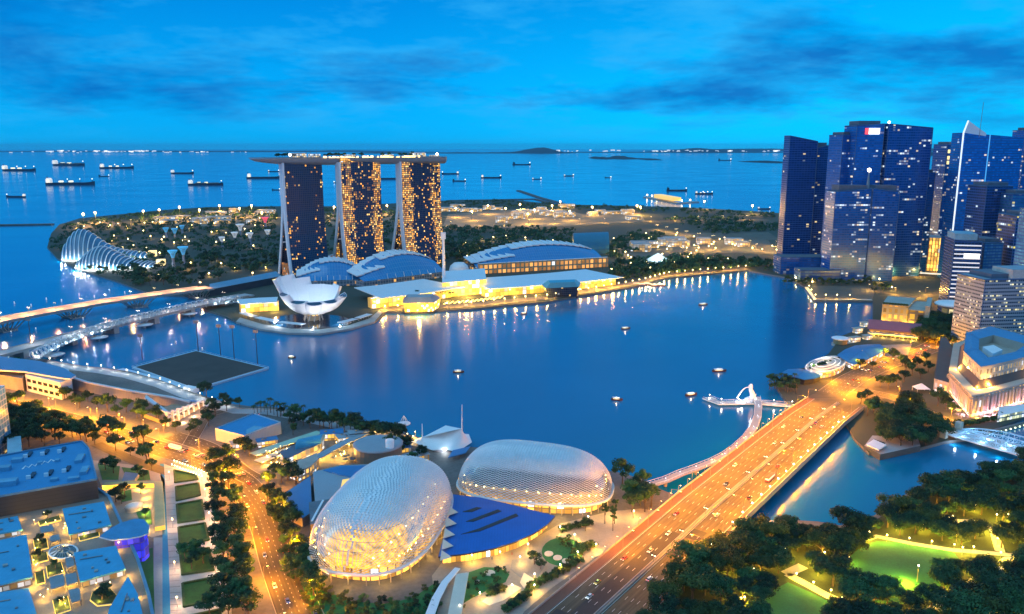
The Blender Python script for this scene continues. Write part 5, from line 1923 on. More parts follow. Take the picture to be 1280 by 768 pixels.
t, poly, za, zb = tower('tall dark blue glass tower right of the tower with the red and white sign', 1094, 1150, 346, 155, F('fc_e', 3, 4.2, .17, 5.0, rowp=.10, glass=(.01, .08, .32)), 6, 46, 160)
MB().ball((poly[0][0], poly[0][1], za + 2.5), 2.2, 8).build('beacon', em('beacon_white', (1, .95, .9), 6), t)
tower('lower blue glass tower with a stepped top at the right edge of the bank cluster', 1138, 1158, 342, 216, F('fc_f', 3, 4.2, .16, 6.0, rowp=.06), 4, 30)
t, poly, za, zb = tower('bright blue pointed glass tower standing in front of the tower with the sign', 1036, 1081, 351, 240, F('fc_g', 3, 4, .22, 7.0, rowp=.14, glass=(.012, .15, .52)), 2, 36, 236)
tower('bright blue glass tower with many lit floors at the front of the bank cluster', 1081.5, 1113, 351, 236, F('fc_h', 3, 4, .25, 8.0, rowp=.12, glass=(.012, .13, .48)), -4, 36, 240)
MB().ball((poly[1][0] - 4, poly[1][1] + 8, hgt(poly[1][1], 213)), 3.4, 8).build('beacon', em('beacon_white', (1, .95, .9), 6), t)
MB().tube([(poly[1][0] - 4, poly[1][1] + 8, zb), (poly[1][0] - 4, poly[1][1] + 8, hgt(poly[1][1], 214))], [3.5, .6], 6).build('spire', M_STEEL, t)
# low podium along the foot
tower('low dark podium block with lit windows at the foot of the apartment towers', 975, 1036, 343, 322, F('fc_pod', 4, 4, .35, 9.0, metal=.2, warm=(1, .72, .25), coolf=.3), 0, 40, name='podium', plant=False)
tower('low pale blue podium building at the foot of the blue glass towers', 1000, 1050, 352, 338, F('fc_pod2', 5, 5, .3, 9.5, glass=(.10, .20, .32), metal=.2), 0, 30, name='podium', plant=False)
# right group
t, poly, za, zb = tower('dark tower with bright gold lit upper floors behind the blade shaped tower', 1168, 1200, 335, 181, F('fc_i', 3, 4, .22, 10.0, rowp=.16, glass=(.01, .09, .32)), 4, 40)
p0, p1 = poly[0], poly[1]
for zt in (188, 196, 202):
    z = hgt(p0[1], zt)
    a, b = Vector((*p0, 0)), Vector((*p1, 0)); d = (b - a); L = d.length; d.normalize(); n = Vector((d.y, -d.x, 0))
    cc = a + d * L * .34 + n * .7
    MB().box((cc.x, cc.y, z - 5), (L * .58, 1.2, 6.0), atan2(d.y, d.x)).build('lit_floor', em('gold_floor', (1, .72, .28), 1.5), t)
MB().ball((*lerp(p0, p1, .3), za + 8), 3.0, 8).build('beacon', em('beacon_white', (1, .95, .9), 6), t)
# blade tower
a, b = at(1184, 352), at(1258, 350)
Yb = a[1]
zL, zR, zA = hgt(Yb, 166), hgt(Yb, 172), hgt(Yb, 151)
t = thing('blade_tower', 'tall blade shaped blue glass tower with a pointed white tipped corner', 'tower', (*lerp(a, b, .5), 0))
m_ = lerp(a, b, .38)
m_ = (m_[0], m_[1] - 10)
back = [(b[0] + 4, b[1] + 44), (a[0] + 6, a[1] + 44)]
MB().loft([a, m_, b] + back, GZ, [(a[0] + 1, a[1]), m_, b] + back, [zL, zR + 4, zR, zR, zL], 0, 0).build('glazed_shaft', F('fc_blade', 3, 4, .12, 11.0, rowp=.03, glass=(.012, .20, .62), coolf=.7), t)
mb = MB()
mb.face([(*a, zL), (a[0] + 6, a[1] - .4, zA), (*lerp(a, m_, .85), zR + 6), (*lerp(a, m_, .85), zR + 2)])
mb.face([(a[0], a[1] + 1.5, zL), (a[0] + 6, a[1] + 1.1, zA), (*lerp(a, m_, .85), zR + 6.5)][::-1]); mb.build('crest', M_FIN, t)
MB().tube([(*a, GZ), (a[0] + .5, a[1], zL), (a[0] + 6, a[1], zA)], 1.3, 5).build('edge_light', em('edge_glow', (.80, .92, 1), .9), t)
MB().tube([(*m_, GZ), (*m_, zR + 4)], 1.0, 5).build('edge_fin', em('blue_edge', (.1, .5, 1), .55), t)
MB().tube([(*lerp(a, m_, .6), zR), (*lerp(a, m_, .62), hgt(Yb, 128))], .4, 4).build('antenna', M_STEEL, t)
tower('distant tower with gold lit floors at the right edge behind the blade tower', 1262, 1300, 338, 163, F('fc_j', 3, 4, .3, 12.0, rowp=.2, warm=(1, .75, .3), coolf=.4), 0, 40)
tower('dark box shaped tower in front of the blade tower', 1218, 1252, 372, 233, F('fc_k', 3.2, 4, .10, 13.0, rowp=.08, glass=(.015, .05, .15)), 5, 40)
tower('blue grey flat topped tower right of the dark box tower', 1250, 1300, 376, 243, F('fc_l', 3.2, 4, .14, 14.0, rowp=.08, glass=(.06, .20, .36), warm=(1, .85, .2)), 0, 40)
tower('dark low tower with a lit yellow floor at the right edge', 1256, 1320, 392, 270, F('fc_m', 3.2, 4, .22, 15.0, rowp=.12, glass=(.015, .05, .15), warm=(1, .85, .1)), 0, 40)
# gold lit banking hall front
t = thing('banking_hall', 'gold glowing lobby front at the foot of the blade tower', 'building', (*at(1168, 338), 0))
pp = pts([(1150, 338), (1184, 340), (1188, 331), (1153, 330)])
MB().prism(pp, GZ, hgt(pp[0][1], 297), 0, 1).build('glass_front', [facade('gold_lobby', 5, 7, 1.0, glass=(.3, .2, .08), frame=(.3, .2, .08), fu=.14, fv=.06, e=1.5, warm=(1, .52, .10), coolf=.12, thr=.15, glow=.25), M_PODR], t)
MB().ribbon(pts([(1150, 341), (1184, 343)], 12), 10, 12, 0, 1).build('entrance_canopy', em('canopy_glow', (1, .85, .6), .9), t)
# white striped tower
t, poly, za, zb = tower('slim dark tower with white horizontal floor stripes', 1183, 1213, 396, 300, F('fc_str', 3, 4, .03, 16.0, glass=(.012, .04, .10)), -8, 46, 303)
mb = MB()
H0 = za
a, b = Vector((*poly[0], 0)), Vector((*poly[1], 0)); d = (b - a); L = d.length; d.normalize(); n = Vector((d.y, -d.x, 0))
for k in range(17):
    z = 6 + k * (H0 - 8) / 17
    cc = a + d * L * .5 + n * .6
    mb.box((cc.x, cc.y, z), (L * .94, 1.2, 1.5), atan2(d.y, d.x))
mb.build('floor_stripe', em('white_stripe', (.9, .92, .95), .55), t)
cc = a + d * L * .66 + n * .9
MB().box((cc.x, cc.y, H0 * .78), (L * .55, 1.2, 5.5), atan2(d.y, d.x)).build('lit_floor', em('lit_floor_white', (1, .95, .85), 2.0), t)
MB().prism([lerp(p, poly[0], .2) for p in poly], za, za + 8).build('roof_pavilion', pm('cyan_roof_box', (.20, .42, .52), .4), t)
tower('plain blue grey tower right behind the white striped tower', 1221, 1246, 392, 304, F('fc_n', 3.2, 4, .02, 17.0, glass=(.09, .22, .36), rough=.3), 4, 36)
# big grey office at the right edge
t, poly, za, zb = tower('broad grey office block with stacked concrete floors at the right edge', 1221, 1330, 442, 350, facade('fc_grey', 2.4, 3.9, .22, glass=(.03, .05, .08), frame=(.30, .34, .38), fu=.10, fv=.42, e=.9, warm=(1, .88, .40), cool=(.95, .98, .8), coolf=.35, seed=18, cluster=.3, cu=.3, cv=1.3, rowp=.05, thr=.52), 12, 44, 348, roof=pm('cool_roof', (.26, .34, .40), .6))
MB().prism([lerp(p, poly[1], .32) for p in poly], za, za + 10, 0, 1).build('roof_house', [pm('cream_wall', (.55, .53, .48), .7), pm('cool_roof', (.26, .34, .40), .6)], t)
# blue lit slender tower at the very edge
tower('slender pale blue tower with a wide base at the right edge', 1273, 1310, 415, 262, F('fc_o', 3, 4, .10, 19.0, glass=(.10, .35, .55)), 0, 26)

# ------------------------------------------------------------------ waterfront buildings by the bay
def arched_facade(nm, e):
    return facade(nm, 6.4, 7.5, 1.0, glass=(.10, .06, .03), frame=(.55, .40, .18), fu=.24, fv=.24, e=e, warm=(1, .48, .06), coolf=.05, thr=.2, frame_rough=.8)


def lit_block(name, label, poly_px, z, mat, roofm=None, inset=None):
    p = pts(poly_px)
    c = (sum(q[0] for q in p) / len(p), sum(q[1] for q in p) / len(p))
    t = thing(name, label, 'building', (*c, 0))
    MB().prism(p, GZ, z, 0, 1).build('wall', [mat, roofm or M_PODR], t)
    mb = MB(); mb.prism([lerp(q, c, -.02) for q in p], z, z + .9, 0, 0); mb.build('cornice', M_STONE, t)
    return t, p, c


t, p, c = lit_block('quay_house', 'gold lit four storey quay house with rows of square windows', [(1101, 404), (1133, 407), (1142, 396), (1108, 393)], 26, arched_facade('quay_house', 1.2))
for q in p[:2]: lamp_light(t, (q[0] - 4, q[1] - 8, 4), 16000, GOLD, .5)
for k in range(9):
    MB().box((*lerp(p[0], p[1], (k + .5) / 9), 26.9), (2.5, 2.5, 2.2)).build('roof_planter', M_HEDGE, t)
t, p, c = lit_block('quay_house', 'small block with one bright orange window bay beside the gold quay house', [(1134, 407), (1154, 409), (1160, 397), (1141, 396)], 22, facade('quay_small', 9, 9, .5, glass=(.1, .06, .03), frame=(.2, .15, .10), fu=.2, fv=.2, e=1.6, warm=(1, .5, .05), coolf=0, thr=.4))
t, p, c = lit_block('stair_tower', 'tall narrow beige slab wall between quay house and dish roof', [(1154, 409), (1160, 410), (1163, 398), (1157, 397)], 28, pm('beige_wall', (.42, .36, .26), .8))
# round dish roof
t = thing('dish_pavilion', 'round white dish roofed building on a glazed drum', 'building', (*at(1190, 402), 0))
c = at(1190, 402)
MB().lathe([(13, GZ), (13, 20)], (*c, 0), 20).build('drum', facade('dish_drum', 3, 4.5, .5, glass=(.05, .06, .06), frame=(.3, .28, .2), e=.9, warm=(1, .8, .4), thr=.4), t)
MB().lathe([(14, 20), (22, 23.5), (22.5, 25), (20, 26.5), (10, 28), (.01, 28.4)], (*c, 0), 28).build('dish_roof', M_FIN, t)
MB().lathe([(4, GZ), (4, 20)], (c[0] + 3, c[1] - 13, 0), 10).build('lift_core', em('core_glow', (.8, .75, .2), .5), t)
# pier house with red roof
M_REDR = lines('red_tile_roof', (.26, .10, .14), (.18, .07, .10), 1.0, .2, 'u', .7)
a, b = at(1086, 418), at(1148, 424)
d = Vector((b[0] - a[0], b[1] - a[1])); L = d.length; d.normalize(); n = Vector((-d.y, d.x))
t = thing('pier_house', 'long pier house with purplish red roof over a gold lit arcade', 'building', (*lerp(a, b, .5), 0))
Q = lambda s, w, z: (a[0] + d.x * s + n.x * w, a[1] + d.y * s + n.y * w, z)
MB().prism([Q(0, 0, 0)[:2], Q(L, 0, 0)[:2], Q(L, 26, 0)[:2], Q(0, 26, 0)[:2]], GZ, 10, 0, 0).build('wall', arched_facade('pier_arcade', 1.5), t)
mb = MB()
mb.face([Q(-2, -3, 9.5), Q(L + 2, -3, 9.5), Q(L + 2, 12, 18), Q(-2, 12, 18)], 0, [(0, 0), (L, 0), (L, 16), (0, 16)])
mb.face([Q(L + 2, 27, 9.5), Q(-2, 27, 9.5), Q(-2, 12, 18), Q(L + 2, 12, 18)], 0, [(0, 0), (L, 0), (L, 16), (0, 16)])
mb.face([Q(-2, -3, 9.5), Q(-2, 12, 18), Q(-2, 27, 9.5)]); mb.face([Q(L + 2, 27, 9.5), Q(L + 2, 12, 18), Q(L + 2, -3, 9.5)])
mb.build('roof', M_REDR, t)
MB().prism([Q(-1, -9, 0)[:2], Q(L + 1, -9, 0)[:2], Q(L + 1, -1, 0)[:2], Q(-1, -1, 0)[:2]], 5.2, 6.2, 0, 0, True, True).build('verandah_roof', M_STONE, t)
for k in range(12):
    MB().tube([Q(L * (k + .5) / 12, -8, GZ), Q(L * (k + .5) / 12, -8, 5.2)], .35, 6).build('column', M_STONE, t)
for k in range(5): lamp_light(t, Q(L * (k + .5) / 5, -12, 4.2), 9000, GOLD, .5)
# pool court in front of the pier house
structure(MB().prism(pts([(1094, 432), (1140, 430), (1134, 446), (1102, 446)], GZ + .2), GZ, GZ + .2).build('plaza', pm('court_paving', (.16, .18, .20), .7)))
for i, (px, py, w, h) in enumerate(((1072, 416, 10, 9), (1080, 408, 8, 8), (1068, 427, 12, 8), (1084, 424, 9, 7))):
    c = at(px, py)
    t = thing('kiosk', ['pale lit quay kiosk nearest the gold quay house', 'small pale lit quay kiosk at the corner of the red roofed pier house', 'pale lit quay kiosk by the round jetty pavilion', 'pale lit quay kiosk below the red roof'][i], 'kiosk', (*c, 0))
    MB().box((*c, GZ), (w, 6, h * .6), .4).build('wall', facade('kiosk_glow', 3, 4, .9, glass=(.3, .25, .15), frame=(.5, .46, .4), e=.9, warm=(1, .75, .4), thr=.2), t)
    MB().box((*c, GZ + h * .6), (w + 2, 8, .6), .4).build('roof', M_STONE, t)
# round pavilion on the water
c = at(1050, 431, 1)
t = thing('round_pavilion', 'round gold lit pavilion standing over the water', 'pavilion', (*c, 0))
MB().lathe([(9, -1), (9, 2.2), (8.6, 2.3)], (*c, 0), 20).build('plinth', M_CONC, t)
MB().lathe([(7, 2.3), (8, 8)], (*c, 0), 20).build('glass_wall', facade('round_glow', 2.5, 6, 1.0, glass=(.3, .2, .1), frame=(.4, .32, .15), e=1.0, warm=(1, .6, .12), coolf=.1, thr=.1, glow=.2), t)
MB().lathe([(9.4, 8), (9.6, 8.8), (8, 9.4), (.01, 9.8)], (*c, 0), 24).build('roof', M_FIN, t)
MB().ribbon(pts([(1056, 430), (1072, 427)], 2), 5, 2.4, 0, .6).build('walkway', M_SANDL, t)

# long restaurant house with blue wave roofs
M_WAVE = lines('wave_roof', (.03, .20, .42), (.025, .16, .34), 2.2, .25, 'u', .4)
def wave_roof(t, outline, z, crest, wallmat):
    p = pts(outline, z)
    c = (sum(q[0] for q in p) / len(p), sum(q[1] for q in p) / len(p))
    mb = MB()
    r1 = [(*lerp(q, c, .45), z + crest * .75) for q in p]; r0 = [(*q, z) for q in p]
    mb.grid([r0, r1, [(*lerp(q, c, .97), z + crest) for q in p]], 0, True, True)
    mb.face([(*q, z - .4) for q in p])
    mb.build('wave_roof', M_WAVE, t)
    MB().prism([lerp(q, c, .13) for q in p], GZ, z - .3, 0, 0).build('wall', wallmat, t)
    return c


wm = facade('bistro_glow', 4, 5, .9, glass=(.2, .13, .06), frame=(.25, .2, .14), e=1.1, warm=(1, .55, .12), thr=.25)
t = thing('restaurant_house', 'long waterfront restaurant house with a blue wave roof and pale oval terrace', 'building', (*at(1075, 448), 0))
wave_roof(t, [(1046, 444), (1056, 437), (1069, 432), (1085, 430.5), (1100, 430.5), (1108, 436), (1098, 443), (1085, 449), (1068, 456), (1058, 452)], 9.5, 2.2, wm)
pe = pts(ell(1032, 456, 25, 9, 26, -.18), 8)
MB().prism(pe, GZ, 7, 0, 1).build('terrace', [wm, M_PODR], t)
for k, z in ((-.02, 8.2), (.25, 9.2), (.5, 9.8)):
    c = (sum(q[0] for q in pe) / len(pe), sum(q[1] for q in pe) / len(pe))
    r = [(*lerp(q, c, k), z) for q in pe]
    MB().tube(r + [r[0]], .7 if k < 0 else .45, 5, cap=False).build('rim', M_FIN, t)
for k in (2, 8, 14, 20):
    lamp_light(t, (*lerp(pe[k], c, .3), 10.5), 5000, WARMW, .5)
t = thing('restaurant_house', 'low pavilion with a leaf shaped blue roof near the white statue', 'building', (*at(1002, 472), 0))
wave_roof(t, [(977, 466), (985, 461.5), (1000, 461), (1015, 464), (1029, 469), (1020, 473), (1006, 475), (990, 471)], 8, 1.8, pm('dark_glass_wall', (.03, .035, .045), .2, .1))

# statue, jetty
t = thing('jetty', 'bent white jetty with lights reaching into the bay', 'jetty', (*at(940, 503), 0))
jp = pts([(884, 497), (899, 503.5), (942, 503), (994, 507)], 2)
MB().ribbon(jp, [11, 9, 8, 8], 2.2, 0, 1.0, 1).build('deck', [M_FOOT, em('jetty_edge', (.9, .95, .8), .25)], t)
for (x, y, a) in along(jp, 11, 0, 4):
    MB().tube([(x, y, -1), (x, y, 1.2)], .4, 5).build('pile', M_CONC, t)
mb = MB()
for d_ in (-4.2, 4.2):
    q = [(x - sin(a) * d_, y + cos(a) * d_, 3.3) for x, y, a in along(jp, 6)]
    mb.tube(q, .12, 4)
    for z in q: mb.tube([(z[0], z[1], 2.2), z], .08, 4)
mb.build('railing', M_WHITE, t)
lp = make_lamp('jetty_lamp', 'small white lamp on the bent jetty', 'lamps on the bent jetty', 3, (), .35, M_LAMPW, 900, (1, .95, .8), r=.07)
place(lp, [(x, y, 2.2, 0) for x, y, a in along(jp, 15, 0, 3)])
c = at(938, 500)
t = thing('fountain_statue', 'white lion headed fish statue spouting water beside the jetty', 'statue', (*c, 0))
MB().lathe([(5, 0), (5.2, 1.2), (4.2, 1.6), (3.0, 2.6), (.01, 2.7)], (c[0], c[1], 2), 14).build('wave_base', M_WHITE, t)
path = [(c[0] + 1.6, c[1] + .5, 4.2), (c[0] + 1.9, c[1] + .4, 6.5), (c[0] + .9, c[1] + .2, 9), (c[0] - .2, c[1], 11.4), (c[0] - .4, c[1], 13.0)]
MB().tube(path, [2.4, 2.5, 2.1, 1.7, 1.5], 10).build('fish_body', M_WHITE, t)
mb = MB(); mb.ball((c[0] - .6, c[1], 14.2), (1.9, 1.8, 2.1), 12); mb.ball((c[0] - 2.2, c[1], 13.8), (1.1, .9, .8), 8)
for a in range(8): mb.ball((c[0] + .3, c[1] + 1.9 * cos(a * pi / 4), 14.1 + 2.0 * sin(a * pi / 4)), .75, 6)
for s_ in (-1, 1): mb.ball((c[0] - .5, c[1] + 1.1 * s_, 16.1), .5, 6)
mb.build('lion_head', M_WHITE, t)
mb = MB(); mb.tube([(c[0] + 2.2, c[1] + .5, 4.5), (c[0] + 4.2, c[1] + .8, 5.0), (c[0] + 5.0, c[1] + 1, 7.4)], [1.2, .8, .25], 6); mb.build('tail', M_WHITE, t)
MB().tube([(c[0] - 3.0 - k * 1.2, c[1] - k * .3, 13.8 - .18 * k * k * .8) for k in range(9)], [.3 + .05 * k for k in range(9)], 6).build('water_jet', em('spray', (.75, .85, .95), .25), t)
for dx, dy in ((-9, -6), (6, -8)): lamp_light(t, (c[0] + dx, c[1] + dy, 4), 6000, (.95, .97, 1), .5)
lamp_light(t, (c[0] + 3, c[1] + 4, 22), 5000, (.8, .9, 1), .5)

# ------------------------------------------------------------------ old stone hotel
M_HSTONE = pm('hotel_stone', (.46, .40, .34), .8, .14, .08)
M_HROOF = lines('blue_flat_roof', (.05, .24, .44), (.04, .2, .38), 3, .2, 'u', .6)
M_BROOF = lines('brown_tile_roof', (.13, .085, .075), (.09, .06, .055), .9, .2, 'u', .8)
hz0 = GZ
base = pts([(1168, 496), (1212, 522), (1232, 517), (1300, 497), (1300, 470), (1215, 446), (1180, 452)])
bt = pts([(1184, 489), (1212, 522), (1232, 518), (1300, 498), (1330, 470), (1232, 440), (1190, 452)])
t = thing('stone_hotel', 'grand pale stone hotel with lit colonnade and blue flat roofs', 'hotel', (*at(1225, 490), 0))
cH = (sum(q[0] for q in bt) / 7, sum(q[1] for q in bt) / 7)
z1 = 20.0; z2 = 26.0; z3 = 38.0
MB().prism(bt, GZ, z1, 0, 1).build('wall', [facade('hotel_stone_wall', 5.2, 8.0, .8, glass=(.10, .07, .05), frame=(.46, .36, .28), fu=.30, fv=.22, e=.8, warm=(1, .55, .16), coolf=.05, thr=.25, frame_rough=.85, rough=.4), M_HSTONE], t)
# colonnade on the river and corner fronts
for i in range(0, 3):
    a, b = Vector(bt[i]), Vector(bt[i + 1]); d = b - a; L = d.length; d.normalize(); n = Vector((d.y, -d.x))
    if n.dot(a - Vector(cH)) < 0: n = -n
    m_ = max(3, int(L / 5.2))
    for k in range(m_ + 1):
        q = a + d * (L * k / m_) + n * 1.0
        MB().tube([(q.x, q.y, GZ + 3), (q.x, q.y, z1 - 2)], [.85, .72], 8).build('column', M_HSTONE, t)
    for k in range(max(2, int(L / 11))):
        q = a + d * (L * (k + .5) / max(2, int(L / 11))) + n * 3.6
        lamp_light(t, (q.x, q.y, GZ + 1.2), 9000, ((1, .45, .30), (1, .5, .12), (.95, .42, .55))[(k + i) % 3], .4)
for z, k, h in ((z1, -.015, 1.3), (z1 - 2, -.01, .8), (GZ + 2.2, -.01, .9)):
    MB().prism([lerp(q, cH, k) for q in bt], z, z + h).build('cornice', M_HSTONE, t)
# sloping brown roofs behind the cornice and the upper storeys
up = [lerp(q, cH, .16) for q in bt]
up2 = [lerp(q, cH, .26) for q in bt]
MB().loft(up, z1 + 1.3, up2, z2 + 1, 0, 0).build('mansard_roof', M_BROOF, t)
uw = [lerp(q, cH, .27) for q in bt]
MB().prism(uw, z2 - 1, z3, 0, 1, False).build('upper_wall', [facade('hotel_upper', 4.4, 6, .7, glass=(.10, .07, .05), frame=(.48, .44, .38), fu=.28, fv=.25, e=.8, warm=(1, .7, .3), coolf=.1, thr=.3, frame_rough=.85), M_HROOF], t)
# ring of blue roof with the open court
inner = [lerp(q, cH, .60) for q in bt]
mb = MB()
mb.grid([[(*q, z3) for q in uw], [(*lerp(q, cH, .42), z3 + 2.4) for q in bt], [(*q, z3 + .4) for q in inner]], 0, False, True)
mb.build('blue_roof', M_HROOF, t)
MB().prism(inner, z3 - 8, z3 + .4, 0, 0, False).build('court_wall', M_HSTONE, t)
MB().prism(inner, z3 - 9, z3 - 7.4).build('court_roof', pm('beige_roof', (.36, .32, .27), .8), t)
MB().prism([lerp(q, cH, .25) for q in bt], z3, z3 + .9, 0, 0, False).build('parapet', M_HSTONE, t)
MB().prism([lerp(inner[i], inner[j], k) for i, j, k in ((0, 3, .1), (1, 3, .15), (1, 4, .35), (0, 4, .3))], z3 - 7.4, z3 + 3).build('roof_house', M_WHITE, t)
MB().tube([(*uw[3], z3), (*uw[3], z3 + 14)], .2, 5).build('flagpole', M_WHITE, t)
for q in uw[:4]: lamp_light(t, (*lerp(q, cH, -.12), z1 + 4), 22000, GOLD, .5)
# avenue wing with long dark roof
p = pts([(1166, 490), (1184, 496), (1190, 452), (1182, 436), (1174, 436)])
MB().prism(p, GZ, 15, 0, 1).build('wing', [facade('hotel_wing', 5, 6, .9, glass=(.15, .1, .05), frame=(.46, .36, .26), fu=.25, fv=.2, e=.9, warm=(1, .55, .14), thr=.2), M_BROOF], t)
# river terrace house, white lit, at the right edge
t = thing('terrace_house', 'long low glazed river house with pale roof below the stone hotel', 'building', (*at(1268, 522), 0))
p = pts([(1246, 528), (1300, 517), (1320, 508), (1248, 516)])
MB().prism(p, GZ, 7.5, 0, 1).build('wall', [facade('river_house', 3, 5, .9, glass=(.2, .22, .15), frame=(.4, .42, .42), e=.9, warm=(.95, 1, .6), thr=.2), M_FIN], t)
t = thing('quay_wall', 'river quay wall with green white lights below the glazed house', 'wall', (*at(1260, 536), 0))
MB().ribbon(pts([(1216, 545), (1250, 537), (1300, 524)], 2), 2, 3, 0, 4).build('wall', M_QUAY, t)
for x, y, a in along(pts([(1250, 537), (1300, 524)]), 6): MB().ball((x, y - 2, 1.4), .7, 6).build('light', em('quay_light', (.8, 1, .6), 3), t)
# white tent by the hotel
c = at(1151, 490)
t = thing('tent', 'small white marquee among the trees beside the stone hotel', 'tent', (*c, 0))
mb = MB(); mb.loft([(c[0] - 6, c[1] - 5), (c[0] + 6, c[1] - 5), (c[0] + 6, c[1] + 5), (c[0] - 6, c[1] + 5)], 6, [(c[0] - .5, c[1] - .5), (c[0] + .5, c[1] - .5), (c[0] + .5, c[1] + .5), (c[0] - .5, c[1] + .5)], 10); mb.build('canopy', M_WHITE, t)
for sx_ in (-5.6, 5.6):
    for sy_ in (-4.6, 4.6): MB().tube([(c[0] + sx_, c[1] + sy_, GZ), (c[0] + sx_, c[1] + sy_, 6)], .12, 5).build('post', M_WHITE, t)
# boathouse pavilion
t = thing('boat_pavilion', 'dark river pavilion with white curved roof beside the bridge end', 'pavilion', (*at(1110, 560), 0))
MB().prism(pts([(1080, 563), (1100, 574), (1150, 563), (1146, 552), (1090, 550)], 1), -1, 4.5, 0, 1).build('base', [pm('dark_clad', (.08, .09, .10), .5), M_PODR], t)
MB().prism(pts([(1083, 556), (1098, 563), (1108, 557), (1092, 550)], 7.5), 7, 8, 0, 0, True, True).build('roof', M_WHITE, t)
MB().prism(pts([(1086, 556), (1098, 561), (1106, 557), (1092, 552)], 5), 4.5, 7, 0, 0).build('glass_wall', M_GLASSD, t)

# ------------------------------------------------------------------ arched steel footbridge
M_BRST = pm('white_blue_steel', (.42, .56, .68), .45, .06)
a, b = Vector(at(1186, 544, 5)), Vector(at(1322, 583, 5))
d = b - a; L = d.length; d.normalize(); n = Vector((-d.y, d.x))
t = thing('arch_bridge', 'white steel bridge with triple arched trusses over the river', 'bridge', (*(a + b) / 2, 0))
def BQ(s, w, z): q = a + d * s + n * w; return (q.x, q.y, z)
W_ = 20
mb = MB()
mb.prism([BQ(-2, 0, 0)[:2], BQ(L, 0, 0)[:2], BQ(L, W_, 0)[:2], BQ(-2, W_, 0)[:2]], 4.2, 5, 0, 0, True, True); mb.build('deck', M_PALED, t)
for w in (0, W_ * .5, W_):
    mb = MB()
    N_ = 20
    arch = [BQ(L * k / N_, w, 5.2 + 7.2 * sin(pi * min(1, k / N_ * .98 + .01)) ** .8) for k in range(N_ + 1)]
    low = [BQ(L * k / N_, w, 5.4) for k in range(N_ + 1)]
    mb.tube(arch, .5, 5); mb.tube(low, .4, 5)
    mid = [lerp(p_, q_, .45) for p_, q_ in zip(arch, low)]
    mb.tube(mid, .22, 4)
    for k in range(N_ + 1): mb.tube([arch[k], low[k]], .22, 4)
    for k in range(N_): mb.tube([mid[k], low[k + 1]], .14, 4); mb.tube([low[k], mid[k + 1]], .14, 4)
    mb.build('arch_truss', M_BRST, t)
mb = MB()
for k in range(3, 18, 2):
    z = 5.2 + 7.2 * sin(pi * k / 20) ** .8
    mb.tube([BQ(L * k / 20, 0, z), BQ(L * k / 20, W_, z)], .28, 4)
mb.build('cross_beam', M_BRST, t)
for w in (-1, W_ + 1):
    MB().box(BQ(-3, w, GZ), (4.5, 4.5, 8), atan2(d.y, d.x)).build('portal_pier', M_STONE, t)
for k in (.1, .3, .5, .7):
    for w in (5, 15): lamp_light(t, BQ(L * k, w, 6.2), 2400, (.35, .7, 1), .5)
    lamp_light(t, BQ(L * k, -4, 3), 2200, (.5, .75, 1), .5)
# ------------------------------------------------------------------ theatre annexes and the shore mall
M_COOLR = pm('cool_flat_roof', (.30, .34, .38), .6, .15, .05)
M_AZURE = pm('azure_roof', (.035, .19, .42), .5, .15, .05)
M_ROOFPAN = lines('blue_roof_panel', (.03, .24, .48), (.02, .18, .40), 3.0, .15, 'u', .5, period2=3.0, width2=.15)
t = thing('annex', 'low pale grey annex with a sunken gold lit court behind the near dome', 'building', (*at(430, 600), 0))
pz = pts([(391, 590), (425, 582), (470, 580), (478, 584), (440, 612), (434, 622), (394, 630)], 11)
MB().prism(pz, GZ, 11, 0, 1).build('wall', [M_STONE, M_COOLR], t)
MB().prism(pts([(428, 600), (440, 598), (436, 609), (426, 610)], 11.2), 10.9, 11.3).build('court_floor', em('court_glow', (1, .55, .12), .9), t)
MB().prism(pts([(404, 588), (425, 583), (468, 582), (448, 598), (425, 594)], 11.4), 10.9, 11.6, 0, 0).build('upper_roof', M_AZURE, t)
t = thing('annex', 'low blue roofed annex beside the curving road and the near dome', 'building', (*at(372, 628), 0))
MB().prism(pts([(354, 618), (388, 595), (390, 640), (378, 648), (362, 640)], 8), GZ, 8, 0, 1).build('wall', [M_CONC, M_AZURE], t)
t = thing('annex', 'dark grey box annex with a diagonal roof light against the near dome', 'building', (*at(400, 640), 0))
pz = pts([(386, 628), (424, 622), (408, 652), (388, 656)], 13)
MB().prism(pz, GZ, 13, 0, 1).build('wall', [pm('brown_wall', (.14, .10, .08), .8), pm('dark_roof', (.13, .16, .19), .6)], t)
MB().ribbon(pts([(390, 652), (404, 626)], 13), 1.2, 13.5, 0, .6).build('roof_light', M_FIN, t)
lamp_light(t, (*at(384, 655), 5), 4000, GOLD, .4)
# round house
c = at(473, 572)
t = thing('round_house', 'round brown house with orange lit windows near the waterside trees', 'building', (*c, 0))
MB().lathe([(17, GZ), (17, 12)], (*c, 0), 28, 0, False).build('wall', facade('round_house', 2.0, 4.5, .8, glass=(.08, .05, .03), frame=(.22, .16, .12), fu=.12, fv=.25, e=1.0, warm=(1, .5, .1), coolf=0, thr=.3), t)
MB().lathe([(17.6, 12), (17.8, 13), (15, 13.6), (.01, 14)], (*c, 0), 28).build('roof', M_COOLR, t)
MB().lathe([(3, GZ), (3, 19), (.01, 19.2)], (*at(488, 578), 0), 14).build('stair_drum', M_WHITE, t)
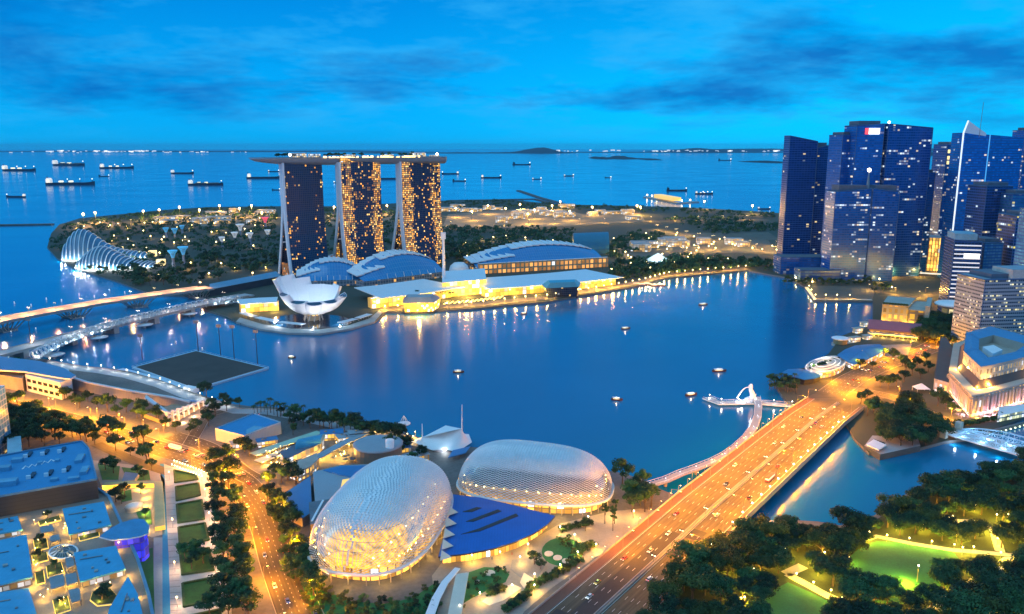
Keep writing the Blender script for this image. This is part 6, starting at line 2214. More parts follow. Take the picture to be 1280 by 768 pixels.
# blue roofed hall by the shore
t = thing('shore_hall', 'square hall with bright blue flat roof and pale walls by the shore', 'building', (*at(310, 545), 0))
pz = pts([(269, 537), (317, 518), (351, 529), (305, 546)], 11)
MB().prism(pz, GZ, 11, 0, 1).build('wall', [lines('ribbed_wall', (.50, .50, .50), (.40, .40, .41), 1.4, .3, 'u', .7), M_ROOFPAN], t)
cc = (sum(q[0] for q in pz) / 4, sum(q[1] for q in pz) / 4)
MB().prism([lerp(q, cc, .0) for q in pz], 11, 12.1, 0, 0, False).build('parapet', M_STANDW, t)
MB().prism([lerp(pz[3], pz[2], .05), lerp(pz[3], pz[2], .62), lerp(lerp(pz[3], pz[2], .62), cc, .7), lerp(pz[3], cc, .55)], 11.02, 11.6).build('roof_deck', pm('light_roof_patch', (.16, .38, .52), .5), t)
# canopies of the lit dining street
for i, (path, z, col) in enumerate((([(316, 568), (345, 558), (375, 548), (400, 540)], 6, 0), ([(322, 577), (350, 566), (378, 556)], 5, 1))):
    p = pts(path, z)
    t = thing('market_canopy', ('long pale green edged canopy over the gold lit dining street, shore side', 'long canopy strip over the gold lit dining street, road side')[i], 'canopy', (*p[0], 0))
    MB().ribbon(p, 8, z, 0, .5, 1).build('roof', [pm('canopy_green', (.35, .55, .42), .5) if i == 0 else M_SANDL, M_STEEL], t)
    for (x, y, a) in along(p, 9, 0, 3):
        MB().tube([(x, y, GZ), (x, y, z - .5)], .15, 5).build('post', M_STEEL, t)
    for (x, y, a) in along(p, 14, -6, 4): lamp_light(t, (x, y - 1, 4), 6500, GOLD, .4)
t = thing('shore_house', 'house with teal barrel roof and cream curved front on the dining street', 'building', (*at(385, 565), 0))
pz = pts([(356, 575), (398, 556), (405, 549), (375, 552), (350, 566)], 9)
MB().prism(pz, GZ, 9, 0, 1).build('wall', [facade('shore_house', 4, 4.5, .7, glass=(.1, .08, .05), frame=(.30, .28, .25), e=.9, warm=(1, .6, .15), thr=.3), pm('slate_roof', (.10, .13, .18), .6)], t)
a, b = at(372, 556, 10), at(404, 549, 10)
rows = [[(a[0] + (b[0] - a[0]) * k, a[1] + (b[1] - a[1]) * k - 7 * cos(pi * j / 8), 9 + 4.5 * sin(pi * j / 8)) for j in range(9)] for k in (0, 1)]
mb = MB(); mb.grid(rows); mb.face(rows[0]); mb.face(rows[1][::-1]); mb.build('barrel_roof', pm('teal_roof_sheet', (.06, .30, .45), .4), t)
c = at(380, 584)
t = thing('curved_house', 'cream curved two storey house with gold lit ground floor', 'building', (*c, 0))
pz = pts([(362, 586), (366, 578), (380, 573), (396, 566), (398, 574), (388, 583), (372, 590)], 9)
MB().prism(pz, GZ, 9, 0, 1).build('wall', [facade('curved_house', 3.4, 4.2, .6, glass=(.15, .1, .06), frame=(.48, .40, .30), fu=.2, fv=.25, e=1.0, warm=(1, .55, .12), thr=.3), pm('cream_roof', (.42, .37, .32), .8)], t)
for px, py in ((378, 592), (392, 584), (402, 574)): lamp_light(t, (*at(px, py), 4.5), 8000, GOLD, .4)
p = pts([(395, 572), (425, 556), (462, 538)], 7)
t = thing('walkway_roof', 'long grey flat walkway roof running to the waterside trees', 'canopy', (*p[0], 0))
MB().ribbon(p, 7, 7, 0, .5).build('roof', M_COOLR, t)
for (x, y, a) in along(p, 10, 0, 3):
    for d in (-3, 3): MB().tube([(x - sin(a) * d, y + cos(a) * d, GZ), (x - sin(a) * d, y + cos(a) * d, 6.6)], .14, 5).build('post', M_STEEL, t)
# cafe parasols and lights on the dining terrace
par = None
rp = random.Random(3)
spots = [(rp.uniform(416, 452), rp.uniform(556, 580)) for _ in range(20)] + [(rp.uniform(330, 365), rp.uniform(566, 582)) for _ in range(10)] + [(rp.uniform(478, 512), rp.uniform(545, 566)) for _ in range(10)]
for i, (px, py) in enumerate(spots):
    x, y = at(px, py)
    if par is None:
        par = thing('parasol', 'dark square parasol on the waterside dining terrace', 'parasol', (x, y, GZ), 'parasols on the dining terrace')
        MB().tube([(x, y, GZ), (x, y, GZ + 3)], .07, 5).build('pole', M_DARK, par)
        MB().lathe([(2.6, 2.5), (1.3, 3.1), (.01, 3.5)], (x, y, GZ), 4, 0, False).build('canopy', pm('parasol_cloth', (.05, .07, .10), .9), par)
    else: dup(par, (x, y, GZ), rp.uniform(0, 1.5))
lp = make_lamp('terrace_lamp', 'warm lamp on the waterside dining terrace', 'lamps on the dining terrace', 3.4, (), .3, M_LAMPO, 2600, GOLD, r=.06)
place(lp, [(*at(rp.uniform(x0, x1), rp.uniform(y0, y1)), GZ, 0) for (x0, x1, y0, y1, n_) in ((410, 455, 553, 582, 16), (325, 400, 560, 590, 14), (455, 520, 540, 552, 12)) for _ in range(n_)])

# small dining houses filling the shore strip
rh = random.Random(31)
for i, (px, py, w, d_, h, lab) in enumerate(((415, 548, 16, 9, 5, 'low dining house with lit front, nearest the market canopies on the shore strip'), (432, 552, 12, 9, 4.5, 'low dining house in the middle of the shore strip, left of the round brown house'), (448, 548, 14, 8, 5.5, 'low dining house nearest the water on the shore strip'), (500, 566, 14, 10, 5, 'low dining house between the round brown house and the tensile tent'), (520, 576, 16, 9, 4.5, 'low dining house just behind the near silver dome'), (300, 560, 12, 8, 4.5, 'small roadside house in front of the blue roofed shore hall'), (334, 556, 14, 7, 4, 'small roadside house beside the market canopy'))):
    c = at(px, py)
    t = thing('dining_house', lab, 'building', (*c, 0))
    a_ = rh.uniform(.2, .6)
    MB().box((*c, GZ), (w, d_, h), a_).build('wall', facade('dining_house', 2.5, 3.6, .8, glass=(.12, .09, .05), frame=(.2, .17, .13), e=.9, warm=(1, .55, .1), thr=.3), t)
    MB().box((*c, GZ + h), (w + 1.4, d_ + 1.4, .5), a_).build('roof', M_AZURE if i % 3 == 0 else M_COOLR, t)
    for k in range(3): MB().box((c[0] + rh.uniform(-.35, .35) * w, c[1] + rh.uniform(-.3, .3) * d_, GZ + h + .5), (1.6, 1.2, .9), a_).build('roof_unit', M_STEEL, t)

# tensile tent with masts by the water
t = thing('tensile_tent', 'white peaked tensile tent with tall mast at the water edge', 'tent', (*at(553, 556), 0))
def tp3(px, py, z): return (*at(px, py, z), z)
apex = tp3(577, 536, 17); ridge = tp3(557, 532, 14); lft = tp3(528, 547, 9)
edge = [tp3(514, 552, 4), tp3(524, 556, 4.5), tp3(540, 563, 4), tp3(556, 562, 5), tp3(572, 565, 4), tp3(590, 553, 5), tp3(586, 543, 6), tp3(568, 541, 5), tp3(548, 543, 5), tp3(528, 546, 5)]
mb = MB()
top3 = [lft, lft, lft, ridge, apex, apex, apex, ridge, ridge, lft]
rows = []
for v in range(7):
    k = v / 6
    row = []
    for e_, tt in zip(edge, top3):
        kk = k ** 1.0
        x, y = lerp(e_[:2], tt[:2], kk)
        z = e_[2] + (tt[2] - e_[2]) * (k ** 1.8)
        row.append((x, y, z))
    rows.append(row)
mb.grid(rows, 0, True, True)
mb.face([lft, ridge, apex])
mb.build('membrane', M_WHITE, t)
MB().tube([(apex[0], apex[1], GZ), (apex[0] + .5, apex[1], hgt(apex[1], 506))], [.7, .3], 6).build('mast', M_WHITE, t)
MB().tube([(lft[0], lft[1], GZ), (lft[0], lft[1], hgt(lft[1], 530))], [.5, .25], 6).build('mast', M_WHITE, t)
MB().prism(pts([(560, 572), (582, 566), (588, 558), (566, 563)], 6), 5.4, 6, 0, 0, True, True).build('stage_roof', M_AZURE, t)
for k in (0, 2, 4, 6, 8): MB().tube([(*edge[k][:2], GZ), edge[k]], .2, 5).build('post', M_STEEL, t)
lamp_light(t, (*at(556, 566), 5), 5000, (.85, .95, 1), .5)

# ------------------------------------------------------------------ big mall at the lower left
ZT = 12.0
t = thing('shopping_mall', 'large mall with bright blue panelled roof and dark front, lower left', 'building', (*at(60, 600), 0))
pz = pts([(-60, 586), (0, 571), (102, 552.5), (111, 562), (121, 600), (19, 618), (-60, 632)], 24)
MB().prism(pz, GZ, 24, 0, 1).build('wall', [lines('dark_mall_wall', (.040, .042, .048), (.025, .027, .03), 2.4, .3, 'v', .7), M_ROOFPAN], t)
mb = MB()
for i in range(len(pz) - 1):
    mb.ribbon([pz[i], pz[i + 1]], .9, 25.0, 0, 1.2)
mb.build('parapet', pm('blue_parapet', (.09, .24, .38), .5), t)
for px, py in ((37, 569), (58, 566), (79, 563), (41, 595), (63, 592), (85, 587)):
    x, y = at(px, py, 24)
    sk_ = MB().box((x, y, 24), (2.2, 8, 1.1), .3).build('skylight', M_GLASSD, t)
    MB().box((x + .2, y - 4.6, 24), (2.4, 1.2, 2.2), .3).build('vent_hood', M_WHITE, sk_)
mb = MB()
zz = [at(28 + 4 * k, 587 - 1.0 * k - (3 if k % 2 else 0), 24) for k in range(11)]
mb.ribbon(zz, 1.0, 24.3, 0, .3); mb.build('zigzag_screen', M_WHITE, t)
for px, py, w, d, h in ((10, 606, 10, 6, 3), (4, 588, 8, 5, 2.5), (100, 575, 4, 12, 2), (106, 590, 4, 10, 2), (92, 600, 6, 3, 1.8), (22, 577, 6, 4, 2.2), (68, 601, 4, 3, 1.6), (50, 580, 2.5, 2.5, 1.5), (72, 577, 2.5, 2.5, 1.5)):
    MB().box((*at(px, py, 24), 24.0), (w, d, h), .3).build('roof_unit', pm('blue_unit', (.14, .36, .52), .5), t)
# podium with roof garden
t = thing('mall_podium', 'mall podium with lit roof garden and blue flat canopies, lower left', 'building', (*at(80, 700), 0))
pod = pts([(-60, 640), (0, 640), (122, 612), (136, 622), (150, 652), (172, 700), (186, 745), (195, 790), (-60, 800)], ZT)
MB().prism(pod, GZ, ZT, 0, 1).build('wall', [lines('podium_wall', (.07, .10, .15), (.05, .07, .1), 2, .2, 'u', .6), pm('terrace_paving', (.22, .20, .17), .75, .25, .06)], t)
edge_ = pts([(122, 612), (136, 622), (150, 652), (172, 700), (186, 745), (195, 790)], ZT)
MB().ribbon(edge_, 1.4, ZT + 1.3, 0, 1.3).build('parapet', pm('blue_parapet', (.09, .24, .38), .5), t)


def inside_poly(q, poly):
    x, y = q; c = False; j = len(poly) - 1
    for i in range(len(poly)):
        xi, yi = poly[i]; xj, yj = poly[j]
        if (yi > y) != (yj > y) and x < (xj - xi) * (y - yi) / (yj - yi) + xi: c = not c
        j = i
    return c


def flat_canopy(label, poly, z=16.0, leg=True):
    p = pts(poly, z)
    t = thing('roof_canopy', label, 'canopy', (sum(q[0] for q in p) / len(p), sum(q[1] for q in p) / len(p), 0))
    MB().prism(p, z - .8, z, 0, 0, True, True).build('roof', M_ROOFPAN2, t)
    c = (sum(q[0] for q in p) / len(p), sum(q[1] for q in p) / len(p))
    MB().prism([lerp(q, c, .10) for q in p], ZT, z - .8, 0, 0, False).build('glazed_wall', facade('canopy_wall', 3, 3.6, .7, glass=(.12, .09, .06), frame=(.2, .18, .15), e=.8, warm=(1, .6, .18), thr=.3), t)
    for q in p: MB().tube([(*lerp(q, c, .05), ZT), (*lerp(q, c, .05), z - .8)], .2, 5).build('post', M_STEEL, t)
    for q in p: lamp_light(t, (*lerp(q, c, -.05), ZT + 2.2), 1500, GOLD, .3)
    e1, e2 = Vector((p[1][0] - p[0][0], p[1][1] - p[0][1])), Vector((p[3][0] - p[0][0], p[3][1] - p[0][1]))
    ra = atan2(e1.y, e1.x); rr_ = random.Random(int(abs(c[0] * 10)))
    for k in range(6):
        a_, b_ = rr_.uniform(.12, .88), rr_.uniform(.12, .88)
        q = (p[0][0] + e1.x * a_ + e2.x * b_, p[0][1] + e1.y * a_ + e2.y * b_)
        if inside_poly(q, p): MB().box((*q, z), (rr_.uniform(.8, 2.2), rr_.uniform(.8, 1.8), rr_.uniform(.5, 1.2)), ra).build('roof_unit', M_STEEL if k % 2 else M_CONC, t)
    q0, q1 = lerp(p[0], p[3], .3), lerp(p[1], p[2], .35)
    MB().tube([(*lerp(q0, q1, .1), z + .35), (*lerp(q0, q1, .62), z + .35)], .28, 5).build('duct', M_STEEL, t)
    return t


M_ROOFPAN2 = lines('blue_canopy_sheets', (.05, .33, .54), (.035, .26, .45), 2.4, .12, 'u', .5, period2=7.5, width2=.15, var=.25)
flat_canopy('flat blue canopy farther up the mall roof garden, next to the purple glazed bar', [(78, 636), (130, 627), (139, 656), (86, 668)])
flat_canopy('flat blue canopy in the middle of the mall roof garden, below the purple glazed bar', [(92, 691), (145, 682), (157, 711), (100, 727)])
flat_canopy('large flat blue roof at the left edge of the mall roof garden', [(-30, 682), (33, 668), (41, 721), (-30, 738)], 17)
flat_canopy('cut corner blue canopy at the bottom of the mall roof garden', [(136, 762), (160, 720), (172, 742), (184, 790), (130, 790)], 15)
flat_canopy('pale blue low roof above the left edge of the mall garden', [(-30, 655), (22, 645), (28, 662), (-30, 672)], 15)
flat_canopy('white edged roof at the bottom left corner of the mall garden', [(-30, 745), (36, 735), (46, 768), (-30, 790)], 14)
# oval skylight
t = thing('oval_skylight', 'oval glazed skylight with white ring in the mall roof garden', 'skylight', (*at(79, 690), 0))
pe = pts(ell(79, 690, 18, 8.5, 26, -.12), ZT + 2)
ce = (sum(q[0] for q in pe) / 26, sum(q[1] for q in pe) / 26)
MB().tube([(*q, ZT + 2) for q in pe] + [(*pe[0], ZT + 2)], .55, 5, cap=False).build('ring', M_FIN, t)
MB().prism(pe, ZT, ZT + 1.8).build('drum', M_STONE, t)
mb = MB(); mb.grid([[(*q, ZT + 2) for q in pe], [(*lerp(q, ce, .5), ZT + 3.2) for q in pe], [(*lerp(q, ce, .97), ZT + 3.6) for q in pe]], 0, True, True); mb.build('glass', facade('oval_glass', 1.0, 1.0, .25, glass=(.10, .11, .10), frame=(.3, .3, .28), e=.4, warm=(1, .85, .5), thr=.4), t)
for k in (2, 6, 10, 15, 19, 23):
    MB().tube([(*pe[k], ZT + 2.1), (*lerp(pe[k], ce, .5), ZT + 3.4), (*ce, ZT + 3.8)], .18, 4).build('glazing_bar', M_STEEL, t)
# bar with the purple glass wall under a blue leaf shaped roof
t = thing('roof_bar', 'bar with purple lit glass wall under a blue leaf shaped roof', 'bar', (*at(160, 680), 0))
leaf = pts([(124, 671), (135, 662), (150, 654), (168, 648.5), (180, 649), (187, 657), (186, 666), (176, 670), (160, 673), (140, 675)], 18)
MB().prism(leaf, 17.2, 18, 1, 0, True, True).build('roof', [pm('leaf_roof', (.06, .25, .45), .4), M_WHITE], t)
MB().prism(pts([(143, 676), (160, 673.5), (178, 670), (184, 664), (180, 655), (150, 660)], 17), GZ, 17.0, 0, 0).build('glass_wall', facade('purple_wall', 3, 4.4, 1.0, glass=(.05, .02, .2), frame=(.10, .06, .3), fu=.04, fv=.08, e=.9, warm=(.04, .05, .9), cool=(.12, .10, 1), coolf=.3, thr=.1, glow=.15), t)
for k in range(5):
    MB().tube([(*at(180 + k * .8, 668 - k, 12), 5 + 2.4 * k), (*at(170 + k * .6, 673 - k, 12), 5 + 2.4 * k)], .3, 5).build('fin_blade', M_WHITE, t)
lamp_light(t, (*at(160, 696), 5), 5000, (.2, .12, 1), .6)
# planting beds with lit edges
M_BEDGLOW = em('bed_edge_light', (1, .62, .10), 1.3)
beds = [([(48, 652), (74, 645), (76, 650), (50, 657)], 0), ([(50, 664), (66, 661), (68, 669), (52, 672)], 1), ([(42, 676), (58, 673), (60, 685), (44, 689)], 0), ([(62, 676), (74, 673), (76, 680), (64, 683)], 1),
        ([(96, 662), (122, 658), (124, 670), (100, 676)], 0), ([(40, 695), (58, 690), (60, 700), (42, 705)], 0), ([(58, 708), (76, 703), (80, 716), (60, 722)], 0), ([(82, 704), (92, 702), (94, 713), (84, 716)], 1),
        ([(62, 728), (80, 723), (82, 738), (64, 743)], 1), ([(82, 724), (96, 722), (98, 734), (84, 738)], 1), ([(66, 750), (84, 745), (88, 762), (70, 768)], 0), ([(86, 744), (100, 741), (102, 756), (90, 760)], 1),
        ([(116, 740), (138, 736), (146, 745), (140, 755), (122, 757), (113, 750)], 0), ([(44, 716), (54, 713), (56, 728), (46, 731)], 0)]
for i, (poly, kind) in enumerate(beds):
    p = pts(poly, ZT + .5); c = (sum(q[0] for q in p) / len(p), sum(q[1] for q in p) / len(p))
    if kind == 0:
        t = thing('planting_bed', 'planted bed with a glowing gold edge in the mall roof garden', 'planter', (*c, 0), 'planted beds with gold lit edges')
        MB().prism(p, ZT, ZT + .8, 1, 0).build('bed', [M_HEDGE, M_STONE], t)
        mb = MB()
        for k in range(len(p)): mb.ribbon([p[k], p[(k + 1) % len(p)]], .55, ZT + .35, 0, .3)
        mb.build('edge_light', M_BEDGLOW, t)
        lamp_light(t, (c[0], c[1] - 4, ZT + 1.6), 900, GOLD, .3)
    else:
        t = thing('garden_pergola', 'grey flat roofed garden pergola between the planted beds', 'pergola', (*c, 0), 'grey pergolas in the mall roof garden')
        MB().prism(p, ZT + 2.6, ZT + 3.1, 0, 0, True, True).build('roof', pm('grey_pergola', (.26, .27, .28), .6), t)
        for q in p: MB().tube([(*lerp(q, c, .08), ZT), (*lerp(q, c, .08), ZT + 2.6)], .14, 5).build('post', M_STEEL, t)
        lamp_light(t, (*c, ZT + 2.0), 700, GOLD, .3)
lp = make_lamp('garden_lamp', 'small warm lamp in the mall roof garden', 'lamps in the mall roof garden', 2.4, (), .22, M_LAMPO, 900, GOLD, r=.05)
rg = random.Random(9)
place(lp, [(*at(rg.uniform(42, 108), rg.uniform(645, 766), ZT), ZT, 0) for _ in range(34)] + [(*at(rg.uniform(110, 150), rg.uniform(716, 735), ZT), ZT, 0) for _ in range(5)])
# sliver of the tall hotel at the left frame edge
t = thing('hotel_tower', 'pale blue edge of a tall tower cut by the left frame edge', 'tower', (*at(-8, 590), 0))
a = at(-4, 575)
MB().prism([(a[0], a[1]), (a[0] - 40, a[1] - 6), (a[0] - 40, a[1] + 25), (a[0] - 4, a[1] + 25)], GZ, hgt(a[1], 495), 0, 0).build('shaft', facade('left_edge_tower', 4, 4, .1, glass=(.12, .32, .45), frame=(.3, .45, .55), e=.6), t)
MB().prism(pts([(9, 568), (27, 566), (26, 545), (9, 547)], 14), GZ, 14, 0, 0).build('annex', pm('pale_cyan_wall', (.22, .45, .55), .5), t)

# ------------------------------------------------------------------ garden court and boulevard
structure(MB().prism(pts([(112, 575), (196, 585), (206, 600), (205, 668), (190, 672), (150, 655), (128, 610)], GZ + .05), GZ, GZ + .06).build('garden_ground', pm('court_floor', (.36, .30, .24), .8, .2)))
t = thing('lit_wall', 'yellow lit L shaped garden wall around the sunken court', 'wall', (*at(195, 620), 0))
p = pts([(130, 607), (165, 605), (198, 605), (199, 630), (200, 660)], 4)
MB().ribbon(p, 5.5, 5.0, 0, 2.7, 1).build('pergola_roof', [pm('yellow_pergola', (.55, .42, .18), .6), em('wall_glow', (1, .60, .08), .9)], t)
for x, y, a in along(p, 12, -4, 3): lamp_light(t, (x - 3, y - 2, 4), 3200, GOLD, .4)
for i, poly in enumerate(([(122, 580), (150, 583), (148, 600), (128, 600)], [(152, 584), (186, 588), (188, 600), (160, 602)], [(150, 615), (164, 612), (165, 625), (152, 628)], [(170, 640), (188, 636), (190, 656), (176, 655)])):
    structure(MB().prism(pts(poly, GZ + .3), GZ, GZ + .3, 1, 0).build('lawn', [M_GRASS, M_CONC]))
t = thing('kiosk', 'blue flat roofed kiosk in the sunken garden court', 'kiosk', (*at(162, 598), 0))
MB().prism(pts([(152, 602), (168, 600), (174, 592), (156, 590)], 5), GZ, 5, 0, 1).build('wall', [M_STONE, pm('slate_blue_roof', (.12, .20, .30), .6)], t)
t = thing('kiosk', 'white round marquee in the sunken garden court', 'kiosk', (*at(168, 637), 0))
MB().lathe([(5, 0), (5, 2.5), (5.4, 2.6), (2, 3.6), (.01, 4.4)], (*at(168, 637), GZ), 14).build('canopy', M_WHITE, t)
# boulevard strips
def strip(name, l, r, mat, z):
    p = pts(l, z) + pts(r, z)[::-1]
    return structure(MB().prism(p, GZ, z).build(name, mat))


M_PINK = lines('pink_paving', (.48, .40, .37), (.38, .32, .30), 6.5, .5, 'u', .75)
strip('path', [(205, 580), (208, 640), (211, 700), (214, 800)], [(216, 584), (220, 640), (223, 700), (229, 800)], pm('pinkish_paving', (.46, .39, .36), .75, .15, .2), GZ + .10)
mb = MB()
for k in range(26):
    y = 586 + k * 7.4
    f = (y - 580) / 220
    mb.ribbon(pts([(205.5 + 9 * f, y), (215.5 + 13.5 * f, y - .8)], GZ + .12), .5, GZ + .12)
structure(mb.build('path_joints', pm('joint_dark', (.24, .20, .19), .8)))
strip('canal', [(200, 580), (203, 640), (203, 700), (203, 800)], [(205, 580), (208, 640), (211, 700), (214, 800)], pm('canal_water', (.06, .25, .40), .12, .15), GZ + .06)
strip('path', [(192, 672), (192, 720), (194, 800)], [(203, 672), (203, 720), (203, 800)], pm('blue_grey_paving', (.26, .32, .36), .7, .15, .2), GZ + .08)
strip('lawn', [(160, 690), (176, 735), (186, 790)], [(191, 685), (192, 720), (194, 790)], M_GRASS, GZ + .11)
LW = [[(217, 588), (245, 594), (248, 600), (218, 604)], [(219, 609), (249, 604), (251, 620), (220, 627)], [(220, 631), (253, 625), (256, 650), (222, 655)], [(222, 660), (257, 654), (262, 676), (224, 682)],
      [(224, 691), (262, 685), (268, 714), (227, 720)], [(227, 730), (268, 722), (273, 750), (229, 760)], [(230, 772), (276, 762), (280, 790), (232, 800)]]
structure(MB().prism(pts([(216, 584), (262, 590), (285, 700), (292, 800), (229, 800), (222, 690)], GZ + .08), GZ, GZ + .09).build('path', pm('pale_paving', (.40, .39, .38), .75, .15, .2)))
M_LAWN2 = pm('clipped_lawn', (.022, .10, .018), .95, .3, .25, fine=1.2)
for q in LW:
    p = pts(q, GZ + .3); c = (sum(a[0] for a in p) / 4, sum(a[1] for a in p) / 4)
    structure(MB().prism(p, GZ, GZ + .34, 1, 0).build('lawn', [M_LAWN2, M_CONC]))
    hd = MB()
    for k in range(4): hd.ribbon([lerp(p[k], c, .05), lerp(p[(k + 1) % 4], c, .05)], 1.2, GZ + 1.15, 0, 1.0)
    tag(hd.build('hedge', M_HEDGE, None, origin=(*c, 0)), 'clipped dark hedge framing one of the boulevard lawns', 'hedge', 'hedges round the boulevard lawns')
lp = make_lamp('boulevard_lamp', 'slim lamp between boulevard lawns and tree row', 'lamps along the boulevard', 5.5, (), .32, M_LAMPO, 3600, (1, .6, .3), r=.07)
place(lp, [(*at(x, y), GZ, 0) for x, y in ((252, 602), (257, 622), (262, 652), (266, 680), (270, 718), (277, 755), (212, 600), (216, 660), (219, 715), (222, 760))])
# lit ground of the coach bay between grandstand and boulevard, and kerb barriers
structure(MB().prism(pts([(15, 500), (60, 508), (130, 524), (190, 535), (235, 548), (262, 556), (255, 566), (180, 553), (100, 533), (10, 508)], GZ + .03), GZ, GZ + .03).build('coach_bay', pm('bay_paving', (.14, .12, .10), .8, .35)))
lp = make_lamp('street_lamp', 'bright sodium lamp on the forecourt behind the grandstand', 'lamps on the grandstand forecourt', 9, (1.5,), .45, M_LAMPO, 26000, (1, .40, .02))
place(lp, [(*at(x, y), GZ, -1) for x, y in ((30, 504), (62, 510), (95, 517), (122, 523), (150, 530), (180, 538), (205, 545))])
bl = make_lamp('bollard', 'white bollard light along the curb of the wide junction', 'bollards at the junction', .9, (), .3, M_LAMPW, 500, GOLD, r=.1)
place(bl, [(*at(218 + 3.4 * k, 578 + 1.25 * k), GZ + .2, 0) for k in range(17)] + [(*at(215 + 3.4 * k, 583 + 1.3 * k), GZ + .2, 0) for k in range(12)])
# parked cars by the shore drive
k = 0
for (x, y, a) in along(pts([(270, 535), (292, 525), (312, 516)]), 3.4, -9, 0):
    if rg.random() < .8:
        c = cols[k % 3]
        put_car(c, x, y, GZ + .02, a + pi / 2, '%s car parked beside the blue roofed shore hall' % c, '%s cars parked by the shore hall' % c); k += 1
# ------------------------------------------------------------------ trees
def leaf_mat(name, c1, c2, sc=.5):
    m, N, Lk, b = _nt(name)
    g = N.new('ShaderNodeTexCoord'); oi = N.new('ShaderNodeObjectInfo')
    n1 = N.new('ShaderNodeTexNoise'); n1.inputs['Scale'].default_value = sc; n1.inputs['Detail'].default_value = 3
    Lk.new(g.outputs['Object'], n1.inputs['Vector'])
    mr = N.new('ShaderNodeMapRange'); mr.inputs[1].default_value = .35; mr.inputs[2].default_value = .65
    Lk.new(_math(N, Lk, 'ADD', n1.outputs[0], _math(N, Lk, 'MULTIPLY_ADD', oi.outputs['Random'], .3, -.15)), mr.inputs[0])
    Lk.new(_mixc(N, Lk, mr.outputs[0], c1, c2), b.inputs['Base Color'])
    b.inputs['Roughness'].default_value = .75
    b.inputs['Specular IOR Level'].default_value = .25
    return m


M_LEAF = leaf_mat('dark_leaf', (.010, .030, .018), (.032, .085, .034))
M_LEAF2 = leaf_mat('fresh_leaf', (.018, .06, .026), (.05, .14, .045))
M_LEAF3 = leaf_mat('olive_leaf', (.03, .05, .015), (.09, .12, .03))
M_PALM = leaf_mat('palm_leaf', (.015, .04, .015), (.04, .09, .03))
M_BARK = pm('bark', (.10, .075, .055), .9, .3, .8, obj=True)


def crown_mb(seed, rx, rz, zc, clumps, per, leaf, flat=1.0):
    r = random.Random(seed)
    mb = MB()
    cs = []
    for i in range(clumps):
        a = r.uniform(0, 2 * pi); k = sqrt(r.random()) * .82
        x, y = cos(a) * rx * k, sin(a) * rx * k
        z = zc + rz * (sqrt(max(0, 1 - k * k)) * r.uniform(.1, .95) - r.uniform(0, .30)) * flat
        cs.append((x, y, z, rx * r.uniform(.28, .48)))
    for (x, y, z, cr_) in cs:
        for _ in range(per):
            d = Vector((r.gauss(0, 1), r.gauss(0, 1), r.gauss(0, .8))); d.normalize()
            q = cr_ * (r.random() ** .35)
            p = Vector((x, y, z)) + Vector((d.x * q, d.y * q, d.z * q * .72))
            nrm_ = (d + Vector((r.uniform(-.7, .7), r.uniform(-.7, .7), r.uniform(-.1, .9)))).normalized()
            u_ = nrm_.orthogonal().normalized(); v_ = nrm_.cross(u_)
            th = r.uniform(0, pi); u2 = u_ * cos(th) + v_ * sin(th); v2 = nrm_.cross(u2)
            s = leaf * r.uniform(.6, 1.3)
            mb.face([tuple(p - u2 * s), tuple(p - v2 * s * .55), tuple(p + u2 * s), tuple(p + v2 * s * .55)])
    return mb, cs


def make_tree(name, label, group, seed, rx, rz, h, clumps, per, leaf, mat, col_r=.35, flat=1.0):
    t = thing(name, label, 'tree', (0, 0, 0), group)
    mb, cs = crown_mb(seed, rx, rz, h - rz * .8, clumps, per, leaf, flat)
    mb.build('crown', mat, t)
    tb = MB()
    tb.tube([(0, 0, -.3), (0, 0, h * .22), (.2, .1, h * .42)], [col_r * 1.3, col_r, col_r * .8], 7)
    for x, y, z, _ in cs[:7]:
        tb.tube([(.1, .05, h * .36), (x * .5, y * .5, (h * .38 + z) / 2 + .3), (x * .85, y * .85, z)], [col_r * .6, col_r * .35, col_r * .15], 5, cap=False)
    tb.build('trunk', M_BARK, t)
    KIDS[t] = list(t.children)
    return t


def make_palm(name, label, group, seed, h, n, fl):
    r = random.Random(seed)
    t = thing(name, label, 'palm', (0, 0, 0), group)
    mb = MB()
    for k in range(n):
        a = 2 * pi * k / n + r.uniform(-.2, .2); up_ = r.uniform(.1, .9)
        pr = []
        for i in range(6):
            q = i / 5
            pr.append(Vector((cos(a) * fl * q, sin(a) * fl * q, h + fl * (up_ * q - 1.1 * q * q))))
        sd = Vector((-sin(a), cos(a), 0))
        for i in range(5):
            w0, w1 = .55 * fl * .3 * (1 - abs(2 * i / 5 - .7)) + .1, .55 * fl * .3 * (1 - abs(2 * (i + 1) / 5 - .7)) + .05
            dn = Vector((0, 0, -.35))
            for s_ in (-1, 1):
                mb.face([tuple(pr[i]), tuple(pr[i + 1]), tuple(pr[i + 1] + sd * w1 * s_ + dn * w1), tuple(pr[i] + sd * w0 * s_ + dn * w0)])
    mb.build('crown', M_PALM, t)
    MB().tube([(0, 0, -.3), (.15, 0, h * .5), (0, 0, h)], [.3, .22, .18], 6).build('trunk', M_BARK, t)
    KIDS[t] = list(t.children)
    return t


RT = random.Random(21)


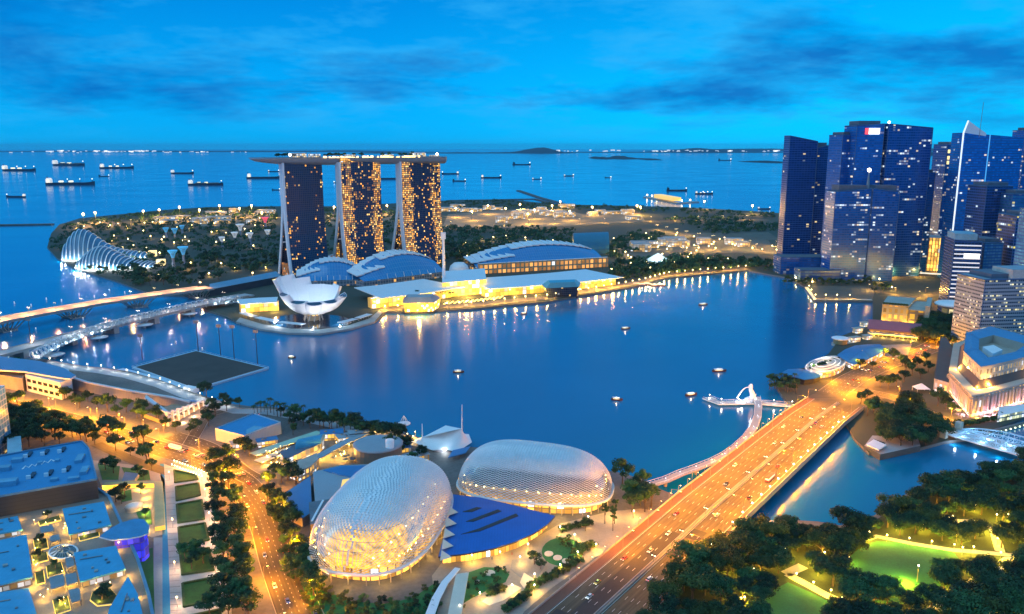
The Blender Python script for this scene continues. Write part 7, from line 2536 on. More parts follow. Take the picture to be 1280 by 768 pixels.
class Kind:
    """a few variants of one kind of tree; the first use of a variant moves it, later ones copy it"""
    def __init__(self, makers): self.p = makers; self.used = [False] * len(makers); self.n = 0
    def put(self, x, y, z=GZ, s=1.0, label=None, group=None):
        i = RT.randrange(len(self.p)); rz_ = RT.uniform(0, 6.28); ss = s * RT.uniform(.85, 1.15)
        self.n += 1
        if not self.used[i]:
            self.used[i] = True
            t = self.p[i]; t.location = (x, y, z); t.rotation_euler = (0, 0, rz_); t.scale = (ss, ss, ss * RT.uniform(.9, 1.1))
            if label: t['label'] = label
            if group: t['group'] = group
        else:
            t = dup(self.p[i], (x, y, z), rz_, label, (ss, ss, ss * RT.uniform(.9, 1.1)), group)
        return t


BIG = Kind([make_tree('rain_tree', 'x', 'g', 100 + i, 9.5, 5.5, 14, 22, 170, .62, (M_LEAF, M_LEAF, M_LEAF2, M_LEAF, M_LEAF3)[i], .45) for i in range(5)])
MID = Kind([make_tree('street_tree', 'x', 'g', 200 + i, 5.2, 4.4, 10.5, 13, 110, .50, (M_LEAF, M_LEAF, M_LEAF2, M_LEAF)[i], .28) for i in range(4)])
FAR = Kind([make_tree('far_tree', 'x', 'g', 300 + i, 7.5, 5.0, 12, 9, 26, 1.5, (M_LEAF, M_LEAF, M_LEAF3)[i], .4) for i in range(3)])
COLM = Kind([make_tree('columnar_tree', 'x', 'g', 400 + i, 2.6, 9.5, 19, 16, 90, .45, M_LEAF, .25, 1.0) for i in range(2)])
BUSH = Kind([make_tree('shrub', 'x', 'g', 500 + i, 1.9, 1.3, 2.0, 7, 50, .28, (M_LEAF2, M_LEAF, M_LEAF3)[i], .08) for i in range(3)])
PALM = Kind([make_palm('palm_tree', 'x', 'g', 600 + i, 9.5, 12, 3.6) for i in range(2)])


def inside(p, poly):
    x, y = p; c = False; j = len(poly) - 1
    for i in range(len(poly)):
        xi, yi = poly[i]; xj, yj = poly[j]
        if (yi > y) != (yj > y) and x < (xj - xi) * (y - yi) / (yj - yi) + xi: c = not c
        j = i
    return c


def scatter(poly_px, gap, tries, holes=()):
    """plan points inside a surveyed outline, at least `gap` apart"""
    P = pts(poly_px); H_ = [pts(h) for h in holes]
    xs, ys = [p[0] for p in P], [p[1] for p in P]
    out = []
    for _ in range(tries):
        q = (RT.uniform(min(xs), max(xs)), RT.uniform(min(ys), max(ys)))
        if not inside(q, P) or any(inside(q, h) for h in H_): continue
        if all((q[0] - o[0]) ** 2 + (q[1] - o[1]) ** 2 > gap * gap for o in out): out.append(q)
    return out


# park at the lower right
PARK = [(790, 800), (822, 752), (862, 715), (915, 682), (955, 668), (1000, 664), (1045, 668), (1100, 655), (1135, 632), (1180, 610), (1240, 598), (1330, 585), (1360, 640), (1360, 800)]
LAWN1 = [(1050, 722), (1058, 700), (1078, 682), (1096, 677), (1130, 678), (1190, 688), (1200, 700), (1176, 716), (1176, 732), (1160, 748), (1120, 757), (1080, 750)]
LAWN2 = [(940, 830), (958, 742), (985, 728), (1012, 740), (1044, 756), (1036, 785), (1020, 830)]
PATH1 = [(1076, 680), (1096, 664), (1150, 676), (1250, 686), (1300, 692), (1300, 722), (1200, 712), (1100, 690)]
PATH2 = [(974, 720), (996, 700), (1022, 694), (1030, 706), (1010, 716), (1030, 728), (1066, 748), (1058, 764), (1010, 744), (980, 730)]
PATH3 = [(1184, 652), (1215, 646), (1252, 656), (1262, 684), (1236, 684), (1225, 670), (1195, 666)]
PATH4 = [(1245, 690), (1280, 690), (1280, 715), (1240, 712)]
structure(MB().prism(pts([(780, 800), (820, 750), (862, 715), (915, 682), (948, 662), (985, 656), (1050, 661), (1095, 650), (1120, 634), (1145, 616), (1185, 602), (1235, 594), (1400, 575), (1420, 800)], GZ + .1), GZ, GZ + .1).build('park_ground', pm('park_soil', (.025, .045, .02), .95, .4, .06)))
structure(MB().prism(pts(LAWN1, GZ + .2), GZ, GZ + .2).build('lawn', M_GRASS))
structure(MB().prism(pts(LAWN2, GZ + .2), GZ, GZ + .2).build('lawn', M_GRASS))
for pth, w in (([(1084, 674), (1096, 671), (1140, 680), (1190, 688), (1240, 692), (1300, 698)], 4), ([(982, 718), (1004, 708)], 6), ([(984, 718), (1010, 732), (1036, 746), (1062, 757)], 5), ([(1190, 652), (1215, 652), (1242, 662), (1250, 690)], 5), ([(1160, 768), (1200, 740), (1230, 720), (1262, 700), (1300, 700)], 6), ([(1235, 790), (1250, 740), (1280, 720)], 9)):
    structure(MB().ribbon(pts(pth), w, GZ + .24, 0, .2).build('path', pm('park_path', (.40, .37, .34), .8)))
for q in scatter(PARK, 8.6, 9000, (LAWN1, LAWN2, PATH1, PATH2, PATH3, PATH4, [(930, 670), (955, 640), (990, 650), (985, 664), (950, 672)])):
    BIG.put(q[0], q[1], GZ, RT.uniform(.5, 1.0), 'broad dark tree in the dense park grove right of the bridge', 'trees in the park grove')
t = thing('stone_stage', 'low white stone stage at the waterside of the park by the bridge', 'stage', (*at(962, 652), 0))
MB().prism(pts([(942, 652), (984, 650), (986, 658), (944, 662)], 4), GZ - 1, 4).build('stage', M_SANDL, t)
# park lamps: globes low over paths and the floodlit lawn
pk = make_lamp('park_lamp', 'small yellow globe lamp among the park trees', 'globe lamps in the park', 4.2, (), .42, M_LAMPO, 9500, (1, .60, .03), r=.07)
place(pk, [(*at(x, y), GZ, 0) for x, y in ((1108, 678), (1136, 682), (1164, 686), (1192, 690), (1216, 693), (1086, 674), (995, 727), (1016, 738), (1038, 748), (1060, 706), (1222, 664), (1240, 672), (1190, 654), (1250, 700), (1278, 702), (1230, 742), (1250, 730),
                                        (1010, 706), (1030, 700), (1180, 756), (1262, 742), (1276, 755), (1188, 740), (1246, 682), (1218, 640), (930, 757), (1080, 762), (1100, 768), (960, 700), (1245, 652), (1268, 640), (1205, 628))] + [(*q, GZ, 0) for q in scatter([(850, 720), (915, 690), (1000, 670), (1270, 640), (1275, 768), (830, 768)], 14, 60, (LAWN1, LAWN2))[:22]])
t = make_lamp('floodlight', 'tall single floodlight post on the bright yellow patch of the park lawn', None, 9, (), .35, M_LAMPW, 0, GOLD)
x, y = at(1146, 728); t.location = (x, y, GZ)
o = bpy.data.lights.new('lamp_light', 'POINT'); o.energy = 30000; o.color = (1, .72, .02); o.shadow_soft_size = .4
ol = bpy.data.objects.new('lamp_light', o); COL.objects.link(ol); ol.parent = t; ol.location = (-6.5, -1, 3.2)

# rows beside the boulevard
for k in range(15):
    f = k / 14
    for (xa, xb) in ((268, 300), (285, 330)):
        px = xa + (xb - xa) * f * .55 + RT.uniform(-3, 3); py = 585 + 190 * f + RT.uniform(-4, 4)
        MID.put(*at(px, py), GZ, RT.uniform(1.1, 1.45), 'dark street tree in the double row between boulevard and curving road', 'trees in the boulevard rows')
for px, py in ((232, 703), (244, 700), (254, 705), (240, 712), (262, 770)): MID.put(*at(px, py), GZ, .95, 'rounded tree on a boulevard lawn beside the tree rows', 'trees on the boulevard lawns')
for px, py in ((352, 640), (362, 650), (356, 662), (366, 680), (374, 692), (378, 708), (366, 664), (380, 722), (385, 735), (392, 745)): MID.put(*at(px, py), GZ, 1.15, 'leafy tree between the curving road and the golden dome', 'trees between road and dome')
for px, py in ((352, 604), (360, 600), (370, 606), (345, 598)): MID.put(*at(px, py), GZ, 1.1, 'dark tree at the corner of the dining street and curving road', 'trees at the dining street corner')
for px, py in ((306, 566), (300, 562), (312, 570)): MID.put(*at(px, py), GZ, 1.0, 'dark tree beside the blue roofed shore hall', 'trees beside the shore hall')
for k in range(20):
    px = 400 + k * 5.2 + RT.uniform(-2, 2)
    MID.put(*at(px, 530 + (px - 400) * .20 + RT.uniform(-1, 5)), GZ, RT.uniform(.95, 1.25), 'dark tree in the row along the near shore', 'trees along the near shore')
for k in range(16):
    px = 318 + k * 4.1
    PALM.put(*at(px, 515 + k * .5 + RT.uniform(-2, 6)), GZ, RT.uniform(.9, 1.2), 'palm on the near shore promenade behind the shore hall', 'palms behind the shore hall')
for px, py in ((786, 628), (794, 620), (803, 612), (800, 632), (810, 626), (790, 640), (778, 606), (806, 640), (814, 634)): MID.put(*at(px, py), GZ, RT.uniform(1.15, 1.5), 'tall dark tree between the silver dome and the bridge end', 'trees between dome and bridge')
for px, py in ((756, 655), (766, 664), (768, 655)): COLM.put(*at(px, py), GZ, .85, 'dark columnar tree on the theatre forecourt', 'columnar trees on the forecourt')
for px, py in ((732, 664), (668, 706), (676, 712)): MID.put(*at(px, py), GZ, .62, 'small leafy tree on the theatre forecourt', 'small trees on the forecourt')
for px, py, s in ((22, 506, 1.2), (12, 512, 1.3), (84, 499, 1.1), (110, 503, 1.05), (158, 516, 1.3), (178, 520, 1.2), (196, 527, 1.2), (258, 497, 1.2), (255, 493, 1.1), (48, 514, .9), (68, 531, 1.2), (86, 538, 1.1), (104, 541, 1.15)):
    MID.put(*at(px, py), GZ, s, 'dark tree between the grandstand and the orange road', 'trees behind the grandstand')
for px, py, s in ((136, 545, 1.6), (148, 549, 1.6), (173, 558, 1.5), (180, 556, 1.2)): MID.put(*at(px, py), GZ, s, 'large rounded dark tree on the road median at the left', 'large trees on the road median')
for q in scatter([(-10, 515), (40, 522), (110, 545), (118, 552), (100, 552), (10, 566), (-20, 560)], 8, 600): MID.put(q[0], q[1], GZ, RT.uniform(1, 1.4), 'dark tree in the grove behind the large blue roofed mall', 'trees behind the mall')
for px, py in ((10, 470), (20, 470), (30, 469), (40, 467), (5, 466), (25, 464)): MID.put(*at(px, py), GZ, 1.1, 'dark tree at the near end of the helix footbridge', 'trees at the helix bridge end')
for px, py in ((148, 622), (152, 630), (145, 628), (156, 620), (132, 588), (142, 592), (172, 596), (180, 600), (190, 588), (140, 582), (176, 618), (182, 648)): MID.put(*at(px, py), GZ, RT.uniform(.6, .95), 'small tree in the sunken garden court', 'trees in the garden court')
for q, z in [((50, 680), ZT), ((54, 684), ZT), ((124, 747), ZT), ((132, 744), ZT), ((136, 750), ZT), ((128, 752), ZT), ((70, 713), ZT), ((110, 668), ZT), ((76, 756), ZT), ((48, 700), ZT), ((60, 648), ZT)]:
    MID.put(*at(q[0], q[1], z), z, RT.uniform(.4, .6), 'small tree in a planted bed of the mall roof garden', 'trees in the mall roof garden')
for q in scatter([(690, 676), (712, 673), (728, 684), (724, 700), (705, 706), (712, 690)], 3.2, 300): BUSH.put(q[0], q[1], GZ + .2, RT.uniform(.8, 1.3), 'low lit shrub on the oval lawn of the theatre forecourt', 'shrubs on the oval lawn')
for q in scatter([(560, 775), (578, 735), (600, 716), (630, 712), (636, 720), (600, 742), (575, 768)], 3.6, 400): BUSH.put(q[0], q[1], GZ + .2, RT.uniform(.7, 1.2), 'low shrub on the front lawn below the blue roof', 'shrubs on the front lawn')
for (a, b) in hs:
    for k in range(7):
        for j in (-1, 1):
            q = at(a[0] + (b[0] - a[0]) * k / 6 + RT.uniform(-.6, .6), a[1] + (b[1] - a[1]) * k / 6 + j * 1.2)
            BUSH.put(q[0], q[1], GZ, RT.uniform(1.1, 1.5), 'rounded shrub in the beds between forecourt and bridge road', 'shrubs beside the bridge road')
for q in scatter([(392, 730), (405, 752), (430, 762), (470, 768), (520, 762), (545, 745), (548, 768), (540, 790), (400, 790), (380, 745)], 4.2, 500): BUSH.put(q[0], q[1], GZ, RT.uniform(1.1, 1.9), 'low shrub in the belt at the foot of the golden dome', 'shrubs round the golden dome')
for q in scatter([(384, 700), (392, 722), (412, 742), (450, 752), (500, 750), (540, 728), (550, 735), (520, 762), (440, 766), (400, 752), (378, 720)], 3.6, 600): BUSH.put(q[0], q[1], GZ, RT.uniform(1.0, 1.7), 'low shrub in the belt at the foot of the golden dome', 'shrubs round the golden dome')
structure(MB().prism(pts([(376, 725), (388, 712), (404, 738), (440, 752), (480, 755), (515, 748), (545, 728), (552, 736), (540, 800), (400, 800)], GZ + .1), GZ, GZ + .1).build('lawn', M_GRASS))

for poly, gap, lab, grp in (([(446, 541), (505, 548), (512, 566), (540, 578), (520, 588), (498, 572), (455, 556)], 9.5, 'dark tree between the round brown house and the tensile tent', 'trees by the tensile tent'),
                            ([(350, 519), (398, 526), (396, 538), (362, 546), (356, 530)], 9, 'dark tree on the plaza right of the blue roofed shore hall', 'trees right of the shore hall'),
                            ([(10, 520), (60, 530), (120, 548), (190, 572), (186, 580), (120, 560), (30, 534)], 9, 'dark tree on the verge between the orange road and the large mall', 'trees on the road verge'),
                            ([(258, 520), (262, 512), (280, 506), (300, 510), (276, 518), (262, 532), (250, 545), (244, 540)], 9, 'dark tree along the shore drive beside the arcade frame', 'trees along the shore drive'),
                            ([(80, 500), (200, 526), (240, 540), (236, 546), (180, 531), (90, 508)], 12, 'dark tree in the row in front of the grandstand wall', 'trees in front of the grandstand'),
                            ([(325, 608), (336, 606), (352, 640), (362, 690), (372, 730), (366, 736), (350, 670), (336, 636)], 8, 'dark tree on the dome side of the curving orange road', 'trees on the dome side of the road')):
    for q in scatter(poly, gap, 400): MID.put(q[0], q[1], GZ, RT.uniform(.75, 1.25), lab, grp)
# right bank
for q in scatter([(1148, 428), (1150, 405), (1180, 402), (1222, 410), (1222, 432), (1200, 430), (1178, 434)], 7.5, 900): BIG.put(q[0], q[1], GZ, RT.uniform(.75, 1.0), 'dark tree in the mass beside the grey office block', 'trees beside the grey office block')
for q in scatter([(1095, 545), (1110, 520), (1130, 505), (1158, 520), (1180, 548), (1150, 562), (1110, 560)], 8.5, 900): BIG.put(q[0], q[1], GZ, RT.uniform(.55, .95), 'dark tree on the river bank below the stone hotel', 'trees on the river bank')
for px, py in ((1172, 508), (1182, 512), (1190, 516), (1178, 502), (1140, 470), (1150, 474), (1130, 478), (1120, 484), (1146, 462), (1132, 466), (1110, 488), (1100, 484), (1084, 500), (1076, 505), (1092, 515), (1084, 520), (1160, 466), (1128, 458), (1158, 455), (1117, 452), (1105, 446), (1090, 462), (1075, 462)):
    MID.put(*at(px, py), GZ, RT.uniform(.9, 1.3), 'small street tree on the lit streets left of the stone hotel', 'street trees by the stone hotel')
for k in range(22):
    px = 1196 + k * 2.9; BUSH.put(*at(px, 534 - k * .5), GZ, RT.uniform(1.6, 2.4), 'shrub in the hedge between stone hotel and river', 'shrubs between hotel and river')
for k in range(26):
    px = 962 + (k % 13) * 2.8; py = 478 + (k // 13) * 8 + (k % 13) * .4 + RT.uniform(-2, 2)
    if k % 2: PALM.put(*at(px, py), GZ, 1.0, 'palm in the small park beside the white statue', 'palms by the white statue')
    else: MID.put(*at(px, py), GZ, .7, 'small tree in the park beside the white statue', 'trees by the white statue')
for k in range(14): MID.put(*at(1012 + k * 4.2, 466 - k * 1.6 + RT.uniform(-1, 1)), GZ, .6, 'small tree on the street side of the blue wave roofs', 'trees beside the wave roofs')
for k in range(40):
    px = 980 + k * 3.3 + RT.uniform(-1, 1); FAR.put(*at(px, 353 + RT.uniform(0, 5) + (8 if px > 1090 else 0)), GZ, RT.uniform(.5, .8), 'dark tree at the foot of the skyscrapers', 'trees below the skyscrapers')
# roof deck trees
for x, y, z in SKY_TREES: MID.put(x, y, z, RT.uniform(.6, .8), 'small dark tree on the long roof deck', 'trees on the roof deck')
# far promenade
for k in range(24): PALM.put(*at(470 + k * 4.2 + RT.uniform(-1, 1), 378.5 - k * .2 + RT.uniform(-.7, .7)), GZ, RT.uniform(1.1, 1.4), 'palm in front of the gold lit waterfront mall', 'palms before the gold lit mall')
for k in range(40):
    px = 606 + k * 9 + RT.uniform(-3, 3)
    y0 = 372.5 - (px - 606) * .105 if px < 800 else 352 - (px - 800) * .13
    FAR.put(*at(px, y0 - RT.uniform(2, 5)), GZ, RT.uniform(.55, .85), 'dark tree along the far promenade', 'trees along the far promenade')

# gardens and woodland across the bay: the nearer trees one by one, the far wood as one mass
AREAS = [([(62, 306), (75, 288), (120, 280), (200, 272), (330, 268), (352, 290), (348, 335), (262, 354), (190, 362), (140, 348), (100, 335)], 'garden tree among the steel trees and conservatories', 'trees in the gardens', 90, [[(76, 330), (90, 308), (200, 312), (200, 335), (140, 340)]]),
         ([(556, 300), (600, 290), (700, 292), (716, 305), (712, 318), (640, 318), (590, 322), (560, 330)], 'dark tree in the wood behind the convention hall', 'trees behind the convention hall', 90, []),
         ([(770, 322), (850, 320), (960, 325), (972, 332), (930, 334), (860, 339), (800, 346), (768, 350)], 'dark tree behind the far promenade right of the white tent', 'trees right of the white tent', 60, [[(796, 333), (822, 337), (846, 332), (824, 322)]])]
for poly, lab, grp, n_, holes in AREAS:
    q_ = scatter(poly, 15, 2200, holes)
    q_.sort(key=lambda p: p[1])
    for q in q_[:n_]: FAR.put(q[0], q[1], GZ, RT.uniform(.7, 1.15), lab, grp)


def woodland(label, regions, seed):
    r = random.Random(seed); mb = MB()
    for poly, cnt in regions:
        P_ = pts(poly); xs, ys = [p[0] for p in P_], [p[1] for p in P_]
        n = 0; tr = 0
        while n < cnt and tr < cnt * 12:
            tr += 1
            q = (r.uniform(min(xs), max(xs)), r.uniform(min(ys), max(ys)))
            if not inside(q, P_): continue
            n += 1
            R = r.uniform(5, 10); h = r.uniform(6, 14)
            for _ in range(22):
                d = Vector((r.gauss(0, 1), r.gauss(0, 1), abs(r.gauss(0, .9)))).normalized()
                p = Vector((q[0], q[1], GZ + h * .45)) + Vector((d.x * R, d.y * R, d.z * h * .6)) * r.uniform(.75, 1)
                u_ = (d + Vector((r.uniform(-.5, .5),) * 3)).normalized().orthogonal().normalized(); v_ = d.cross(u_); s = r.uniform(1.6, 3.2)
                mb.face([tuple(p - u_ * s), tuple(p - v_ * s * .7), tuple(p + u_ * s), tuple(p + v_ * s * .7)])
    o = mb.build('woodland', M_LEAF); tag(o, label, 'woodland', None, 'stuff')


woodland('dark woodland covering the gardens and the land across the bay', [
    ([(64, 300), (75, 284), (140, 272), (260, 262), (345, 261), (350, 300), (345, 335), (262, 354), (190, 364), (140, 350), (96, 337), (70, 322), (60, 310)], 900),
    ([(405, 262), (430, 262), (430, 300), (425, 335), (408, 338)], 80), ([(478, 262), (502, 262), (502, 320), (480, 330)], 80),
    ([(552, 286), (640, 284), (720, 290), (722, 318), (640, 322), (575, 330), (553, 335)], 420),
    ([(552, 253), (640, 252), (720, 258), (850, 261), (975, 269), (975, 274), (850, 268), (700, 264), (560, 262)], 260),
    ([(765, 300), (800, 292), (830, 296), (810, 312), (770, 330), (760, 318)], 120), ([(860, 285), (900, 278), (975, 282), (975, 290), (900, 294)], 130),
    ([(760, 350), (765, 334), (850, 322), (970, 328), (980, 340), (935, 337), (880, 341), (830, 345)], 240),
    ([(830, 275), (880, 272), (930, 275), (920, 283), (850, 283)], 90)], 77)
# floodlit yards across the bay
yl = make_lamp('yard_light', 'bright gold floodlight mast in the yards across the bay', 'floodlight masts across the bay', 26, (), 3.0, em('yard_lamp', (1, .70, .28), 12), 260000, GOLD, r=.4)
ry = random.Random(17)
place(yl, [(*at(x, y), GZ, 0) for x, y in ((570, 272), (590, 276), (610, 268), (632, 272), (650, 266), (668, 274), (690, 268), (712, 276), (740, 270), (796, 268), (800, 270), (484, 268), (418, 270), (300, 272), (275, 268), (250, 274), (225, 270), (328, 278), (315, 268), (200, 274), (180, 276), (120, 278), (105, 280), (700, 262), (660, 280), (940, 268), (880, 262))])
dl = make_lamp('path_lamp', 'tiny warm path lamp in the gardens and parkland across the bay', 'path lamps across the bay', 5, (), 1.15, M_LAMPO, 9000, GOLD, r=.15)
sp = []
for poly, n_ in (([(70, 305), (100, 282), (330, 268), (350, 300), (345, 340), (262, 356), (190, 360), (140, 345)], 70), ([(560, 300), (720, 295), (716, 318), (580, 325)], 20), ([(730, 300), (830, 292), (970, 305), (975, 330), (880, 338), (770, 348)], 75), ([(980, 345), (1090, 350), (1140, 365), (1085, 370), (1000, 356)], 7)):
    q_ = scatter(poly, 22, 1500); RT.shuffle(q_)
    sp += [(x, y, GZ, 0) for x, y in q_[:n_]]
place(dl, sp)
M_YARD = pm('yard_sand', (.20, .165, .12), .9, .4, .006, fine=.05)
for poly in ([(553, 284), (560, 268), (620, 263), (700, 262), (730, 268), (800, 266), (806, 276), (720, 282), (640, 285)], [(205, 280), (260, 267), (335, 266), (345, 276), (300, 283), (240, 283)], [(408, 282), (410, 268), (428, 268), (428, 282)], [(478, 278), (480, 264), (500, 264), (500, 278)], [(90, 287), (110, 279), (150, 277), (150, 283)]):
    structure(MB().prism(pts(poly, GZ + .2), GZ, GZ + .2).build('yard', M_YARD))
M_DRYF = pm('dry_field', (.12, .11, .085), .95, .3, .01, fine=.08)
for poly in ([(765, 305), (800, 296), (960, 300), (972, 318), (880, 316), (830, 320), (780, 322)], [(850, 292), (960, 290), (975, 300), (850, 299)], [(1000, 300), (1030, 300), (1036, 330), (1004, 330)]):
    structure(MB().prism(pts(poly, GZ + .2), GZ, GZ + .2).build('field', M_DRYF))
# small lit sheds and depots in those yards
sh = 0
for x0, x1, y0, y1, n_ in ((200, 340, 264, 280, 12), (560, 720, 258, 280, 16), (800, 960, 300, 318, 8), (730, 800, 262, 275, 5)):
    for _ in range(n_):
        c = at(ry.uniform(x0, x1), ry.uniform(y0, y1)); w, d_, h = ry.uniform(25, 70), ry.uniform(15, 35), ry.uniform(7, 16)
        t = thing('depot_shed', 'low lit depot shed in the yards across the bay', 'shed', (*c, 0), 'depot sheds across the bay')
        MB().box((*c, GZ), (w, d_, h), ry.uniform(-.3, .3)).build('wall', facade('depot', 6, 5, .6, glass=(.2, .15, .1), frame=(.25, .23, .2), e=.8, warm=(1, .6, .2), thr=.3), t)
        MB().box((*c, GZ + h), (w * .97, d_ * .9, 1.6), 0).build('roof', M_PODR, t)
# ------------------------------------------------------------------ ships at anchor and small boats
M_HULLD = pm('ship_hull', (.015, .03, .06), .6, .2, .02)
M_SUPER = em('lit_superstructure', (1, .90, .72), .6)
M_SHIPL = em('ship_light', (1, .95, .85), 2.5)


def ship(px, py, wpx, label, style, facing=1):
    x, y = at(px, py, 0)
    D = y * cos(PITCH) + CAMH * sin(PITCH)
    L = wpx / FPX * D
    t = thing('cargo_ship', label, 'ship', (x, y, 0))
    B = L * .13; H_ = L * .045 + 2
    a = RTs.uniform(-.25, .25)
    ca, sa = cos(a) * facing, sin(a)
    def Q(s, w, z): return (x + s * ca - w * sa, y + s * sa + w * ca * facing, z)
    mb = MB()
    rows = []
    for k in range(11):
        f = k / 10; s = -L / 2 + L * f
        w = B / 2 * (min(1, f * 9) ** .5) * (min(1, (1 - f) * 4.5) ** .6) + .3
        sheer = H_ * (1 + .55 * max(0, (f - .85) / .15) + .15 * max(0, (.1 - f) / .1))
        rows.append([Q(s, -w, -1), Q(s, -w * 1.08, sheer), Q(s, w * 1.08, sheer), Q(s, w, -1)])
    mb.grid(rows, 0, False); mb.face(rows[0]); mb.face(rows[-1])
    mb.build('hull', M_HULLD, t)
    mb = MB()
    for (s, l, h) in ((-.42, .10, .075), (-.42, .07, .10)):
        c = Q(L * s, 0, 0); mb.box((c[0], c[1], H_), (L * l, B * .8, L * h), a)
    mb.build('bridge_house', M_SUPER if style != 2 else M_HULLD, t)
    c = Q(-L * .45, 0, 0); MB().tube([(c[0], c[1], H_ + L * .08), (c[0], c[1], H_ + L * .13)], L * .012, 6).build('funnel', M_HULLD, t)
    for s in ((-.05, .2, .45) if style == 1 else (.45,)):
        c = Q(L * s, 0, 0)
        MB().tube([(c[0], c[1], H_), (c[0], c[1], H_ + L * .07)], L * .004 + .3, 4).build('mast', M_HULLD, t)
        MB().ball((c[0], c[1], H_ + L * .075), max(1.2, D * .00062), 6).build('lamp', M_SHIPL, t)
    if style == 3:
        mb = MB()
        for s in (-.2, -.02, .15, .3):
            c = Q(L * s, 0, 0); mb.box((c[0], c[1], H_), (L * .13, B * .85, L * RTs.uniform(.02, .05)), a)
        mb.build('deck_cargo', pm('deck_cargo', (.20, .18, .16), .7), t)
    if style in (3, 1):
        for s in (-.18, .02):
            c = Q(L * s, 0, 0); MB().box((c[0], c[1], H_ + L * .01), (L * .07, B * .6, L * .03), a).build('deck_light', em('deck_flood', (1, .85, .5), 1.4), t)
    return t


RTs = random.Random(4)
SHIPS = [(24, 214, 46, 'dark low ship at the left frame edge, below the row of horizon lights', 1, 1), (86, 207.5, 46, 'ship with bright lit decks, upper left of the anchorage', 3, 1), (146, 211, 40, 'slim ship with three lights right of the bright decked ship', 1, 1),
         (88, 231.5, 58, 'longest dark ship with white lit stern in the left anchorage', 1, 1), (20, 247, 27, 'small bright ship lowest in the left anchorage', 0, -1), (228, 217.5, 31, 'dark barge like ship with one lit stern left of the hotel towers', 0, 1),
         (257, 232, 44, 'freighter with three mast lights left of the hotel towers', 3, 1), (330, 223.5, 42, 'long dark ship just left of the roof deck towers', 0, 1), (342, 215, 14, 'small ship behind the long dark one beside the left hotel tower', 0, 1),
         (422, 229, 10, 'small bright ship seen between left and middle hotel towers', 0, -1), (487, 224.5, 34, 'dark low ship seen between middle and right hotel towers', 2, 1), (563, 218, 22, 'ship with mast light just right of the hotel towers', 0, -1), (574, 227, 17, 'low dark barge right of the hotel towers', 2, 1),
         (614, 223, 26, 'dark freighter with lit stern right of the hotel towers', 0, 1), (652, 206.5, 23, 'distant dark ship high on the open sea in the middle', 2, 1), (671, 224.5, 12, 'small tug leaving a wake on the open sea', 0, 1), (711, 220.5, 13, 'small lit ship on the open sea left of the jetty', 0, 1), (760, 222.5, 8, 'tiny dark boat on the open sea', 2, 1),
         (345, 238, 10, 'small dark boat close behind the left hotel tower', 2, 1), (130, 221, 13, 'faint low barge in the middle of the left anchorage', 2, 1), (846, 239, 26, 'moored dark ship beside the gold lit jetty', 2, 1), (880, 243, 22, 'grey ship moored right of the gold lit jetty', 1, 1), (955, 262, 16, 'lit ship at the shore left of the skyscrapers', 0, 1), (906, 201, 16, 'far ship on the open sea left of the skyscrapers', 2, 1)]
for s in SHIPS: ship(*s)
# lights of the far coast
def coast_lights(label, x0, x1, py, n, size, seed):
    r = random.Random(seed); mb = MB()
    for _ in range(n):
        px = r.triangular(x0, x1) if r.random() < .6 else r.uniform(x0, x1); D = 25000
        X = (px - CX) / FPX * D; z = hgt(D, py + r.uniform(-.9, .6))
        w = size * r.uniform(.4, 1.6)
        mb.box((X, D, z), (w * r.uniform(1, 4), 30, w))
    o = mb.build('coast_lights', em('coast_glow', (1, .93, .78), .7)); tag(o, label, 'lights', None, 'stuff')


coast_lights('string of white lights of the far coast at the upper left', 70, 210, 190, 55, 26, 1)
coast_lights('sparse white lights of the far coast left of the towers', 0, 330, 191, 30, 20, 2)
coast_lights('string of white lights on the horizon right of the middle', 690, 985, 189.5, 60, 24, 3)


def bumboat(px, py, label, L=13, lit=True, a=None):
    x, y = at(px, py, 0)
    t = thing('river_boat', label, 'boat', (x, y, 0))
    a = RTs.uniform(-.5, .5) if a is None else a
    ca, sa = cos(a), sin(a)
    def Q(s, w, z): return (x + s * ca - w * sa, y + s * sa + w * ca, z)
    rows = []
    for k in range(9):
        f = k / 8; s = -L / 2 + L * f
        w = L * .16 * (min(1, f * 5 + .3) ** .5) * (min(1, (1 - f) * 3.2 + .05) ** .6)
        z = 1.1 + .9 * abs(f - .45) ** 2 * 4
        rows.append([Q(s, -w * .7, -.3), Q(s, -w, z), Q(s, w, z), Q(s, w * .7, -.3)])
    mb = MB(); mb.grid(rows, 0, False); mb.face(rows[0]); mb.face(rows[-1])
    mb.build('hull', pm('boat_hull', (.14, .05, .03), .6), t)
    c = Q(-L * .05, 0, 0)
    MB().box((c[0], c[1], 1.1), (L * .55, L * .24, 1.3), a).build('cabin', pm('boat_cabin', (.10, .07, .05), .6) if not lit else em('boat_cabin_glow', (1, .75, .4), .7), t)
    MB().box((c[0], c[1], 2.4), (L * .62, L * .30, .22), a).build('roof', M_WHITE, t)
    if lit: lamp_light(t, (c[0], c[1] - 1, 3.4), 500, (1, .85, .6), .3)
    return t


for px, py, lab, L in ((879, 381.5, 'small river boat farthest up the bay, left of the skyscraper reflections', 15), (782, 411.5, 'small boat with white roof in the upper middle of the bay', 12), (573, 466, 'dark hulled boat alone in the middle of the bay', 11),
                       (771, 500.5, 'small boat in the bay above the silver dome', 10), (864, 494.5, 'boat with pale roof left of the bent jetty tip', 12), (899, 464.5, 'reddish boat with lit roof above the bent jetty', 14), (655, 393, 'tiny white boat near the event plaza', 9),
                       (583, 383.8, 'tiny boat off the event plaza steps', 8), (365, 448, 'small white boat between floating stage and lotus museum', 8)):
    bumboat(px, py, lab, L)
for i, (px, py) in enumerate(((796, 356), (803, 357), (810, 356), (818, 357.5), (826, 357))):
    tag(bumboat(px, py, 'river boat moored in the cluster at the far promenade', 16), None, None, 'boats moored at the far promenade')
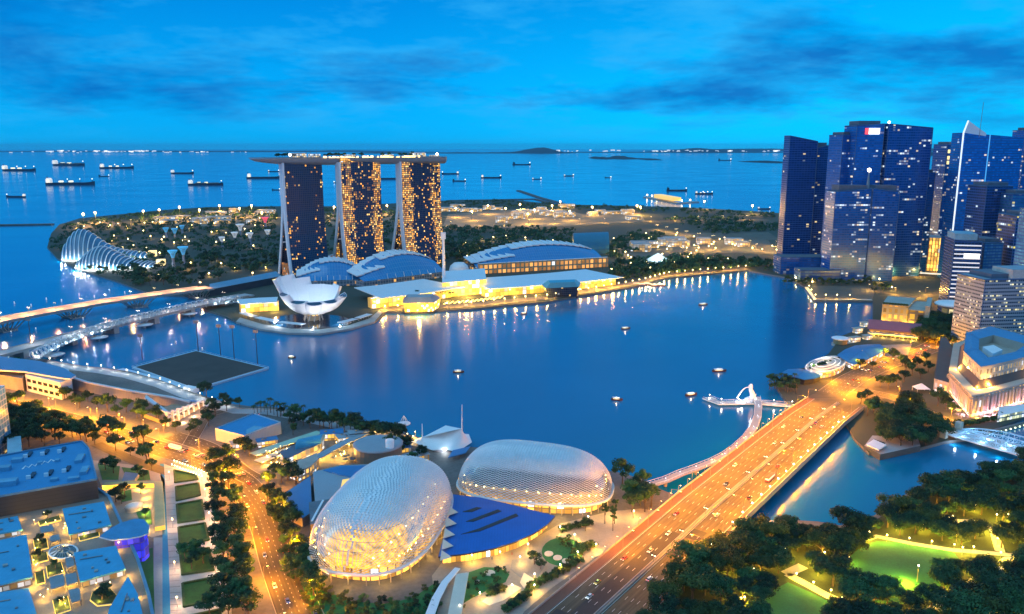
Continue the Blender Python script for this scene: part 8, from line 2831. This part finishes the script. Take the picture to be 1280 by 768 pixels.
# buoys by the expressway bridge
for k, (px, py) in enumerate(((18, 380), (58, 375), (39, 383), (99, 369.5), (137, 364), (156, 367), (118, 372), (77, 377), (104, 400), (45, 413), (14, 417), (220, 430), (253, 438))):
    x, y = at(px, py, 0)
    if k == 0:
        by = thing('buoy', 'small white lit buoy floating near the bridges', 'buoy', (x, y, 0), 'lit buoys near the bridges')
        MB().lathe([(.9, -.3), (1.0, .4), (.5, 1.2), (.2, 2.2)], (x, y, 0), 8).build('float', M_WHITE, by)
        MB().ball((x, y, 2.6), .55, 6).build('lamp', em('buoy_lamp', (1, .95, .85), 1.5), by)
    else: dup(by, (x, y, 0), 0)
# white sailing sculpture on the near shore
x, y = at(505, 530, 0)
t = thing('wire_buoy', 'white wire framed float on the water beside the tensile tent', 'float', (x, y, 0))
for k in range(6):
    a = k * pi / 3; MB().tube([(x + 4 * cos(a), y + 4 * sin(a), 0), (x + 2 * cos(a + .5), y + 2 * sin(a + .5), 4), (x, y, 7)], .14, 4).build('hoop', M_WHITE, t)
MB().lathe([(5, -.3), (5.2, .5), (4, .6)], (x, y, 0), 14).build('pontoon', M_WHITE, t)
# people on the forecourt
M_SKIN = pm('skin', (.42, .26, .18), .6)
def person(px, py, label, shirt, z=GZ + .06):
    x, y = at(px, py, z)
    t = thing('person', label, 'person', (x, y, z))
    a = RTs.uniform(0, 6)
    ca, sa = cos(a), sin(a)
    Q = lambda u, v, w: (x + u * ca - v * sa, y + u * sa + v * ca, z + w)
    mb = MB()
    for s_, st in ((-1, .16), (1, -.16)):
        mb.tube([Q(st, .10 * s_, 0), Q(st * .4, .10 * s_, .46), Q(0, .09 * s_, .9)], [.06, .08, .10], 6)
    mb.tube([Q(0, 0, .85), Q(0, 0, 1.15), Q(0, 0, 1.42), Q(0, 0, 1.52)], [.15, .15, .18, .06], 8)
    for s_ in (-1, 1): mb.tube([Q(0, .19 * s_, 1.42), Q(.03 * s_, .25 * s_, 1.12), Q(.12, .24 * s_, .85)], [.06, .05, .04], 5)
    mb.ball(Q(0, 0, 1.63), (.10, .10, .13), 8)
    mb.build('body', pm('cloth_' + shirt, CARCOL[shirt], .8), t)
    MB().ball(Q(-.02, 0, 1.68), (.105, .105, .10), 8).build('hair', M_DARK, t)


for px, py, lab, c in ((668, 697, 'person in dark clothes walking across the theatre forecourt', 'black'), (699, 670, 'person in a white shirt below the corner of the blue roof', 'white'), (720, 712, 'person in dark clothes beside the hedge along the bridge road', 'black'), (640, 694, 'person in a red shirt near the blue roof edge', 'red'),
                       (615, 700, 'person in a blue shirt near the front lawn', 'blue'), (712, 726, 'person in a silver grey shirt on the footway by the bridge road', 'silver')): person(px, py, lab, c)

# prototypes that were never placed are removed
for K_ in (BIG, MID, FAR, COLM, BUSH, PALM):
    for t, u_ in zip(K_.p, K_.used):
        if not u_:
            for c in list(t.children): bpy.data.objects.remove(c)
            bpy.data.objects.remove(t)

# small emitters light their surroundings through the lamps they hold; their meshes are not sampled as lights
for m in bpy.data.materials:
    m.cycles.emission_sampling = 'NONE'
